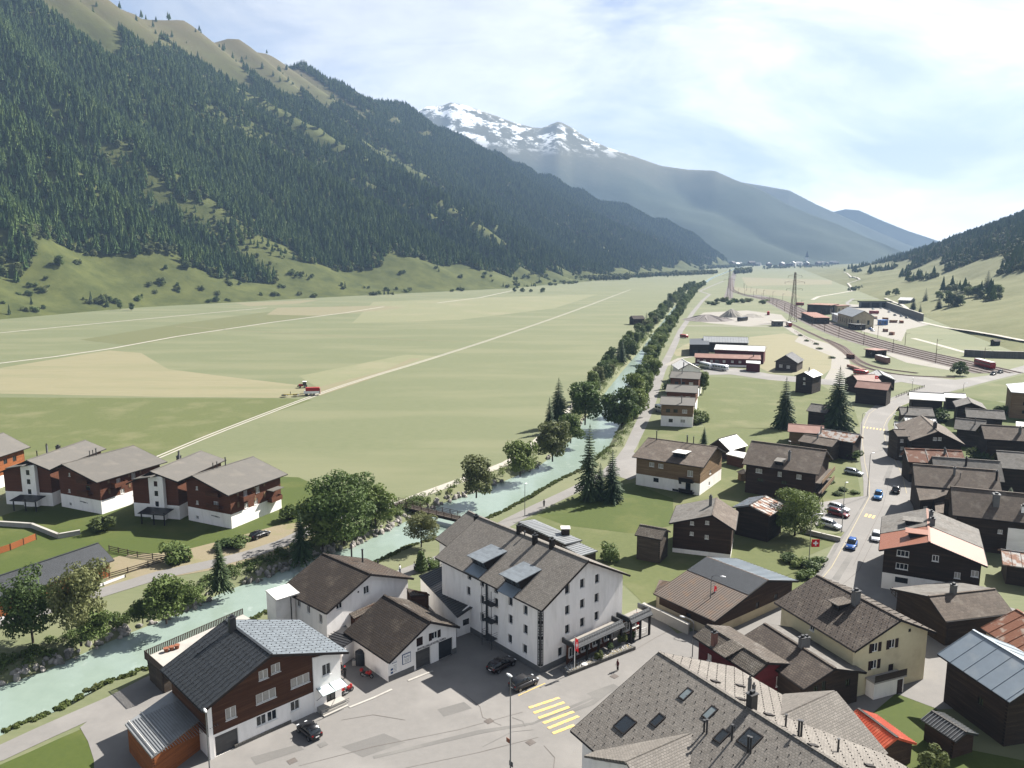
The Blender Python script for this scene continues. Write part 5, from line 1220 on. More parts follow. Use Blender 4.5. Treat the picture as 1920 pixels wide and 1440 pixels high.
m.build('bracket', 'steel_dark', cn)
stp = thing('front_steps', 'pale concrete front steps with dark rails at the black-roofed house', 'steps'); stp.matrix_basis = h.WM @ Mn @ Matrix.Translation((x0 + .2, 0, .15))
for k in range(4): bx(stp, 'step', (1.9, .1 + .09 * (3 - k), .6 + .33 * k), (3.6, .18 + .18 * (3 - k), .33 if k else 1.2), 'concrete')
for k in range(3): m = MB(); m.tube((.1 + .0 * k, .8 + .25 * k, 1.95), (3.7, .8 + .25 * k, 1.95), .03, n=5); m.build('rail', 'steel_dark', stp)
bar = thing('yellow_barrel', 'yellow plastic barrel against the white wall of the black-roofed house', 'barrel', at(577, 1337)); m = MB(); m.tube((0, 0, .15), (0, 0, .9), .42, .45, 14); m.build('drum', 'barrel_yellow', bar); bx(bar, 'foot', (0, 0, .08), (.5, .5, .15), 'trim_dark'); m = MB(); m.tube((0, 0, .9), (0, 0, 1.0), .48, .3, 14); m.build('lid', 'barrel_yellow', bar)
# wood shed with ribbed roof, roof terrace
ws = shed4('garage_shed', 'orange larch-clad garage shed with ribbed grey roof at the bottom left', [(234, 1358, 3.6), (284, 1420, 3.6), (394, 1358, 4.0), (330, 1290, 4.0)], 'wood_orange', 'metal_grey', 'garage', .25, seam=(.3, 'steel', True), para=True)
SP_ = [at(234, 1358, 3.6), at(284, 1420, 3.6), at(330, 1290, 4.0)]
for q in (.07, .30):
    m = MB(); m.tube(SP_[0].lerp(SP_[2], q) - ws.location + Vector((0, 0, .12)), SP_[1] + (SP_[2] - SP_[0]) * q - ws.location + Vector((0, 0, .12)), .06, n=6); m.build('snow_bar', 'metal_white', ws)
ter = thing('roof_terrace', 'pale roof terrace with upright plank railing behind the black-roofed house', 'terrace', at(300, 1290))
T = [at(*p, 3.4) - ter.location for p in ((272, 1232), (306, 1262), (430, 1200), (470, 1160), (455, 1152))]
m = MB(); m.add(T, [(0, 1, 2, 3, 4)]); m.add([p - Vector((0, 0, .3)) for p in T], [(4, 3, 2, 1, 0)]); m.build('deck', 'concrete', ter)
for a, b in ((T[0], T[4]), (T[0], T[1])):
    k = int((b - a).length / .28)
    pm = MB(); pm.box((0, 0, .35), (.16, .06, 1.25)); pk = pm.mesh('plank', 'wood_grey'); ang = math.atan2((b - a).y, (b - a).x)
    for i in range(k + 1): ob('plank', pk, ter, Matrix.Translation(a + (b - a) * i / k) @ Matrix.Rotation(ang, 4, 'Z'))
    m = MB(); m.tube(a + Vector((0, 0, .9)), b + Vector((0, 0, .9)), .05, n=5); m.build('top_rail', 'wood_grey', ter)
wl = [at(*p, 0) - ter.location for p in ((283, 1275), (308, 1300), (330, 1290))]
for a, b in zip(wl, wl[1:]): d = b - a; bx(ter, 'terrace_wall', (a + d / 2) + Vector((0, 0, 1.5)), (d.length, .25, 3.0), 'wood_grey', rz=math.atan2(d.y, d.x))
m = MB(); m.tube(T[0] + Vector((.3, 0, 0)), wl[0] + Vector((0, 0, 0)), .09, n=6); m.build('drainpipe', 'trim_dark', ter)
for i, (x, y) in enumerate([(312, 1222), (322, 1219), (332, 1216)]):
    o = thing('flower_pot', 'terracotta pot in the row on the roof terrace', 'flower pot', at(x, y, 3.4), group='terracotta pots on the terrace'); m = MB(); m.tube((0, 0, 0), (0, 0, .5), .26, .36, 12); m.build('pot', 'terracotta', o); m = MB(); m.tube((0, 0, .5), (0, 0, .58), .40, .40, 12); m.build('rim', 'terracotta', o)
tw = thing('stair_tower', 'small white tower with slanting pale lid behind the black-roofed house', 'tower', at(530, 1190)); bx(tw, 'shaft', (0, 0, 3.5), (3.2, 3.0, 7.0), 'plaster', rz=.75); bx(tw, 'lid', (0, 0, 7.25), (3.8, 3.6, .22), 'metal_white', M=Matrix.Rotation(.75, 4, 'Z') @ Matrix.Rotation(.10, 4, 'X')); bx(tw, 'pipe', (1.9, -1.2, 4.5), (.12, .12, 5), 'trim_dark', rz=.75)
bin_ = thing('waste_bin', 'dark grey domed oil tank against the garage hall wall', 'tank', at(677, 1245)); m = MB(); m.tube((0, 0, 0), (0, 0, 1.9), .8, .8, 14); m.build('body', 'steel_dark', bin_, smooth=False); m = MB(); m.tube((0, 0, 1.9), (0, 0, 2.2), .8, .4, 14); m.build('dome', 'metal_dark', bin_); bx(bin_, 'valve_box', (-.9, -.4, .4), (.5, .5, .8), 'concrete')
# ------------------------------------------------------------------ right foreground
big = house('grey_roof_building', 'large building at the bottom with wide grey tiled roof, roof windows and snow guards', (1069.5, 1369.6), (1377, 1250), (1136, 1430.5), (1236, 1222), 6.5, L=46, wall='plaster', roof='tile_grey', roofb='tile_grey', ov=(.9, 1.0), cat='building', cl=(1.35, .82, 'trim_dark', .085),
            chim=[('b', 1409, 1328, 1.6, .9, 'metal_dark'), ('b', 1404, 1312, 2.4, .3), ('b', 1412, 1315, 1.8, .3), ('b', 1473, 1362, 1.2, .2), ('b', 1497, 1380, 1.6, .22), ('b', 1502, 1381, 1.6, .22), ('b', 1571, 1410, 1.3, .2), ('a', 1320, 1372, 1.2, .2), ('a', 1325, 1376, 1.5, .2), ('a', 1372, 1388, 1.6, .2), ('a', 1402, 1410, 1.6, .2), ('a', 1407, 1412, 1.6, .2)])
h = big; print('BIG', h.W, h.L, h.zr)
def roof_window(h, key, px, py, w, l, up=0):
    x, y = h.on_roof(key, px, py); o = thing('roof_window', None, None); o.parent = h.root; o.matrix_basis = h.rf[key] @ Matrix.Translation((x, y, 0))
    m = MB(); b = .12
    for sx_ in (-1, 1): m.box((sx_ * (w / 2), 0, .06), (b, l + b, .16)); m.box((0, sx_ * l / 2, .06), (w - b, b, .16))
    m.build('frame', 'trim_dark', o); bx(o, 'pane', (0, 0, .07), (w - b, l - b, .04), 'glass_light' if up else 'glass')
for q in ((1172, 1359, 1.7, 1.9, 0), (1233, 1351, .9, 1.5, 0), (1286, 1302, .8, 1.5, 1), (1331, 1337, .8, 1.6, 1), (1353, 1381, .9, 1.5, 0), (1406, 1386, 1.7, 1.9, 0)): roof_window(big, 'a', *q[:4], q[4])
for px, py in ((1341, 1279), (1388, 1287), (1388, 1312), (1441, 1341), (1524, 1399), (1630, 1437)):
    x, y = big.on_roof('b', px, py); bx(big.root, 'roof_hatch', (x, y, .10), (.5, 1.3, .12), 'trim_dark', M=big.rf['b'])
def cross_wing(h, key, px, py, wid, zr, label, mid=None):
    """gable wing whose ridge meets the main roof"""
    x, y = h.on_roof(key, px, py); P = h.rf[key] @ Vector((x, 0, 0)); sgn = -1 if P.x < h.W / 2 else 1
    ze = h.ze - .15; yy = P.y if mid is None else mid; out_ = .35 if mid is not None else 1.4; inn = h.W * .40
    for s in (-1, 1):
        e = Vector((P.x + sgn * out_, yy + s * wid / 2, ze)); rdg = Vector((P.x + sgn * out_, yy, zr))
        X = Vector((-sgn, 0, 0)) if True else None
        F_ = frame(e, X, rdg - e) if s * -sgn > 0 else frame(e + Vector((-sgn * inn, 0, 0)), -X, rdg - e)
        sl = (rdg - e).length
        kx = inn * .999; valley = min(kx, (zr - ze) / ((h.zr - h.ze) / (h.tR * h.W)) + out_ + .4)
        poly = [(0, 0), (out_ + .3, 0), (valley, sl), (0, sl)] if s * -sgn > 0 else [(inn, 0), (inn, sl), (inn - valley, sl), (inn - out_ - .3, 0)]
        ro = panel('wing_roof', h.root, F_, poly, [], .22, 'tile_grey')
        m = MB(); yy_ = .5
        while yy_ < sl - .2:
            xm = out_ + .3 + (valley - out_ - .3) * yy_ / sl; xx = .5
            while xx < xm - .2: m.box(((xx if s * -sgn > 0 else inn - xx), yy_, .05), (.10, .09, .1)); xx += 1.35
            yy_ += .82
        o = m.build('snow_guards', 'trim_dark', ro); o['kind'] = 'stuff'
    Mw = frame((P.x + sgn * (out_ - .5), yy + sgn * -wid / 2 * 1 + sgn * .6 * 1, 0), (0, sgn, 0), (0, 0, 1)); w2 = wid - 1.2
    panel('wing_wall', h.root, Mw, [(0, 0), (w2, 0), (w2, ze), (w2 / 2, zr - .4), (0, ze)], [], .3, 'plaster')
cross_wing(big, 'b', 1560, 1365, 13.0, 10.1, 'far', big.loc(1549.5, 1359.7, 6.5).y); cross_wing(big, 'a', 1230, 1440, 13, 9.6, 'near')
redh = house('red_house', 'small dark red house with mossy stone-shingle roof', (1412, 1267), (1484, 1244), (1274, 1200), (1440.5, 1242), 5.2, wall='barn_red', roof='shingle_old', roofb='tile_weather', ov=(.6, .6), wins={'near': [(1460, 1277, .9, 1.4, 'curt')], 'a': [(.2, 3.2, .8, 1.0, 'curt')]}, chim=[('a', 1339, 1208, 1.7, .7, 'roof_redbrown')])
dormer(redh, 'a', 1366, 1222, 2.0, 2.6, .55, 'shingle_old', 'wood_black', False)
house('dark_timber_house', 'dark timber house with two short chimneys between red and yellow houses', (1507, 1292), (1625, 1260), (1422, 1192), (1566.6, 1253), 4.6, wall='wood_black', roof='tile_brown', roofb='eternit', ov=(.5, .8), wins={'near': [(1530, 1293, .8, 1.0, 'dark'), (1590, 1280, .8, 1.0, 'dark'), (1545, 1288, .7, 1.6, 'dark')]}, chim=[('b', 1498, 1212, 1.3, .8), ('b', 1511, 1212, 1.3, .8)])
yel = house('yellow_house', 'yellow plastered house with brown tiled roof, shutters and small dormer', (1602, 1221), (1756, 1185), (1488, 1122), (1690, 1161), 7.3, wall='plaster_yellow', roof='tile_brown', roofb='tile_weather', ov=(.7, .8), cl=(1.0, .8, 'trim_dark', .08),
      wins={'near': [(1641, 1214, 1.0, 1.25, 'shut'), (1673, 1207, 1.0, 1.25, 'shut'), (1639, 1246, 1.0, 1.25, 'shut'), (1670, 1256, .9, 1.7, 'door'), (1706, 1182, .5, .5, 'dark')], 'a': [(1524, 1154, .9, 1.3, 'white'), (1522, 1185, .9, 1.3, 'white')]}, chim=[('a', 1604, 1132, 1.9, .95)])
h = yel; dormer(h, 'a', 1568, 1140, 1.7, 2.2, .8, 'tile_weather')
Mn = h.wf['near']; x0, y0 = h.on_wall('near', 1650, 1290); bal = thing('garage_balcony', None, None); bal.parent = h.root; bal.matrix_basis = Mn @ Matrix.Translation((max(2.2, x0), 0, 0))
bx(bal, 'store_wall', (0, 1.2, .7), (5.2, 2.4, 1.4), 'plaster'); bx(bal, 'deck', (0, 2.5, .8), (5.6, .2, 1.7), 'concrete'); bx(bal, 'store_door', (1.9, 1.05, 1.43), (.9, 2.0, .06), 'shutter_brown')
pm = MB(); pm.box((0, 0, 0), (.14, 1.0, .04)); pk = pm.mesh('plank', 'wood_grey')
for i in range(32): ob('plank', pk, bal, Matrix.Translation((-2.7 + i * .175, 3.05, 1.6)))
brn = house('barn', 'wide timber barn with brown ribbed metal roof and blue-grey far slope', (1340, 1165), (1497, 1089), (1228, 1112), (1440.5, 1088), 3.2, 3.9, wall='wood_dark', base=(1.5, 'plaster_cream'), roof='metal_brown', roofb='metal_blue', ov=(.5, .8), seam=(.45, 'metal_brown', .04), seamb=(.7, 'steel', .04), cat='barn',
      wins={'a': [(1291, 1156, .9, .7, 'dark')], 'near': [(1420, 1140, .8, 1.0, 'dark'), (1455, 1118, .9, .9, 'dark')]})
x0, _ = brn.on_roof('a', 1356, 1070); lb = brn.rl['a']; full = brn.L
panel('slate_patch', brn.root, brn.rf['a'] @ Matrix.Translation((0, 0, .10)), [(.0, lb * .62), (full - .02, lb * .62), (full - .02, lb), (0, lb)], [], .06, 'slate_black')
shed4('lean_to', 'pale sheet-roofed lean-to at the left end of the barn', [(1228, 1108, 3.2), (1236, 1086, 3.4), (1280, 1094, 3.6), (1262, 1118, 3.4)], 'plaster_cream', 'metal_brown', 'lean-to', .3, seam=(.5, 'metal_brown'))
chal = house('dark_chalet', 'blackened chalet with terracotta and grey roof above a white ground floor', (1648, 1031), (1852, 1062), (1642, 967), (1743, 1016), 7.3, wall='wood_black', base=(3.0, 'plaster'), roof='roof_terracotta', roofb='roof_terracotta', ov=(.8, 1.0), cat='chalet',
      wins={'near': [(1693, 1038, 1.9, 1.1, 'white'), (1754, 1047, 1.0, 1.1, 'white'), (1691, 1062, 1.9, 1.1, 'white'), (1795, 1079, .9, 1.1, 'curt'), (1828, 1076, 1.1, 1.1, 'curt'), (1690, 1088, 2.0, 1.0, 'dark')]}, chim=[('b', 1745, 975, 1.6, .7), ('b', 1748, 985, 1.3, .8)])
for key in ('a', 'b'):
    h = chal; half = h.L * .55; Lr = h.L
    poly = [(0, 0), (half, 0), (half, h.rl[key]), (0, h.rl[key])] if (key == 'a') == (h.rf['a'].col[3].y > 1) else [(Lr - half, 0), (Lr, 0), (Lr, h.rl[key]), (Lr - half, h.rl[key])]
    o = panel('slate_cover', h.root, h.rf[key] @ Matrix.Translation((0, 0, .09)), poly, [], .07, 'eternit')
for px, py, key in ((1706, 1005, 'a'), (1700, 982, 'a')):
    dormer(chal, key, px, py, 2.4, 2.8, .9, 'roof_terracotta' if py > 990 else 'eternit')
house('low_house', 'low dark house with brown shingle roof and outside stair', (1773.8, 1165), (1669.5, 1102.8), (1899.7, 1149), (1741.3, 1117.7), 4.4, wall='wood_black', roof='eternit_brown', roofb='eternit', ov=(.7, .8), chim=[('b', 1787, 1112, 1.3, .8)])
st = thing('outside_stair', 'weathered wooden stair rail down the side of the low dark house', 'stair', at(1672, 1115)); m = MB()
a, b = at(1672, 1112, 3.2) - at(1672, 1115), at(1725, 1165, .8) - at(1672, 1115)
for q in (0, .5, 1.0): m.tube(a + Vector((0, 0, q)), b + Vector((0, 0, q)), .05, n=5)
m.build('rail', 'wood_grey', st)
for i in range(9): bx(st, 'baluster', a + (b - a) * i / 8 + Vector((0, 0, .5)), (.1, .1, 1.1), 'wood_grey')
house('rusty_house', 'cream house with rusty metal roof at the right edge', (1838.8, 1177), 11, (1930, 1236), (0.5, 6.8), 4.3, wall='plaster_cream', roof='rust', ov=(.5, .6), seam=(1.6, 'rust', .04))
house('log_house', 'black log house with smooth blue-grey metal roof at the right edge', (1757.5, 1226), 11.5, (1893, 1317), (0.45, 9.2), 6.4, wall='wood_black', roof='metal_blue', roofb='metal_blue', ov=(.8, .9), seam=(2.2, 'metal_blue', .03), wins={'a': [(.6, 3.5, .8, 1, 'dark')]})
house('red_roof_shed', 'small dark shed with bright red ribbed roof', (1645, 1413), (1719.6, 1394), (1597.7, 1350.6), (1683, 1383), 2.7, wall='wood_dark', roof='roof_red', ov=(.3, .4), cat='shed', barge=False, seam=(.35, 'roof_red', .025))
house('grey_roof_shed', 'small dark shed with grey ribbed metal roof beside the red-roofed shed', (1791.4, 1391), (1835, 1377), (1731.8, 1348), (1813, 1373), 2.5, wall='wood_dark', roof='metal_dark', ov=(.25, .4), cat='shed', barge=False, seam=(.4, 'metal_grey', .05))
# ------------------------------------------------------------------ right village cluster
def simple(label, A, B, C, Rg, ze, roof, wall='wood_black', chim=(), wins=None, name='timber_house', **kw): return house(name, label, A, B, C, Rg, ze, wall=wall, roof=roof, chim=chim, wins=wins, **kw)
h = simple('long dark house with patched brown slate roof, white panel at its right end', (1786.6, 966), 12, (1960, 985), (0.48, 11.3), 7.0, 'eternit_brown', chim=[('a', 1867, 945, 2.0, 1.3), ('a', 1918, 958, 1.0, .8, 'trim_white')], wins={'a': [(.55, 4.5, .8, .8, 'curt')]})
bx(h.root, 'white_panel', (0, 0, 0), (.1, 4.5, 5.0), 'plaster').matrix_basis = h.wf['a'] @ Matrix.Translation((h.on_wall('a', 1912, 1025)[0], 3.0, .04)) @ Matrix.Rotation(math.pi / 2, 4, 'Y') @ Matrix.Rotation(math.pi / 2, 4, 'X')
simple('brown-roofed house with thin flue facing the street bend', (1716, 910), 11, (1879, 924), (0.5, 10.2), 6.6, 'eternit_brown', chim=[('a', 1789, 890, 1.6, .5), ('a', 1800, 897, 1.2, .15), ('a', 1868, 900, 2.0, .45, 'trim_dark')])
shed4('front_extension', 'brown sloping front extension of the brown-roofed street house', [(1716, 908, 6.6), (1724, 938, 4.6), (1752, 938, 4.6), (1805, 916, 6.6)], 'wood_black', 'eternit_brown', 'extension', .4, wins={1: [(.4, 2.6, .9, 1.1, 'curt')]})
shed4('porch_roof', 'narrow shingled porch roof between the street house and the dark chalet', [(1752, 938, 4.0), (1754, 960, 3.2), (1769, 962, 3.2), (1771, 940, 4.0)], 'wood_black', 'eternit_brown', 'porch', .4)
simple('grey-roofed dark house behind the brown street house', (1753, 894), 10, (1884, 904), (0.5, 10.8), 7.2, 'eternit', chim=[('a', 1811, 872, 1.8, .45, 'trim_dark')])
simple('rusty sheet-roofed barn on the street bend', (1702.7, 866), 8, (1812.8, 871), (0.5, 8.2), 5.6, 'rust', seam=(5, 'metal_white', .05), chim=[('a', 1771, 851, 1.4, .5)], cat='barn', name='barn')
simple('black chalet with wide front gable on the street bend', (1706, 827), (1810, 833.4), (1704, 797), (1759.6, 808.6), 6.4, 'eternit_brown', chim=[('a', 1761, 800, 1.6, .9, 'metal_dark')], wins={'near': [(1753, 823, .9, .9, 'curt'), (1762, 823, .9, .9, 'curt'), (1748, 840, .9, .9, 'dark'), (1772, 840, .9, .9, 'dark')]}, cat='chalet')
simple('narrow timber house with flower boxes left of the black chalet', (1683, 818), 6, (1706, 818), (0.5, 8.6), 7.2, 'eternit_brown', wall='wood_grey', wins={'a': [(.4, 5.8, .9, .9, 'curt'), (.5, 3.6, .9, .9, 'curt'), (.4, 1.6, .8, .8, 'curt')]}, ov=(.4, .3))
simple('barn with bright white corrugated roof beside the street', (1700, 800), 8.5, (1760, 803), (0.5, 7.6), 5.4, 'metal_white', seam=(.9, 'metal_grey', .05), cat='barn', name='barn', barge=False)
simple('small barn with banded white roof at the street edge', (1676.5, 804), 6, (1702, 806), (0.5, 6.4), 4.6, 'metal_white', cat='barn', name='barn', barge=False)
simple('dark barn with flat pale grey roof behind the white barn', (1690, 778), 8, (1753, 781), (0.5, 8.2), 6.2, 'eternit', chim=[('a', 1701, 772, 1.8, .4, 'trim_dark')], cat='barn', name='barn')
simple('tall black barn with pale roof nearest the road junction', (1705.6, 748), 9, (1772.7, 752), (0.5, 9.0), 7.0, 'metal_white', cat='barn', name='barn', barge=False)
simple('low dark shed with pale roof right of the tall black barn', (1772, 745), 6, (1813, 747), (0.5, 6.0), 4.6, 'metal_white', cat='barn', name='barn', barge=False)
simple('dark gabled barn with grey roof in the back row', (1792.4, 763), (1850, 767), (1784, 752), (1822, 755), 6.0, 'eternit', cat='barn', name='barn')
simple('black barn with long pale grey roof in the second row', (1812, 782), 8, (1886, 787), (0.5, 8.0), 5.8, 'eternit', cat='barn', name='barn')
simple('wood-sided barn with grey roof and bent flue', (1788.7, 804), 9, (1847, 810), (0.5, 8.0), 5.4, 'eternit', wall='wood_grey', chim=[('a', 1828, 795, 1.8, .35)], cat='barn', name='barn')
simple('black house with brown roof and chimney at the right edge', (1846.4, 823), 10, (1945, 829), (0.5, 10.5), 7.4, 'eternit_brown', chim=[('a', 1912, 812, 1.6, .7)], wins={'a': [(.28, 3.8, 1.0, .9, 'curt')]})
simple('black house with pale grey roof at the right edge below its brown neighbour', (1874.8, 877), 11, (1960, 884), (0.5, 10.0), 7.0, 'eternit')
shed4('timber_block', 'tall tan timber apartment block with grey roof at the right edge', [(1886, 720, 9.5), (1896, 735, 9.5), (1990, 742, 9.5), (1980, 712, 9.5)], 'wood_tan', 'metal_grey', 'building', .6, wins={1: [(.3, 2.5, 1.2, 1.2, 'dark'), (.3, 5.5, 1.2, 1.2, 'dark'), (.6, 2.5, 1.2, 1.2, 'dark'), (.6, 5.5, 1.2, 1.2, 'dark')]})
simple('low shed with rusty patched roof at the right edge below the white panel', (1880, 1058), 8, (1975, 1072), (0.5, 5.2), 3.8, 'rust_mix', cat='barn', name='barn', barge=False, seam=(1.5, 'rust', .04))
shed4('small_shed', 'tiny white-roofed shed behind the black barns', [(1905, 790, 3.0), (1905, 803, 3.0), (1940, 806, 3.0), (1940, 793, 3.0)], 'wood_black', 'metal_white', 'shed', .3)
# ------------------------------------------------------------------ middle cluster left of the road
beige = house('beige_chalet', 'tan timber chalet with white base and dark grey roof beside the lane', (1318.5, 876.5), (1362, 848), (1191, 853.4), (1345, 838), 7.4, wall='wood_tan', base=(3.0, 'plaster'), roof='eternit_brown', ov=(.7, .9), cat='chalet',
      wins={'a': [(1222, 871, 1.3, 1.1, 'curt'), (1239, 874, 1.3, 1.1, 'curt'), (1294, 888, 1.4, 1.5, 'curt'), (1230, 900, 1.4, 1.1, 'dark'), (1290, 912, 1.3, 1.7, 'dark'), (1275, 904, .7, .8, 'dark'), (1266, 922, 1.6, .6, 'dark')], 'near': [(1332, 885, 1.1, 1.0, 'white'), (1330, 907, 1.1, 1.0, 'white')]}, chim=[('a', 1231, 825, 2.4, .28), ('b', 1288, 832, 2.2, .28), ('b', 1293, 828, 1.8, .25), ('b', 1277, 824, 1.6, .2)])
h = beige; dormer(h, 'a', 1274, 858, 3.2, 3.6, 1.2, 'metal_white')
for px, py in ((1289, 898), (1289, 918)):
    x, y = h.on_wall('a', px, py); b_ = thing('balcony', None, None); b_.parent = h.root; b_.matrix_basis = h.wf['a'] @ Matrix.Translation((x, y - .5, 0)); bx(b_, 'deck', (0, 0, .7), (3.6, .15, 1.4), 'trim_dark'); bx(b_, 'front_rail', (0, .5, 1.38), (3.6, .9, .06), 'trim_dark')
old = house('old_chalet', 'large old dark chalet with mossy brown roof and side balconies', (1535, 890), (1562, 861), (1393, 868), (1550, 844), 7.4, wall='wood_dark', roof='eternit_brown', ov=(.8, .8), cat='chalet', wins={'a': [(1423, 883, 1.5, 1.0, 'curt'), (1462, 889, .9, 1.1, 'curt'), (1498, 894, 1.1, 1.1, 'curt'), (1425, 900, 1.5, .9, 'dark'), (1470, 905, 1.4, .9, 'dark')]}, chim=[('a', 1480, 862, 2.0, .7)])
h = old; dormer(h, 'a', 1461, 872, 1.8, 2.4, 1.1, 'eternit')
for k, zz in enumerate((2.6, 5.0)):
    b_ = thing('balcony', None, None); b_.parent = h.root; b_.matrix_basis = h.wf['near'] @ Matrix.Translation(((h.W - 1.6) / 2, zz, 0)); bx(b_, 'deck', (0, 0, .8), (h.W - 1.8, .15, 1.6), 'wood_grey'); bx(b_, 'front_rail', (0, .55, 1.55), (h.W - 1.8, .9, .07), 'wood_tan')
house('brown_chalet', 'dark brown chalet with grey-edged roof and white plinth in the meadow', (1379, 994), (1254.8, 980.7), (1413, 962), (1336, 965.8), 6.2, wall='wood_dark', base=(.9, 'plaster'), roof='eternit_brown', roofb='eternit', ov=(.7, .8), cat='chalet', wins={'near': [(1297.6, 981, .7, .7, 'curt'), (1326, 980, .7, .7, 'curt'), (1297, 1000.5, .7, .7, 'curt'), (1325, 1007, .7, .8, 'curt')], 'a': [(1392, 1000, .6, 1.0, 'dark'), (1386, 1020, .6, .8, 'curt')]}, chim=[('b', 1332, 948, 1.9, .6)])
house('granary', 'small raised old granary with pale shingle roof', (1240, 1012), (1257, 996), (1195, 999), (1249, 992), 5.0, wall='wood_grey', roof='shingle_old', ov=(.35, .3), cat='granary')
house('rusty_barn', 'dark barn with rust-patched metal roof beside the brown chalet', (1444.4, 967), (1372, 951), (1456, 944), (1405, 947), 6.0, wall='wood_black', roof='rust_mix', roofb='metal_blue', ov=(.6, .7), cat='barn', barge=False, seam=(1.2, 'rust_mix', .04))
house('white_roof_shed', 'small shed with white metal roof slope behind the beige chalet', (1369, 845), (1327, 836), (1371, 829), (1347, 823), 3.0, wall='wood_dark', roof='metal_white', roofb='eternit', ov=(.4, .4), cat='shed', barge=False)
shed4('flat_shed', 'flat white-roofed wooden shed between beige and old chalet', [(1361, 851, 3.0), (1394, 859, 3.0), (1400, 849, 3.2), (1372, 844, 3.2)], 'wood_brown', 'metal_white', 'shed', .3)
gz = thing('garden_hut', 'small hexagonal wooden garden hut beside the old chalet', 'hut', at(1393, 900)); m = MB(); m.tube((0, 0, 0), (0, 0, 2.1), 1.3, 1.3, 6); m.build('wall', 'wood_tan', gz); m = MB(); m.tube((0, 0, 2.1), (0, 0, 3.1), 1.8, .05, 6); m.build('roof', 'wood_grey', gz)
house('pink_roof_shed', 'low shed with faded pink roof behind the spruce', (1477, 809), 9, (1545, 814), (0.5, 5.6), 4.0, wall='wood_tan', roof='roof_redbrown', ov=(.5, .5), cat='shed')
house('grey_shed', 'long weathered shed with grey-brown roof behind the old chalet', (1496, 827), 8, (1560, 838), (0.5, 6.0), 4.6, wall='wood_grey', roof='eternit_brown', ov=(.4, .5), cat='shed', chim=[('a', 1533, 822, 1.2, .4)])
house('patched_barn', 'black barn with white and rust patched roof beside the main road', (1530, 819), 8, (1602, 830), (0.5, 7.2), 5.4, wall='wood_black', roof='rust_mix', ov=(.5, .5), cat='barn', barge=False, chim=[('a', 1539, 812, 1.8, .35)])
house('hidden_cabin', 'dark cabin half hidden behind the big spruce', (1512, 770), 8, (1550, 775), (0.5, 7.8), 5.8, wall='wood_black', roof='eternit', ov=(.5, .5), cat='cabin')
# terrace houses by the lane
for k, (A, C, zr, ze, lab) in enumerate([((1237, 758), (1303, 761), 9.3, 7.6, 'nearest terrace house with flat grey roof beside the lane'), ((1247.5, 734), (1307, 737), 9.4, 7.6, 'second terrace house from the near end beside the lane'), ((1255, 708), (1312, 711), 9.6, 7.6, 'third terrace house from the near end, widest grey roof')]):
    house('terrace_house', lab, A, 12.5, C, (0.5, zr), ze, wall='wood_tan' if k == 0 else 'wood_red', base=(3.6, 'plaster'), roof='roof_chalet', ov=(.5, .5), chim=[('a', *[(1278, 755), (1277, 722), (1279, 700)][k], 2.2, .35)], group='terrace houses along the lane', wins={'a': [(.2, 5.4, 1.4, 1.2, 'dark'), (.45, 5.4, 1.4, 1.2, 'dark'), (.75, 5.4, 1.6, 1.2, 'curt'), (.3, 2.0, 1.4, 1.2, 'dark'), (.7, 2.0, 1.6, 1.2, 'curt')]})
house('terrace_house', 'farthest terrace house, white gabled roof facing the lane', (1272, 693), (1316, 693), (1276, 684), (1293, 681.5), 6.8, wall='plaster', roof='metal_white', ov=(.5, .6), group='terrace houses along the lane', chim=[('a', 1283, 688, 1.8, .4)])
# red barracks and halls
def hall(label, A, C, wid, zr, ze, wall, roof, name='hall', **kw): return house(name, label, A, wid, C, (0.5, zr), ze, wall=wall, roof=roof, ov=(.4, .5), barge=False, cat='hall', **kw)
hall('long dark red barrack with reddish flat roof', (1302, 670), (1427, 674), 11, 6.0, 4.3, 'barn_red', 'roof_redbrown', base=(.9, 'plaster'), chim=[('a', 1413, 668, 2.4, .5, 'trim_dark')], wins={'a': [(f, 2.6, 1.3, 1.1, 'curt') for f in (.04, .14, .25, .45, .58, .70, .82)] + [(.34, 2.2, 2.2, 2.2, 'dark')]})
shed4('entrance_hut', 'small dark red hut at the right end of the red barrack', [(1399, 676, 4.6), (1399, 680, 4.4), (1426, 682, 4.4), (1426, 677, 4.6)], 'barn_red', 'metal_white', 'hut', .3)
hall('long hall with bright white metal roof behind the red barrack', (1338.7, 655), (1434, 659), 16, 9.0, 7.0, 'barn_red', 'metal_white', seam=(2.2, 'metal_grey', .05))
hall('hall with ribbed grey and white roof next to the dark workshop', (1319, 641), (1404, 643), 20, 8.5, 6.0, 'wood_black', 'metal_grey', roofb='metal_white', seam=(1.6, 'steel_dark', .05))
shed4('workshop', 'dark workshop with green-tinted roof beside the lane', [(1293, 635, 6.5), (1293, 646, 6.5), (1330, 646, 6.5), (1330, 634, 6.5)], 'wood_black', 'metal_dark', 'workshop', .3, wins={1: [(.3, 1.8, 3, 3, 'gdoor2'), (.7, 1.8, 3, 3, 'gdoor2')]})
house('meadow_house', 'small dark house with black ribbed roof on the mown field', (1452, 678), (1496, 681), (1456, 671), (1473, 666), 4.6, wall='wood_grey', roof='metal_dark', ov=(.5, .6), seam=(.9, 'metal_grey', .05), wins={'near': [(1464, 686, 1.6, 1.4, 'curt'), (1478, 688, 1.6, 1.4, 'curt')]})
house('black_cottage', 'two-storey black cottage with pale roof beside the side road', (1525, 708), (1489.7, 704.4), (1536, 701.6), (1507.5, 697.8), 7.2, wall='wood_black', roof='metal_white', ov=(.5, .5), wins={'near': [(1508, 710, .9, 1.0, 'curt'), (1508, 719, .9, 1.0, 'curt')]}, chim=[('a', 1517, 697, 1.6, .4)])
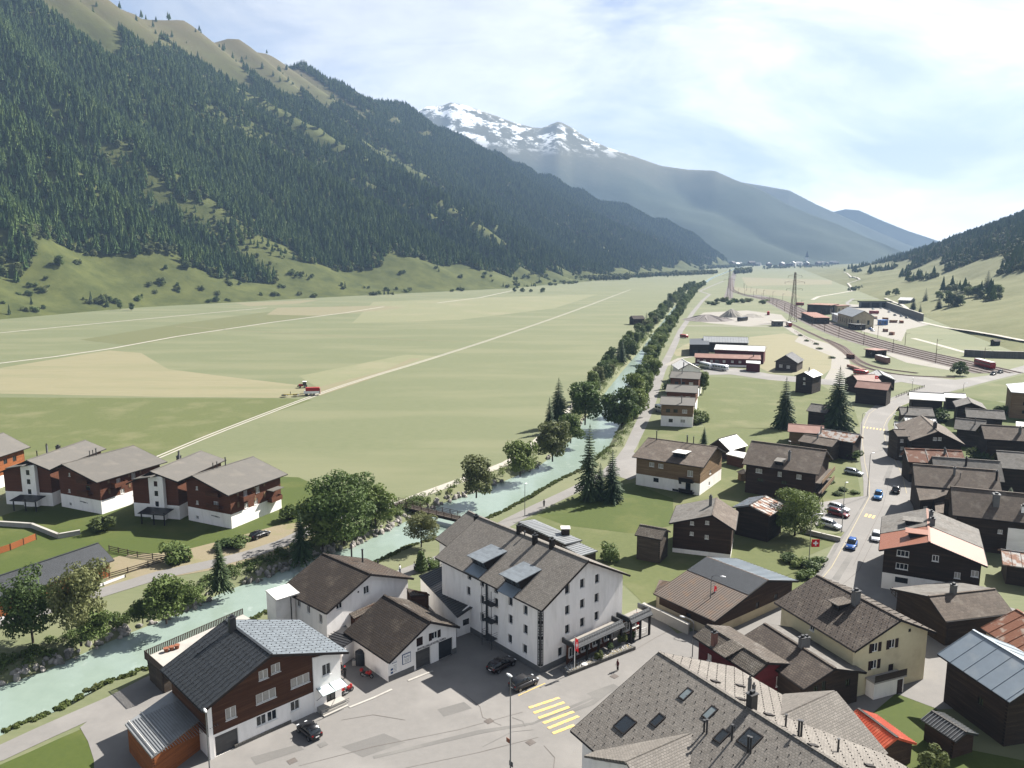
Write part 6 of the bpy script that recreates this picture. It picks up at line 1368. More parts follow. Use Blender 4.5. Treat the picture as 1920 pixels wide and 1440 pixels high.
house('red_roof_barn', 'long black barn with faded red roof near the junction', (1602, 726), 9, (1665, 732), (0.5, 8.6), 6.4, wall='wood_black', roof='roof_redbrown', ov=(.5, .5), cat='barn')
house('red_roof_cottage', 'cottage with faded red gable roof behind the red-roofed barn', (1611, 717), (1582, 710), (1612, 706), (1599, 703), 5.0, wall='wood_dark', roof='roof_redbrown', ov=(.4, .4))
house('white_roof_barn', 'dark barn with white panelled roof beside the junction', (1680, 713), (1634, 711), (1684, 704), (1655, 702), 4.6, wall='wood_black', roof='metal_white', ov=(.4, .5), cat='barn', seam=(3, 'metal_grey', .05), barge=False)
flagpole(1637, 754, 11, 'white flagpole with swiss flag before the red-roofed barn', True, False)
# left apartment chalets
def merge(h1, h2):
    X = h1.WM.inverted() @ h2.WM
    for ch in list(h2.root.children):
        Mb = ch.matrix_basis.copy(); ch.parent = h1.root; ch.matrix_basis = X @ Mb
    bpy.data.objects.remove(h2.root)
def sh2(sh): return [('b' if q[1] < 0 else 'a', *q[1:]) for q in sh if q[0] == 'b']
def apartment(label, A, B, C, Rg, ze, tower, wall, wins, sh, B1, R1):
    h = house('apartment_chalet', label, A, B1, C, R1, ze, ze + 1.1, wall=wall, base=(3.2, 'plaster'), roof='roof_chalet', ov=(1.0, 1.4), cat='chalet', wins=wins, group='brown apartment chalets', chim=[q for q in sh if q[0] == 'a'])
    h2 = house('apartment_chalet', label, B, B1, (B[0] + 95, B[1] - 45), Rg, ze - .2, ze + 1.1, L=h.L + .8, wall=wall, base=(3.2, 'plaster'), roof='roof_chalet', ov=(.8, 1.0), cat='chalet', chim=sh2(sh))
    x, y = h2.on_wall('near', *tower); M = h.WM.inverted() @ h2.WM @ h2.wf['near'] @ Matrix.Translation((x, 0, .9)); PM = h.WM.inverted() @ h2.WM @ h2.wf['near']; merge(h, h2)
    t_ = panel('white_tower', h.root, M, [(-1.8, 0), (1.8, 0), (1.8, h.ze + 1.0), (-1.8, h.ze + .4)], [rect(0, z, .9, 1.2) for z in (3.6, 6.0, 8.2)], 2.2, 'plaster')
    for z in (3.6, 6.0, 8.2): add_window(h.root, M, 0, z, .9, 1.2, 'dark')
    bx(h.root, 'tower_roof', (0, h.ze + 1.0, 0), (4.4, .2, 4.0), 'roof_chalet', M=M @ Matrix.Rotation(.18, 4, 'Z'))
    x2 = (h.W - 2) * .30
    p_ = thing('entrance_porch', None, None); p_.parent = h.root; p_.matrix_basis = PM @ Matrix.Translation((x, 0, 1.2)); bx(p_, 'porch_roof', (1.2, 2.9, 1.6), (6.5, .16, 3.4), 'metal_dark', M=Matrix.Rotation(.1, 4, 'X'))
    for q in (-1.6, 1.4, 4.0): bx(p_, 'porch_post', (q, 1.4, 3.0), (.2, 2.8, .2), 'trim_dark')
    key = 'a'; M2 = h.wf[key]; ln = h.L - 2.8
    for zz in (2.9, 5.6):
        b_ = thing('balcony', None, None); b_.parent = h.root; b_.matrix_basis = M2 @ Matrix.Translation((ln * (.80 if zz < 3 else .25), zz, 0)); bx(b_, 'deck', (0, 0, .7), (3.4, .15, 1.4), 'wood_red'); bx(b_, 'front_rail', (0, .5, 1.38), (3.4, .95, .06), 'wood_red')
        for q in (-1.68, 1.68): bx(b_, 'side_rail', (q, .5, .7), (.06, .95, 1.3), 'wood_red')
    bx(h.root, 'porch_canopy', (ln * .80, 5.6, .9), (3.6, .14, 2.0), 'roof_chalet', M=M2 @ Matrix.Rotation(0, 4, 'X'))
    for zz in (5.3, 8.0):
        b_ = thing('balcony', None, None); b_.parent = h.root; b_.matrix_basis = h.wf['near'] @ Matrix.Translation((max(2.4, (h.W - 2) * .68), zz - 1.0, 0)); bx(b_, 'deck', (0, 0, .6), (3.6, .14, 1.2), 'wood_red'); bx(b_, 'front_rail', (0, .5, 1.17), (3.6, .9, .06), 'wood_brown')
    for zz in (3.9, 6.4):
        for f_ in (.06, .40, .60): bx(h.root, 'window_shutter', (f_ * (h.L - 3.4) + 1.0, zz + .9, .03), (.5, 1.2, .06), 'wood_tan', M=M2)
    xq = h.on_wall('near', A[0] - 22, A[1] + 55)[0]; m = MB(); rr_ = random.Random(4)
    for k in range(13):
        if k != 11: m.box((xq - 1.3 + k * .2, 2.2 - k * .012, .02), (.13, rr_.uniform(.18, .34), .03))
    m.build('faint_lettering', 'plinth_grey', h.root, h.wf['near'])
    return h
a3 = apartment('second brown apartment chalet, nearer the gravel yard, white stair tower', (428, 929), (236, 907), (508, 884), (282, 884), 8.0, (300, 950), 'wood_red', {'near': [(369, 915, .6, .8, 'curt'), (370, 942, .7, .8, 'curt'), (405, 945, 1.4, 1.1, 'curt'), (370, 970, .8, .8, 'white'), (372, 995, .9, .8, 'white')], 'a': [(460, 925, 1.1, 1.2, 'curt'), (483, 918, 1.1, 1.4, 'curt'), (462, 950, 1.1, 1.2, 'curt'), (480, 945, 1.1, 1.4, 'curt')]}, [('b', 336, 863, 2.0, .35), ('b', 353, 880, 1.4, .9, 'metal_dark'), ('b', 308, 885, 1.6, .25), ('a', 392, 876, 1.4, .2), ('a', 400, 874, 1.4, .2), ('a', 410, 866, 1.8, .25)], (333, 903), (360, 892))
a2 = apartment('first brown apartment chalet at the left, white stair tower in shade', (181.5, 904.6), (-6, 887), (281.7, 861), (50, 863), 8.0, (62, 930), 'wood_red', {'near': [(130, 890, .6, .8, 'curt'), (130, 920, .7, .8, 'curt'), (165, 915, 1.4, 1.1, 'dark'), (132, 945, .8, .8, 'white'), (135, 968, .9, .8, 'white')], 'a': [(222, 902, 1.1, 1.2, 'curt'), (250, 892, 1.1, 1.4, 'curt'), (230, 925, 1.1, 1.2, 'curt')]}, [('b', 109, 841, 2.0, .35), ('b', 115, 858, 1.4, .9, 'metal_dark'), ('b', 70, 858, 1.6, .25), ('a', 155, 850, 1.4, .2), ('a', 160, 848, 1.4, .2), ('a', 165, 846, 1.6, .25)], (93, 881), (114, 870))
house('orange_chalet', 'orange timber chalet cut off by the left edge', (-30, 866), 15, (57, 838), (0.5, 11.8), 8.2, wall='wood_orange', base=(3.0, 'plaster'), roof='roof_chalet', ov=(1.0, 1.2), cat='chalet', wins={'a': [(.5, 6.2, 1.2, 1.2, 'dark'), (.75, 6.2, 1.2, 1.4, 'dark'), (.6, 3.9, 1.3, 1.2, 'dark'), (.85, 1.7, 1.3, 1.2, 'dark')]})
house('long_shed', 'long low shed with blue-grey slate roof behind the riverside trees', (214, 1050), 9, (-60, 1148), (0.5, 5.4), 3.0, wall='wood_orange', roof='slate_black', ov=(.6, .6), cat='shed')
# ------------------------------------------------------------------ vehicles
def loft(secs, mat, name, parent, bevel=.06):
    """body from cross-sections: (x, half width low, half width high, z low, z high)"""
    bm = bmesh.new(); rings = []
    for x, w0, w1, z0, z1 in secs:
        zm = z0 + (z1 - z0) * .45
        rings.append([bm.verts.new(p) for p in ((x, -w0 * .92, z0), (x, -w0, zm), (x, -w1, z1 - .04), (x, -w1 * .9, z1), (x, w1 * .9, z1), (x, w1, z1 - .04), (x, w0, zm), (x, w0 * .92, z0))])
    for a, b in zip(rings, rings[1:]):
        for i in range(8): bm.faces.new((a[i], a[(i + 1) % 8], b[(i + 1) % 8], b[i]))
    bm.faces.new(rings[0]); bm.faces.new(rings[-1][::-1])
    bmesh.ops.recalc_face_normals(bm, faces=bm.faces)
    me = bpy.data.meshes.new(name); bm.to_mesh(me); bm.free(); me.materials.append(MATS[mat])
    me.polygons.foreach_set('use_smooth', [True] * len(me.polygons))
    o = ob(name, me, parent)
    return o
WH_M = MB(); WH_M.tube((0, -.11, 0), (0, .11, 0), .33, n=16); WH_ME = WH_M.mesh('tyre', 'tyre')
RM_M = MB(); RM_M.tube((0, -.118, 0), (0, .118, 0), .21, n=12); RM_ME = RM_M.mesh('rim', 'rim')
def car(label, p0, p1, paint, kind='suv', L=4.3, Wd=1.8, H=1.6, name='parked_car', cat='car', group=None, small=False):
    a, b = at(*p0, .08), at(*p1, .08); d = (b - a).normalized(); c = (a + b) / 2
    o = thing(name, label, cat, (c.x, c.y, .07), math.atan2(d.y, d.x), group); w = Wd / 2; f = L / 2; bz = H * .60
    loft([(-f, w * .82, w * .8, .42, bz * .86), (-f + .12, w * .95, w * .9, .30, bz), (-f * .55, w, w * .94, .22, bz), (f * .15, w, w * .94, .22, bz), (f * .42, w, w * .9, .22, bz * .97), (f * .86, w * .95, w * .84, .24, bz * .82), (f - .05, w * .8, w * .74, .34, bz * .68), (f, w * .72, w * .68, .42, bz * .6)], paint, 'body', o)
    rb = -f * .93 if kind != 'hatch' else -f * .86
    loft([(rb, w * .84, w * .70, bz - .03, bz + .05), (rb + .30, w * .86, w * .70, bz - .03, H - .05), (-f * .1, w * .88, w * .72, bz - .03, H - .02), (f * .10, w * .88, w * .70, bz - .03, H - .06), (f * .46, w * .86, w * .74, bz - .06, bz + .04)], 'glass', 'glasshouse', o)
    loft([(rb + .22, w * .66, w * .64, H - .10, H - .03), (-f * .1, w * .70, w * .68, H - .08, H), (f * .12, w * .66, w * .64, H - .12, H - .04)], paint, 'roof_panel', o)
    for sx in (-1, 1):
        for sy in (-1, 1):
            wo = ob('wheel', WH_ME, o, Matrix.Translation((sx * f * .62, sy * (w - .1), .33))); ob('rim', RM_ME, wo)
    for sy in (-1, 1):
        bx(o, 'headlight', (f * .90, sy * w * .62, bz * .70), (.26, .34, .16), 'headlight'); bx(o, 'taillight', (-f * .965, sy * w * .70, bz * .85), (.12, .22, .3), 'taillight')
        if not small: bx(o, 'mirror', (f * .34, sy * (w + .08), bz + .05), (.16, .2, .14), paint)
        for q in (-.30, .02): bx(o, 'pillar', (f * q, sy * w * .80, (bz + H) / 2), (.07, .06, H - bz), paint)
    bx(o, 'bumper', (f * .97, 0, .42), (.12, w * 1.3, .22), 'black_plastic'); bx(o, 'number_plate', (-f - .01, 0, .62), (.03, .5, .12), 'trim_white')
    return o
car('black hatchback parked before the black-roofed house', (598, 1392), (563, 1362), 'car_black', 'hatch', 3.9, 1.72, 1.5)
car('dark brown estate car parked in the shade of the hotel', (918, 1264), (962, 1240), 'car_brown', 'suv', 4.7, 1.85, 1.5)
car('grey crossover on the yellow bay line at the hotel corner', (958, 1297), (1006, 1276), 'car_grey', 'suv', 4.3, 1.82, 1.6)
car('bright blue off-road car driving towards the camera past the lawn', (1604, 1012), (1588, 1042), 'car_blue2', 'hatch', 4.2, 1.85, 1.8, name='driving_car')
car('light blue off-road car driving behind, beside the dark car', (1651, 922), (1641, 947), 'car_blue', 'hatch', 4.4, 1.9, 1.8, name='driving_car')
car('dark brown car driving away beside the light blue car', (1677, 933), (1682, 912), 'car_dark', 'suv', 4.4, 1.85, 1.6, name='driving_car')
car('white car half hidden behind the dark chalet', (1644, 1000), (1640, 1022), 'car_white', 'suv', 4.4, 1.8, 1.5)
car('silver-white van-like car nearest the lawn in the parking bays', (1533, 981), (1580, 995), 'car_white', 'suv', 4.9, 1.9, 1.65)
car('dark red estate car in the middle parking bay', (1551, 962), (1593, 972), 'car_red', 'suv', 4.7, 1.85, 1.55)
car('white estate car in the rear parking bay behind the red one', (1552, 951), (1594, 962), 'car_white', 'suv', 4.8, 1.85, 1.55)
car('silver estate car parked by the garden bed', (1581, 885), (1621, 893), 'car_silver', 'suv', 4.9, 1.9, 1.6)
car('black estate car parked beside the brown apartment chalet', (474, 1012), (500, 1002), 'car_black', 'suv', 4.7, 1.8, 1.5)
car('black car leading the pair on the road at the right', (1868, 701), (1856, 705), 'car_black', 'suv', 4.6, 1.9, 1.6, name='driving_car', small=True)
car('dark car behind the black one on the road at the right', (1880, 698), (1870, 701), 'car_dark', 'suv', 4.6, 1.9, 1.6, name='driving_car', small=True)
for i, (x, y, cc) in enumerate([(1637, 580, 'car_silver'), (1652, 579, 'car_white'), (1667, 586, 'car_white'), (1690, 594, 'car_silver'), (1700, 597, 'car_dark'), (1668, 582, 'car_white'), (1632, 618, 'car_blue2'), (1636, 621, 'car_white'), (1548, 587, 'car_dark'), (1678, 592, 'car_dark')]):
    car('small car parked on the pale station yard', (x - 3, y - .6), (x + 3, y + .6), cc, 'suv', 4.5, 1.85, 1.6, group='cars on the station yard', small=True)
def bus(label, p0, p1, L=11, H=3.0, paint='car_white', name='bus', cat='bus', stripe=True, group=None, Wd=2.5, wheels=True):
    a, b = at(*p0), at(*p1); d = (b - a).normalized(); c = (a + b) / 2; o = thing(name, label, cat, (c.x, c.y, .06), math.atan2(d.y, d.x), group)
    loft([(-L / 2, Wd * .46, Wd * .44, .5, H - .1), (-L / 2 + .2, Wd / 2, Wd * .48, .4, H), (L / 2 - .5, Wd / 2, Wd * .48, .4, H), (L / 2, Wd * .46, Wd * .42, .5, H * .75)], paint, 'body', o)
    if stripe:
        n = int(L / 1.7)
        for sy in (-1, 1):
            for i in range(n): bx(o, 'window', (-L / 2 + L * (i + .5) / n, sy * (Wd / 2 + .005), H * .66), (L / n * .82, .04, H * .27), 'glass')
        bx(o, 'windscreen', (L / 2 - .12, 0, H * .6), (.2, Wd * .8, H * .35), 'glass')
    if wheels:
        for sx in (-.33, .33):
            for sy in (-1, 1): wo = ob('wheel', WH_ME, o, Matrix.Translation((sx * L, sy * (Wd / 2 - .1), .42)) @ Matrix.Scale(1.25, 4)); ob('rim', RM_ME, wo)
    return o
bus('white bus parked behind the terrace houses, left one', (1314, 688), (1334, 693), 10, 3.0); bus('white bus parked behind the terrace houses, right one', (1334, 692), (1362, 696), 10.5, 3.0)
bus('white camper van parked beside the nearest terrace house', (1236, 772), (1246, 775), 6, 2.8, name='camper_van', cat='van')
bus('red truck standing on the gravel yard by the pylon', (1440, 593), (1441, 588), 8, 3.4, 'paint_red', name='truck', cat='truck'); bus('long black container trailer on the gravel yard', (1382, 603), (1402, 601), 14, 3.6, 'car_black', stripe=False, name='trailer', cat='trailer')
bus('red van parked by the dark workshop', (1278, 633), (1287, 634), 6, 2.4, 'paint_red', name='van', cat='van'); bus('red dump truck beside the station shed', (1493, 573), (1506, 573), 9, 3.6, 'paint_red', name='truck', cat='truck')
bus('red lorry on the station building site', (1632, 589), (1645, 589), 9, 3.4, 'paint_red', name='truck', cat='truck')
# trains
def wagon(label, p0, p1, L, H, paint, roofm, name='railway_wagon', windows=True):
    o = bus(label, p0, p1, L, H, paint, name, 'train' if windows else 'wagon', windows, Wd=2.8, wheels=False); bx(o, 'roof', (0, 0, H + .08), (L - .4, 2.5, .18), roofm)
    for sx in (-.3, .3): bx(o, 'bogie', (sx * L, 0, .35), (2.6, 2.0, .6), 'black_plastic')
    return o
wagon('red railcar standing on the track at the right', (1828, 684), (1864, 694), 17, 3.6, 'paint_red', 'metal_white', 'railcar')
wagon('brown goods wagon with pale roof near the sheds', (1641, 676), (1668, 684), 13, 3.4, 'roof_redbrown', 'metal_white', windows=False); wagon('red and cream wagon at the foot of the big pylon', (1470, 608), (1489, 617), 12, 3.4, 'paint_red', 'metal_white')
wagon('rusty low wagon in the curved siding', (1590, 689), (1622, 700), 18, 1.6, 'rust', 'rust', windows=False); wagon('small rusty wagon at the siding end', (1589, 671), (1600, 674), 5, 2.4, 'wood_red', 'wood_red', windows=False)
bus('red platform truck beside the low wagon', (1607, 702), (1621, 704), 7, 2.4, 'paint_red', name='truck', cat='truck')
# tractor, loader wagon, rake
tr = thing('tractor', 'small red tractor with white cab on the mown field', 'tractor', at(569, 727), 3.3); bx(tr, 'hood', (1.0, 0, 1.2), (2.0, 1.0, .9), 'paint_red'); bx(tr, 'cab', (-.6, 0, 1.9), (1.5, 1.5, 1.6), 'glass'); bx(tr, 'cab_roof', (-.6, 0, 2.78), (1.7, 1.7, .18), 'trim_white')
for x, y, s in ((-.9, -1, 2.0), (-.9, 1, 2.0), (1.4, -.9, 1.3), (1.4, .9, 1.3)): wo = ob('wheel', WH_ME, tr, Matrix.Translation((x, y, .33 * s)) @ Matrix.Scale(s, 4)); ob('rim', RM_ME, wo)
bx(tr, 'front_weight', (2.3, 0, .8), (.5, 1.2, .6), 'black_plastic'); tr.scale = (1.0, 1.0, 1.0); 
lw = thing('loader_wagon', 'red and white hay loader wagon behind the tractor', 'trailer', at(585, 741), .15); bx(lw, 'bed', (0, 0, 1.6), (7.5, 2.5, 1.2), 'trim_white'); bx(lw, 'hay_rack', (.4, 0, 3.0), (6.5, 2.4, 1.8), 'paint_red'); bx(lw, 'drawbar', (-4.6, 0, .8), (2.5, .3, .3), 'black_plastic'); bx(lw, 'tailgate', (3.9, 0, 2.2), (.4, 2.5, 2.6), 'roof_redbrown'); bx(lw, 'pickup', (-2.6, 0, .6), (1.2, 2.2, .8), 'black_plastic')
for x in (-.6, .9):
    for y in (-1.1, 1.1): wo = ob('wheel', WH_ME, lw, Matrix.Translation((x, y, .55)) @ Matrix.Scale(1.6, 4)); ob('rim', RM_ME, wo)
lw.scale = (.85, .85, .85)
rk = thing('hay_rake', 'folded hay rake left standing on the mown field', 'rake', at(545, 744), .2); bx(rk, 'beam', (0, 0, 1.0), (5.5, .25, .25), 'barrel_yellow'); bx(rk, 'mast', (0, 0, 1.5), (.2, .2, 1.4), 'black_plastic')
for x in (-2.4, 2.2): m = MB(); m.tube((x, 0, .7), (x, 0, 1.0), 1.4, 1.2, 10); m.build('rotor', 'black_plastic', rk)
# motorcycles
def motorbike(px, py, rz, label):
    o = thing('motorcycle', label, 'motorcycle', at(px, py, .06), rz)
    for x in (-.72, .72):
        m = MB(); n = 18; R0, r0 = .27, .07
        for i in range(n):
            t0, t1 = 6.283 * i / n, 6.283 * (i + 1) / n; m.tube((x + R0 * math.cos(t0), 0, .33 + R0 * math.sin(t0)), (x + R0 * math.cos(t1), 0, .33 + R0 * math.sin(t1)), r0, n=6, cap=False)
        w = m.build('wheel', 'tyre', o); m = MB(); m.tube((x, -.04, .33), (x, .04, .33), .2, n=10); m.build('rim', 'rim', w)
    m = MB(); m.tube((.72, -.09, .33), (.45, -.09, 1.0), .035, n=6); m.tube((.72, .09, .33), (.45, .09, 1.0), .035, n=6); m.build('fork', 'steel', o)
    loft([(-.15, .14, .12, .62, .86), (.1, .2, .17, .6, 1.0), (.42, .16, .12, .66, .98), (.55, .08, .06, .75, .9)], 'paint_red', 'tank', o); loft([(-.75, .09, .07, .80, .92), (-.45, .17, .14, .68, .86), (-.1, .15, .12, .68, .86)], 'black_plastic', 'seat', o)
    loft([(.35, .18, .1, .5, 1.05), (.62, .16, .08, .6, 1.2), (.78, .08, .04, .8, 1.0)], 'paint_red', 'fairing', o); bx(o, 'engine', (.05, 0, .42), (.55, .34, .36), 'steel_dark'); m = MB(); m.tube((.42, -.38, 1.06), (.42, .38, 1.06), .02, n=6); m.build('handlebar', 'black_plastic', o); m = MB(); m.tube((-.1, -.2, .3), (-.75, -.2, .42), .06, n=8); m.build('exhaust', 'steel', o); bx(o, 'top_case', (-.82, 0, 1.0), (.36, .42, .32), 'paint_red')
motorbike(688, 1270, -.35, 'red touring motorcycle parked by the garage hall wall'); motorbike(652, 1300, .9, 'red motorcycle beside the pale front steps')
# people
def person(px, py, rz, label, top, legs, hairm='hair', sc=1.0, arm=0.0):
    o = thing('person', label, 'person', at(px, py, .06), rz); o.scale = (sc, sc, sc)
    V = [(0, 0, .95, .14), (0, 0, 1.12, .13), (0, 0, 1.35, .15), (0, 0, 1.47, .07), (0, .01, 1.60, .085), (0, .015, 1.70, .085)]
    E = [(0, 1), (1, 2), (2, 3), (3, 4), (4, 5)]
    for s in (-1, 1):
        i = len(V); V += [(s * .09, 0, .88, .10), (s * .10, .02 * s, .50, .07), (s * .10, -.03 * s, .09, .05), (s * .10, .13 - .03 * s, .04, .045)]; E += [(0, i), (i, i + 1), (i + 1, i + 2), (i + 2, i + 3)]
        i = len(V); V += [(s * .19, 0, 1.40, .065), (s * .25, -.02, 1.13, .05), (s * .24, .10 + arm, .92 + arm, .035), (s * .235, .15 + arm, .84 + arm, .03)]; E += [(2, i), (i, i + 1), (i + 1, i + 2), (i + 2, i + 3)]
    me = bpy.data.meshes.new('body'); me.from_pydata([v[:3] for v in V], E, []); b = ob('body', me, o)
    md = b.modifiers.new('skin', 'SKIN'); b.modifiers.new('sub', 'SUBSURF').levels = 1; b.modifiers['sub'].render_levels = 1
    for i, v in enumerate(V): me.skin_vertices[0].data[i].radius = (v[3], v[3] * .85)
    me.skin_vertices[0].data[0].use_root = True; me.materials.append(MATS[top]); md.use_smooth_shade = True
    m = MB(); bm = bmesh.new(); bmesh.ops.create_uvsphere(bm, u_segments=12, v_segments=9, radius=.11); 
    for v in bm.verts: v.co.z *= 1.2
    hm = bpy.data.meshes.new('head'); bm.to_mesh(hm); bm.free(); hm.materials.append(MATS['skin']); hm.polygons.foreach_set('use_smooth', [True] * len(hm.polygons))
    hd = ob('head', hm, o, Matrix.Translation((0, .02, 1.66)))
    bm = bmesh.new(); bmesh.ops.create_uvsphere(bm, u_segments=12, v_segments=8, radius=.122); bmesh.ops.delete(bm, geom=[v for v in bm.verts if v.co.z < -.02 or (v.co.y > .07 and v.co.z < .05)], context='VERTS')
    hh = bpy.data.meshes.new('hair'); bm.to_mesh(hh); bm.free(); hh.materials.append(MATS[hairm]); ob('hair', hh, hd, Matrix.Translation((0, -.01, .02)))
    for s in (-1, 1): bx(hd, 'eye', (s * .04, .10, .01), (.02, .02, .015), 'ink')
    bx(hd, 'nose', (0, .115, -.02), (.025, .04, .04), 'skin'); bx(hd, 'mouth', (0, .105, -.065), (.05, .015, .012), 'flag_red')
    for s in (-1, 1):
        m = MB(); m.tube((s * .09, 0, .93), (s * .10, .01, .5), .115, .088, 10); m.tube((s * .10, .01, .5), (s * .10, -.01, .1), .088, .07, 10); m.build('trouser_leg', legs, o)
        m = MB(); m.box((s * .235, .16 + arm, .83 + arm), (.05, .09, .10)); 
        for k in range(4): m.tube((s * .235 + (k - 1.5) * .018, .19 + arm, .80 + arm), (s * .235 + (k - 1.5) * .018, .22 + arm, .73 + arm + .01 * (k % 2)), .009, n=5)
        m.tube((s * .205, .17 + arm, .84 + arm), (s * .19, .22 + arm, .80 + arm), .011, n=5); m.build('hand', 'skin', o)
    return o
person(647, 1272, .4, 'standing motorcyclist in dark clothes with pale helmet in the shaded yard', 'cloth_dark', 'cloth_dark', 'flag_red', 1.05); person(640, 1264, 2.6, 'person in black standing behind the motorcyclist', 'cloth_dark', 'cloth_dark', 'hair', 1.0)
person(750, 1075, 1.0, 'walker in white shirt on the lane behind the hotel', 'cloth_white', 'cloth_blue', 'hair', 1.0); person(777, 1070, -1.2, 'walker in pale top near the dense conical bush', 'cloth_white', 'cloth_dark', 'hair', 1.0)
person(1158, 1257, 2.2, 'person in dark red clothes standing beside the stone bed', 'barn_red', 'cloth_dark', 'hair', .95)
person(1020, 950, .3, 'walker in dark clothes on the lane beside the meadow', 'cloth_dark', 'cloth_dark', 'hair', 1.0)
# ------------------------------------------------------------------ lamps, poles, bridge, fences
def lamp(px, py, top, label, arm=0.0, az=0.0, signs=False, hh=None):
    p = at(px, py)
    if hh is None:
        d = ray(px, top); t = math.hypot(p.x, p.y) / math.hypot(d.x, d.y); hh = CAMH + d.z * t
    o = thing('street_lamp', label, 'street lamp', p, az); m = MB(); m.tube((0, 0, 0), (0, 0, hh - (.4 if arm else 0)), .085, .055, 8)
    if arm:
        P = [(0, 0, hh - .4), (arm * .15, 0, hh - .08), (arm * .5, 0, hh + .05), (arm, 0, hh + .12)]
        for a, b in zip(P, P[1:]): m.tube(a, b, .05, .045, 7)
    m.build('pole', 'steel', o)
    loft([(arm - .25, .08, .06, hh + .02, hh + .12), (arm + .15, .16, .12, hh, hh + .16), (arm + .6, .10, .07, hh + .03, hh + .11)], 'lamp_white', 'lamp_head', o)
    if signs:
        bx(o, 'street_sign', (.3, 0, hh * .42), (.7, .05, .5), 'roof_terracotta'); bx(o, 'street_sign', (0, -.1, hh * .22), (.6, .05, .6), 'plinth_grey')
    return o
lamp(957, 1478, 1268, 'tall street lamp in front of the forecourt carrying two small signs', 0, 2.3, True); lamp(397, 1500, 1332, 'street lamp at the corner of the black-roofed house', 0, 2.2)
lamp(1298, 1232, 1163, 'bent-arm street lamp in front of the red house', 1.6, 2.5); lamp(1330, 1168, 1078, 'tall street lamp standing before the barn roof', 1.6, -.4)
lamp(1516, 1062, 965, 'bent-arm street lamp on the lawn corner', 1.8, .3); lamp(1626, 931, 850, 'tall street lamp at the road bend garden', .9, .5); lamp(1578, 998, 905, 'slim lamp pole beside the parking bays', .3, .5)
lamp(1675, 838, 778, 'street lamp beside the banded white barn', .3, 2); lamp(1612, 846, 775, 'street lamp opposite the white barn', .8, .2); lamp(1711, 722, 709, 'low lamp on the junction grass', .4, 1); lamp(1806, 734, 718, 'street lamp below the junction road', .8, 0)
lamp(984, 968, 908, 'slim lamp by the lane beyond the hotel', .2, 1); lamp(848, 1062, 1012, 'lamp on the lane behind the white house', .2, 1)
lamp(1709, 744, 714, 'lamp at the edge of the junction', .3, 2); lamp(1480, 870, 828, 'thin pole above the old chalet', .2, 2)
fp = flagpole(1336, 1160, 6.0, 'flagpole with swiss flag behind the red house', True, True)
fl = thing('hanging_flag', 'square swiss flag hanging on the bent-arm lamp', 'flag', at(1519, 1062) + Vector((.75, 0, 4.6))); bx(fl, 'cloth', (0, 0, 0), (1.5, .04, 1.5), 'flag_red'); bx(fl, 'cross', (0, -.035, 0), (.9, .02, .28), 'trim_white'); bx(fl, 'cross', (0, -.038, 0), (.28, .02, .9), 'trim_white')
# footbridge
a, b = at(742, 946), at(870, 976); d = b - a; L = d.length; br = thing('footbridge', 'wooden footbridge with dark rails across the river', 'bridge', a, math.atan2(d.y, d.x))
for i in range(int(L / .5)): 
    if i == 0: pm = MB(); pm.box((0, 0, .30), (.44, 2.2, .1)); pk = pm.mesh('plank', 'wood_grey')
    ob('plank', pk, br, Matrix.Translation((.25 + i * .5, 0, 0)))
for s in (-1, 1):
    bx(br, 'girder', (L / 2, s * .95, -.05), (L, .25, .55), 'trim_dark')
    for z in (.7, 1.05, 1.4): m = MB(); m.tube((0, s * 1.1, z), (L, s * 1.1, z), .045, n=6); m.build('rail', 'wood_dark', br)
    for i in range(int(L / 2.2) + 1): bx(br, 'post', (min(L, i * 2.2), s * 1.1, .75), (.12, .12, 1.4), 'wood_dark')
for x in (-.6, L + .6): bx(br, 'abutment', (x, 0, -.9), (1.6, 2.8, 2.0), 'concrete')
def fence(label, pts, h=1.1, mat='wood_grey', rails=3, step=2.4, solid=False, name='fence'):
    P = [at(*p) for p in pts]; o = thing(name, label, 'fence', P[0])
    for a, b in zip(P, P[1:]):
        d = b - a; rz = math.atan2(d.y, d.x)
        for q in range(rails): bx(o, 'rail', (a + d / 2 - P[0]) + Vector((0, 0, h * (q + .7) / rails)), (d.length, .06, (h / rails * .96) if solid else .14), mat, rz)
        k = max(1, int(d.length / step))
        for i in range(k + 1): bx(o, 'post', (a + d * i / k - P[0]) + Vector((0, 0, h / 2 + .05)), (.14, .14, h + .1), 'trim_dark' if solid else mat, rz)
    return o
fence('weathered rail fence around the small vegetable plot', [(205, 1033), (258, 1045), (315, 1052), (278, 1063), (240, 1075), (205, 1085)]); fence('orange plank fence at the left edge', [(-40, 1052), (20, 1032), (68, 1012)], 1.3, 'wood_orange', 4, 2.5, True)
fence('low pale kerb wall along the left lane', [(-20, 1172), (60, 1145), (150, 1115), (235, 1083)], .5, 'trim_white', 1, 4, True); fence('iron street railing beside the red-roofed barn', [(1645, 757), (1662, 748)], 1.2, 'steel_dark', 2)
fence('grass-edge fence by the junction', [(1680, 746), (1700, 738), (1733, 727)], 1.2, 'wood_grey', 2, 3)
fence('orange snow fence posts beside the siding', [(1490, 622), (1520, 640), (1535, 648)], 1.2, 'roof_redbrown', 1, 6)
pv = sheet('vegetable_plot', [(200, 1050), (225, 1042), (285, 1052), (262, 1062), (205, 1076)], 'dirt_tan', .06)
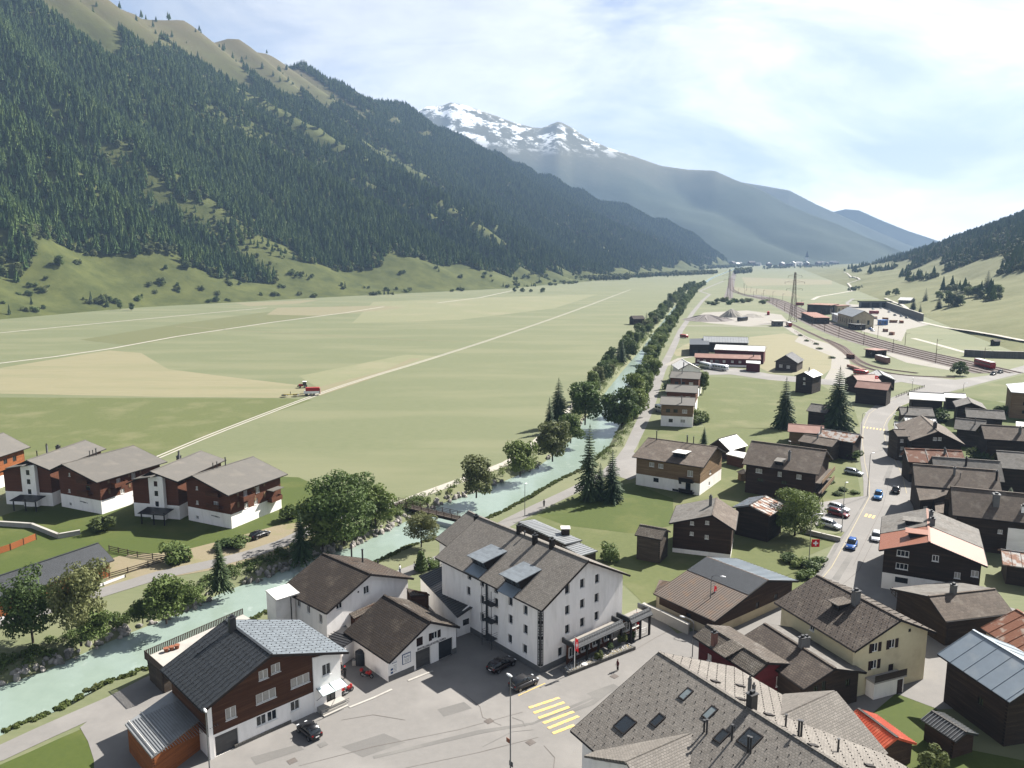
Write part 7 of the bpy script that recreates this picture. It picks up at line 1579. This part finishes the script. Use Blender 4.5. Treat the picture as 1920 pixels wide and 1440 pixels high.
def wallrun(label, pts, h, th, mat, name='retaining_wall'):
    P = [at(*p) for p in pts]; o = thing(name, label, 'wall', P[0])
    for a, b in zip(P, P[1:]): d = b - a; bx(o, 'section', (a + d / 2 - P[0]) + Vector((0, 0, h / 2)), (d.length + th * .5, th, h), mat, math.atan2(d.y, d.x)); bx(o, 'coping', (a + d / 2 - P[0]) + Vector((0, 0, h + .1)), (d.length + th * .6, th + .3, .2), 'concrete', math.atan2(d.y, d.x))
    return o
wallrun('dark stone retaining wall above the red railcar', [(1808, 668), (1860, 671), (1990, 674)], 3.8, 1.0, 'stone_base'); wallrun('curved concrete retaining wall behind the station yard', [(1661, 577), (1690, 588), (1712, 596), (1730, 603)], 6.5, 1.0, 'plinth_grey')
wallrun('low wall below the parking bay lawn', [(1500, 998), (1540, 1008), (1575, 1016)], .8, .25, 'concrete'); wallrun('low concrete terrace wall beside the first apartment chalet', [(-20, 985), (60, 990), (110, 1010), (150, 1003)], .9, .3, 'concrete'); wallrun('stone wall in front of the barn lean-to', [(1206, 1150), (1240, 1165), (1290, 1190)], 1.6, .3, 'concrete')
po = thing('tunnel_portal', 'grey concrete garage portal with dark openings beyond the station', 'portal', at(1640, 577)); bx(po, 'lintel', (0, 2, 6.6), (34, 8, 1.6), 'plinth_grey'); 
for x in (-16.4, -5, 6, 16.4): bx(po, 'pier', (x, 0, 2.9), (1.4, 3, 5.8), 'plinth_grey')
bx(po, 'dark_opening', (0, 3.5, 2.9), (32, .4, 5.7), 'wood_black'); bx(po, 'grass_roof', (0, 8, 7.5), (36, 22, .4), 'lawn')
# ------------------------------------------------------------------ railway
def track(label, P, ballast=None, w=3.4, z=.07):
    P = [Vector((p.x, p.y, z)) for p in P]; o = thing('railway_track', label, 'railway track', (0, 0, 0), group='railway tracks')
    for s in (-.55, .55):
        m = MB(); vs_ = []
        for i, p in enumerate(P):
            d = P[min(i + 1, len(P) - 1)] - P[max(0, i - 1)]; n = Vector((-d.y, d.x, 0)).normalized(); c = p + n * s
            vs_ += [c + n * .09 + Vector((0, 0, .02)), c + n * .09 + Vector((0, 0, .2)), c - n * .09 + Vector((0, 0, .2)), c - n * .09 + Vector((0, 0, .02))]
        m.add(vs_, [(4 * i + k, 4 * i + (k + 1) % 4, 4 * i + 4 + (k + 1) % 4, 4 * i + 4 + k) for i in range(len(P) - 1) for k in range(4)]); m.build('rail', 'rail_steel', o)
    strip('ballast_bed', P, w, ballast or 'ballast_brown', z, world=True, parent=o)
    return o
T1 = polyline([(1372, 520), (1373, 535), (1378, 545), (1400, 553), (1440, 562), (1478, 580), (1520, 602), (1580, 628), (1660, 652), (1760, 676), (1860, 700)], 0, 5)
def offs(P, s): 
    out_ = []
    for i, p in enumerate(P):
        d = P[min(i + 1, len(P) - 1)] - P[max(0, i - 1)]; out_.append(p + Vector((-d.y, d.x, 0)).normalized() * s)
    return out_
strip('rail_yard', offs(T1[15:], 4), 26, 'ballast', .055, world=True)
for k, s in enumerate((-5, 0.0, 5, 10, 15)): track(['nearest through track of the rail yard', 'second track of the rail yard', 'middle track of the rail yard', 'fourth track of the rail yard', 'farthest track of the rail yard'][k], offs(T1 if k < 2 else T1[18:], s), z=.07)
track('curved siding joining the yard from the gravel lane', polyline([(1475, 603), (1510, 620), (1548, 638), (1575, 654), (1592, 668), (1608, 682), (1640, 694), (1700, 704), (1790, 708)], 0, 6)); track('inner curved siding past the brown goods wagon', polyline([(1548, 636), (1580, 650), (1596, 664), (1615, 678), (1650, 690), (1720, 700)], 0, 6), z=.085)
def cpole(p, hh, label): 
    o = thing('catenary_pole', label, 'pole', p, group='catenary poles'); m = MB(); m.tube((0, 0, 0), (0, 0, hh), .16, .13, 6); m.build('mast', 'rail_steel', o); m = MB(); m.tube((0, 0, hh - 1), (2.6, -1.0, hh - .4), .06, n=5); m.build('bracket', 'rail_steel', o)
for s in (-8, 18.5):
    Q = offs(T1, s); acc = 0
    for a, b in zip(Q[6:], Q[7:]):
        acc += (b - a).length
        if acc > 38: cpole(b, 8.5, 'dark catenary mast beside the rail yard tracks'); acc = 0
def pylon(px, py, hh, label, k_=1.0):
    o = thing('pylon', label, 'pylon', at(px, py)); w0, w1 = hh * .062, hh * .012; m = MB(); lv = [0, .16, .30, .42, .53, .63, .72, .80, .87, .94, 1.0]
    def c(i, s): t = lv[i]; w = w0 + (w1 - w0) * t ** .8; return Vector((s[0] * w, s[1] * w, hh * t))
    cs = [(-1, -1), (1, -1), (1, 1), (-1, 1)]
    for k, s in enumerate(cs):
        lm = MB()
        for i in range(len(lv) - 1): lm.tube(c(i, s), c(i + 1, s), .17 * k_, n=4)
        lm.build('leg', 'rail_steel', o)
        s2 = cs[(k + 1) % 4]
        for i in range(len(lv) - 1): m.tube(c(i, s), c(i + 1, s2), .08 * k_, n=4, cap=False); m.tube(c(i, s2), c(i + 1, s), .08 * k_, n=4, cap=False); m.tube(c(i + 1, s), c(i + 1, s2), .08, n=4, cap=False)
    lt = m.build('lattice', 'rail_steel', o); lt['kind'] = 'stuff'
    for t, ll in ((.66, 7.0), (.80, 8.5), (.925, 6.0)):
        am = MB()
        for s in (-1, 1): am.tube((0, -.3, hh * t), (s * ll, 0, hh * t + .3), .12, .06, 4); am.tube((0, 0, hh * t + 1.6), (s * ll, 0, hh * t + .3), .09, .05, 4)
        ao = am.build('cross_arm', 'rail_steel', o)
        for s in (-1, 1): im = MB(); im.tube((s * ll, 0, hh * t + .2), (s * ll, 0, hh * t - 1.3), .12, n=5); im.build('insulator', 'steel_dark', ao)
    bx(o, 'footing', (0, 0, .2), (w0 * 2.4, w0 * 2.4, .4), 'concrete')
pylon(1486, 603, 43, 'tall lattice pylon beside the railway'); pylon(1366, 563, 40, 'second lattice pylon far down the railway', .7)
# station
def sbox(label, px0, py0, px1, py1, dep, h, wall, roof, name='station_building', rise=0.0, cat='building'):
    a, b = at(px0, py0), at(px1, py1); d = b - a; rz = math.atan2(d.y, d.x); o = thing(name, label, cat, a, rz); L = d.length
    n = max(2, int(L / 5)); M = Matrix.Identity(4)
    for (M2, wl) in ((frame((0, 0, 0), (1, 0, 0), (0, 0, 1)), L), (frame((L, 0, 0), (0, 1, 0), (0, 0, 1)), dep), (frame((L, dep, 0), (-1, 0, 0), (0, 0, 1)), L), (frame((0, dep, 0), (0, -1, 0), (0, 0, 1)), dep)):
        k = max(1, int(wl / 6)); hs = [((i + .5) * wl / k) for i in range(k)]
        panel('wall', o, M2, [(0, 0), (wl, 0), (wl, h), (0, h)], [rect(x, h * .5, 1.8, h * .4) for x in hs], .25 if M2.col[0].x else .24, wall)
        for x in hs: add_window(o, M2, x, h * .5, 1.8, h * .4, 'dark')
    if rise:
        for s in (0, 1):
            e = frame((-.8, -.8, h), (1, 0, 0), (0, dep / 2 + .8, rise)) if s == 0 else frame((L + .8, dep + .8, h), (-1, 0, 0), (0, -dep / 2 - .8, rise)); panel('roof', o, e, [(0, 0), (L + 1.6, 0), (L + 1.6, math.hypot(dep / 2 + .8, rise)), (0, math.hypot(dep / 2 + .8, rise))], [], .25, roof)
        for s in (0, L): m = MB(); m.add([(s, 0, h), (s, dep, h), (s, dep / 2, h + rise * dep / (dep + 1.6))], [(0, 1, 2)]); m.build('gable', wall, o)
    else: bx(o, 'roof', (L / 2, dep / 2, h + .2), (L + 1.6, dep + 1.6, .35), roof)
    return o
sbox('dark station hall with orange and grey flat roof', 1513, 588, 1556, 590, 26, 9, 'wood_black', 'rust'); sbox('orange-roofed annex of the station hall', 1556, 588, 1569, 589, 18, 8, 'plaster_cream', 'roof_terracotta'); sbox('long dark platform shelter with orange roof', 1503, 596, 1527, 607, 12, 5, 'wood_dark', 'roof_terracotta', 'platform_shelter')
sbox('stone-grey station house with gabled roof', 1570, 606, 1598, 615, 16, 9, 'plaster_cream', 'metal_grey', rise=5.0); sbox('flat-roofed wing of the station house', 1559, 600, 1570, 605, 12, 6, 'plaster', 'metal_grey'); sbox('dark kiosk in front of the station house', 1590, 616, 1606, 619, 7, 4, 'wood_black', 'metal_dark', 'kiosk')
sbox('small dark signal hut beside the curved siding', 1622, 668, 1642, 671, 8, 4, 'wood_black', 'roof_redbrown', 'hut', cat='hut'); sbox('white-roofed barn on the right hillside foot', 1684, 572, 1706, 573, 14, 6, 'plinth_grey', 'metal_white', 'barn', rise=3, cat='barn'); sbox('low concrete block hut beside the pylon', 1452, 612, 1468, 612, 8, 4, 'plinth_grey', 'concrete', 'hut', cat='hut')
sbox('blue site container in the station building yard', 1645, 609, 1654, 610, 6, 4, 'car_blue2', 'car_blue2', 'container', cat='container')
for i, (x, y, s) in enumerate([(1600, 598, 3), (1615, 602, 3.2), (1622, 610, 3), (1660, 600, 3), (1675, 605, 3.4), (1690, 606, 2.6), (1610, 595, 2.6), (1640, 598, 2.5), (1672, 628, 3), (1660, 622, 2.6), (1630, 606, 3)]):
    o = thing('material_stack', 'stack of timber or pallets on the station building yard', 'stack', at(x, y), RND.uniform(0, 3), 'material stacks on the building yard')
    for k in range(3): bx(o, 'layer', (RND.uniform(-.3, .3), 0, .4 + k * .75), (s * 1.6, s, .7), RND.choice(['wood_tan', 'rust', 'metal_white', 'wood_orange']))
# gravel heaps
for i, (x, y, w, hh, mat, lab) in enumerate([(1372, 594, 12, 7.5, 'gravel_pale', 'large pale gravel cone on the gravel yard'), (1325, 600, 22, 5, 'gravel_heap', 'long low dark gravel heap left of the pale cone'), (1412, 594, 12, 3, 'gravel_pale', 'small pale gravel heap right of the cone'), (1360, 600, 8, 2.5, 'gravel_heap', 'small brown earth heap before the gravel cone')]):
    bm = bmesh.new(); bmesh.ops.create_cone(bm, segments=20, radius1=w, radius2=w * .08, depth=hh, cap_ends=True); bmesh.ops.subdivide_edges(bm, edges=bm.edges, cuts=2)
    for v in bm.verts: v.co += Vector((noise.noise(v.co * .12 + Vector((i * 5, 0, 0))) * w * .18, noise.noise(v.co * .12 + Vector((0, i * 7, 3))) * w * .18, noise.noise(v.co * .2) * hh * .12)); v.co.z += hh / 2
    me = bpy.data.meshes.new('gravel_heap'); bm.to_mesh(me); bm.free(); me.materials.append(MATS[mat]); o = ob('gravel_heap', me); o.location = at(x, y); tag(o, lab, 'heap')
# huts on meadow and hillside
def tiny_house(p, L, Wd, h, wall, roof, rz, label, group=None, name='hut', cat='hut'):
    o = thing(name, label, cat, p, rz, group); bx(o, 'wall', (0, 0, h / 2), (L, Wd, h), wall); m = MB(); r = Wd * .3
    m.add([(-L / 2 - .5, -Wd / 2 - .5, h - .1), (L / 2 + .5, -Wd / 2 - .5, h - .1), (L / 2 + .5, 0, h + r), (-L / 2 - .5, 0, h + r), (-L / 2 - .5, Wd / 2 + .5, h - .1), (L / 2 + .5, Wd / 2 + .5, h - .1)], [(0, 1, 2, 3), (3, 2, 5, 4), (0, 3, 4), (1, 5, 2), (0, 4, 5, 1)]); m.build('roof', roof, o)
    bx(o, 'door', (0, -Wd / 2 - .04, h * .35), (1.2, .08, h * .7), 'trim_dark'); return o
tiny_house(at(1194, 608), 10, 8, 5, 'wood_black', 'wood_black', .3, 'dark hay hut beside the left bank trees')
p = at(1870, 606); u, v = p.xy.dot(DU.xy), p.xy.dot(DV.xy); tiny_house(Vector((p.x * .75, p.y * .75, hR(*[(p * .75).xy.dot(q.xy) for q in (DU, DV)])[0])), 4, 3.5, 3, 'wood_black', 'wood_black', .2, 'tiny dark hut on the right hillside meadow')
RV = random.Random(5)
for i in range(46):
    px = RV.uniform(1372, 1575); py = RV.uniform(494.5, 499.5); p = at(px, py); s = RV.uniform(1.0, 2.2)
    tiny_house(p, 16 * s, 12 * s, 8 * s, RV.choice(['plaster', 'wood_dark', 'wood_brown', 'plaster', 'metal_white']), RV.choice(['metal_white', 'eternit', 'metal_grey', 'eternit_brown']), RV.uniform(0, 3), 'pale house of the distant village at the valley end', 'houses of the distant village', 'village_house', 'house')
ct = thing('church_tower', 'church tower with pointed spire in the distant village', 'church', at(1512, 497)); bx(ct, 'tower', (0, 0, 22), (14, 14, 44), 'plaster'); m = MB(); m.tube((0, 0, 44), (0, 0, 82), 11, .5, 4); m.build('spire', 'trim_dark', ct)
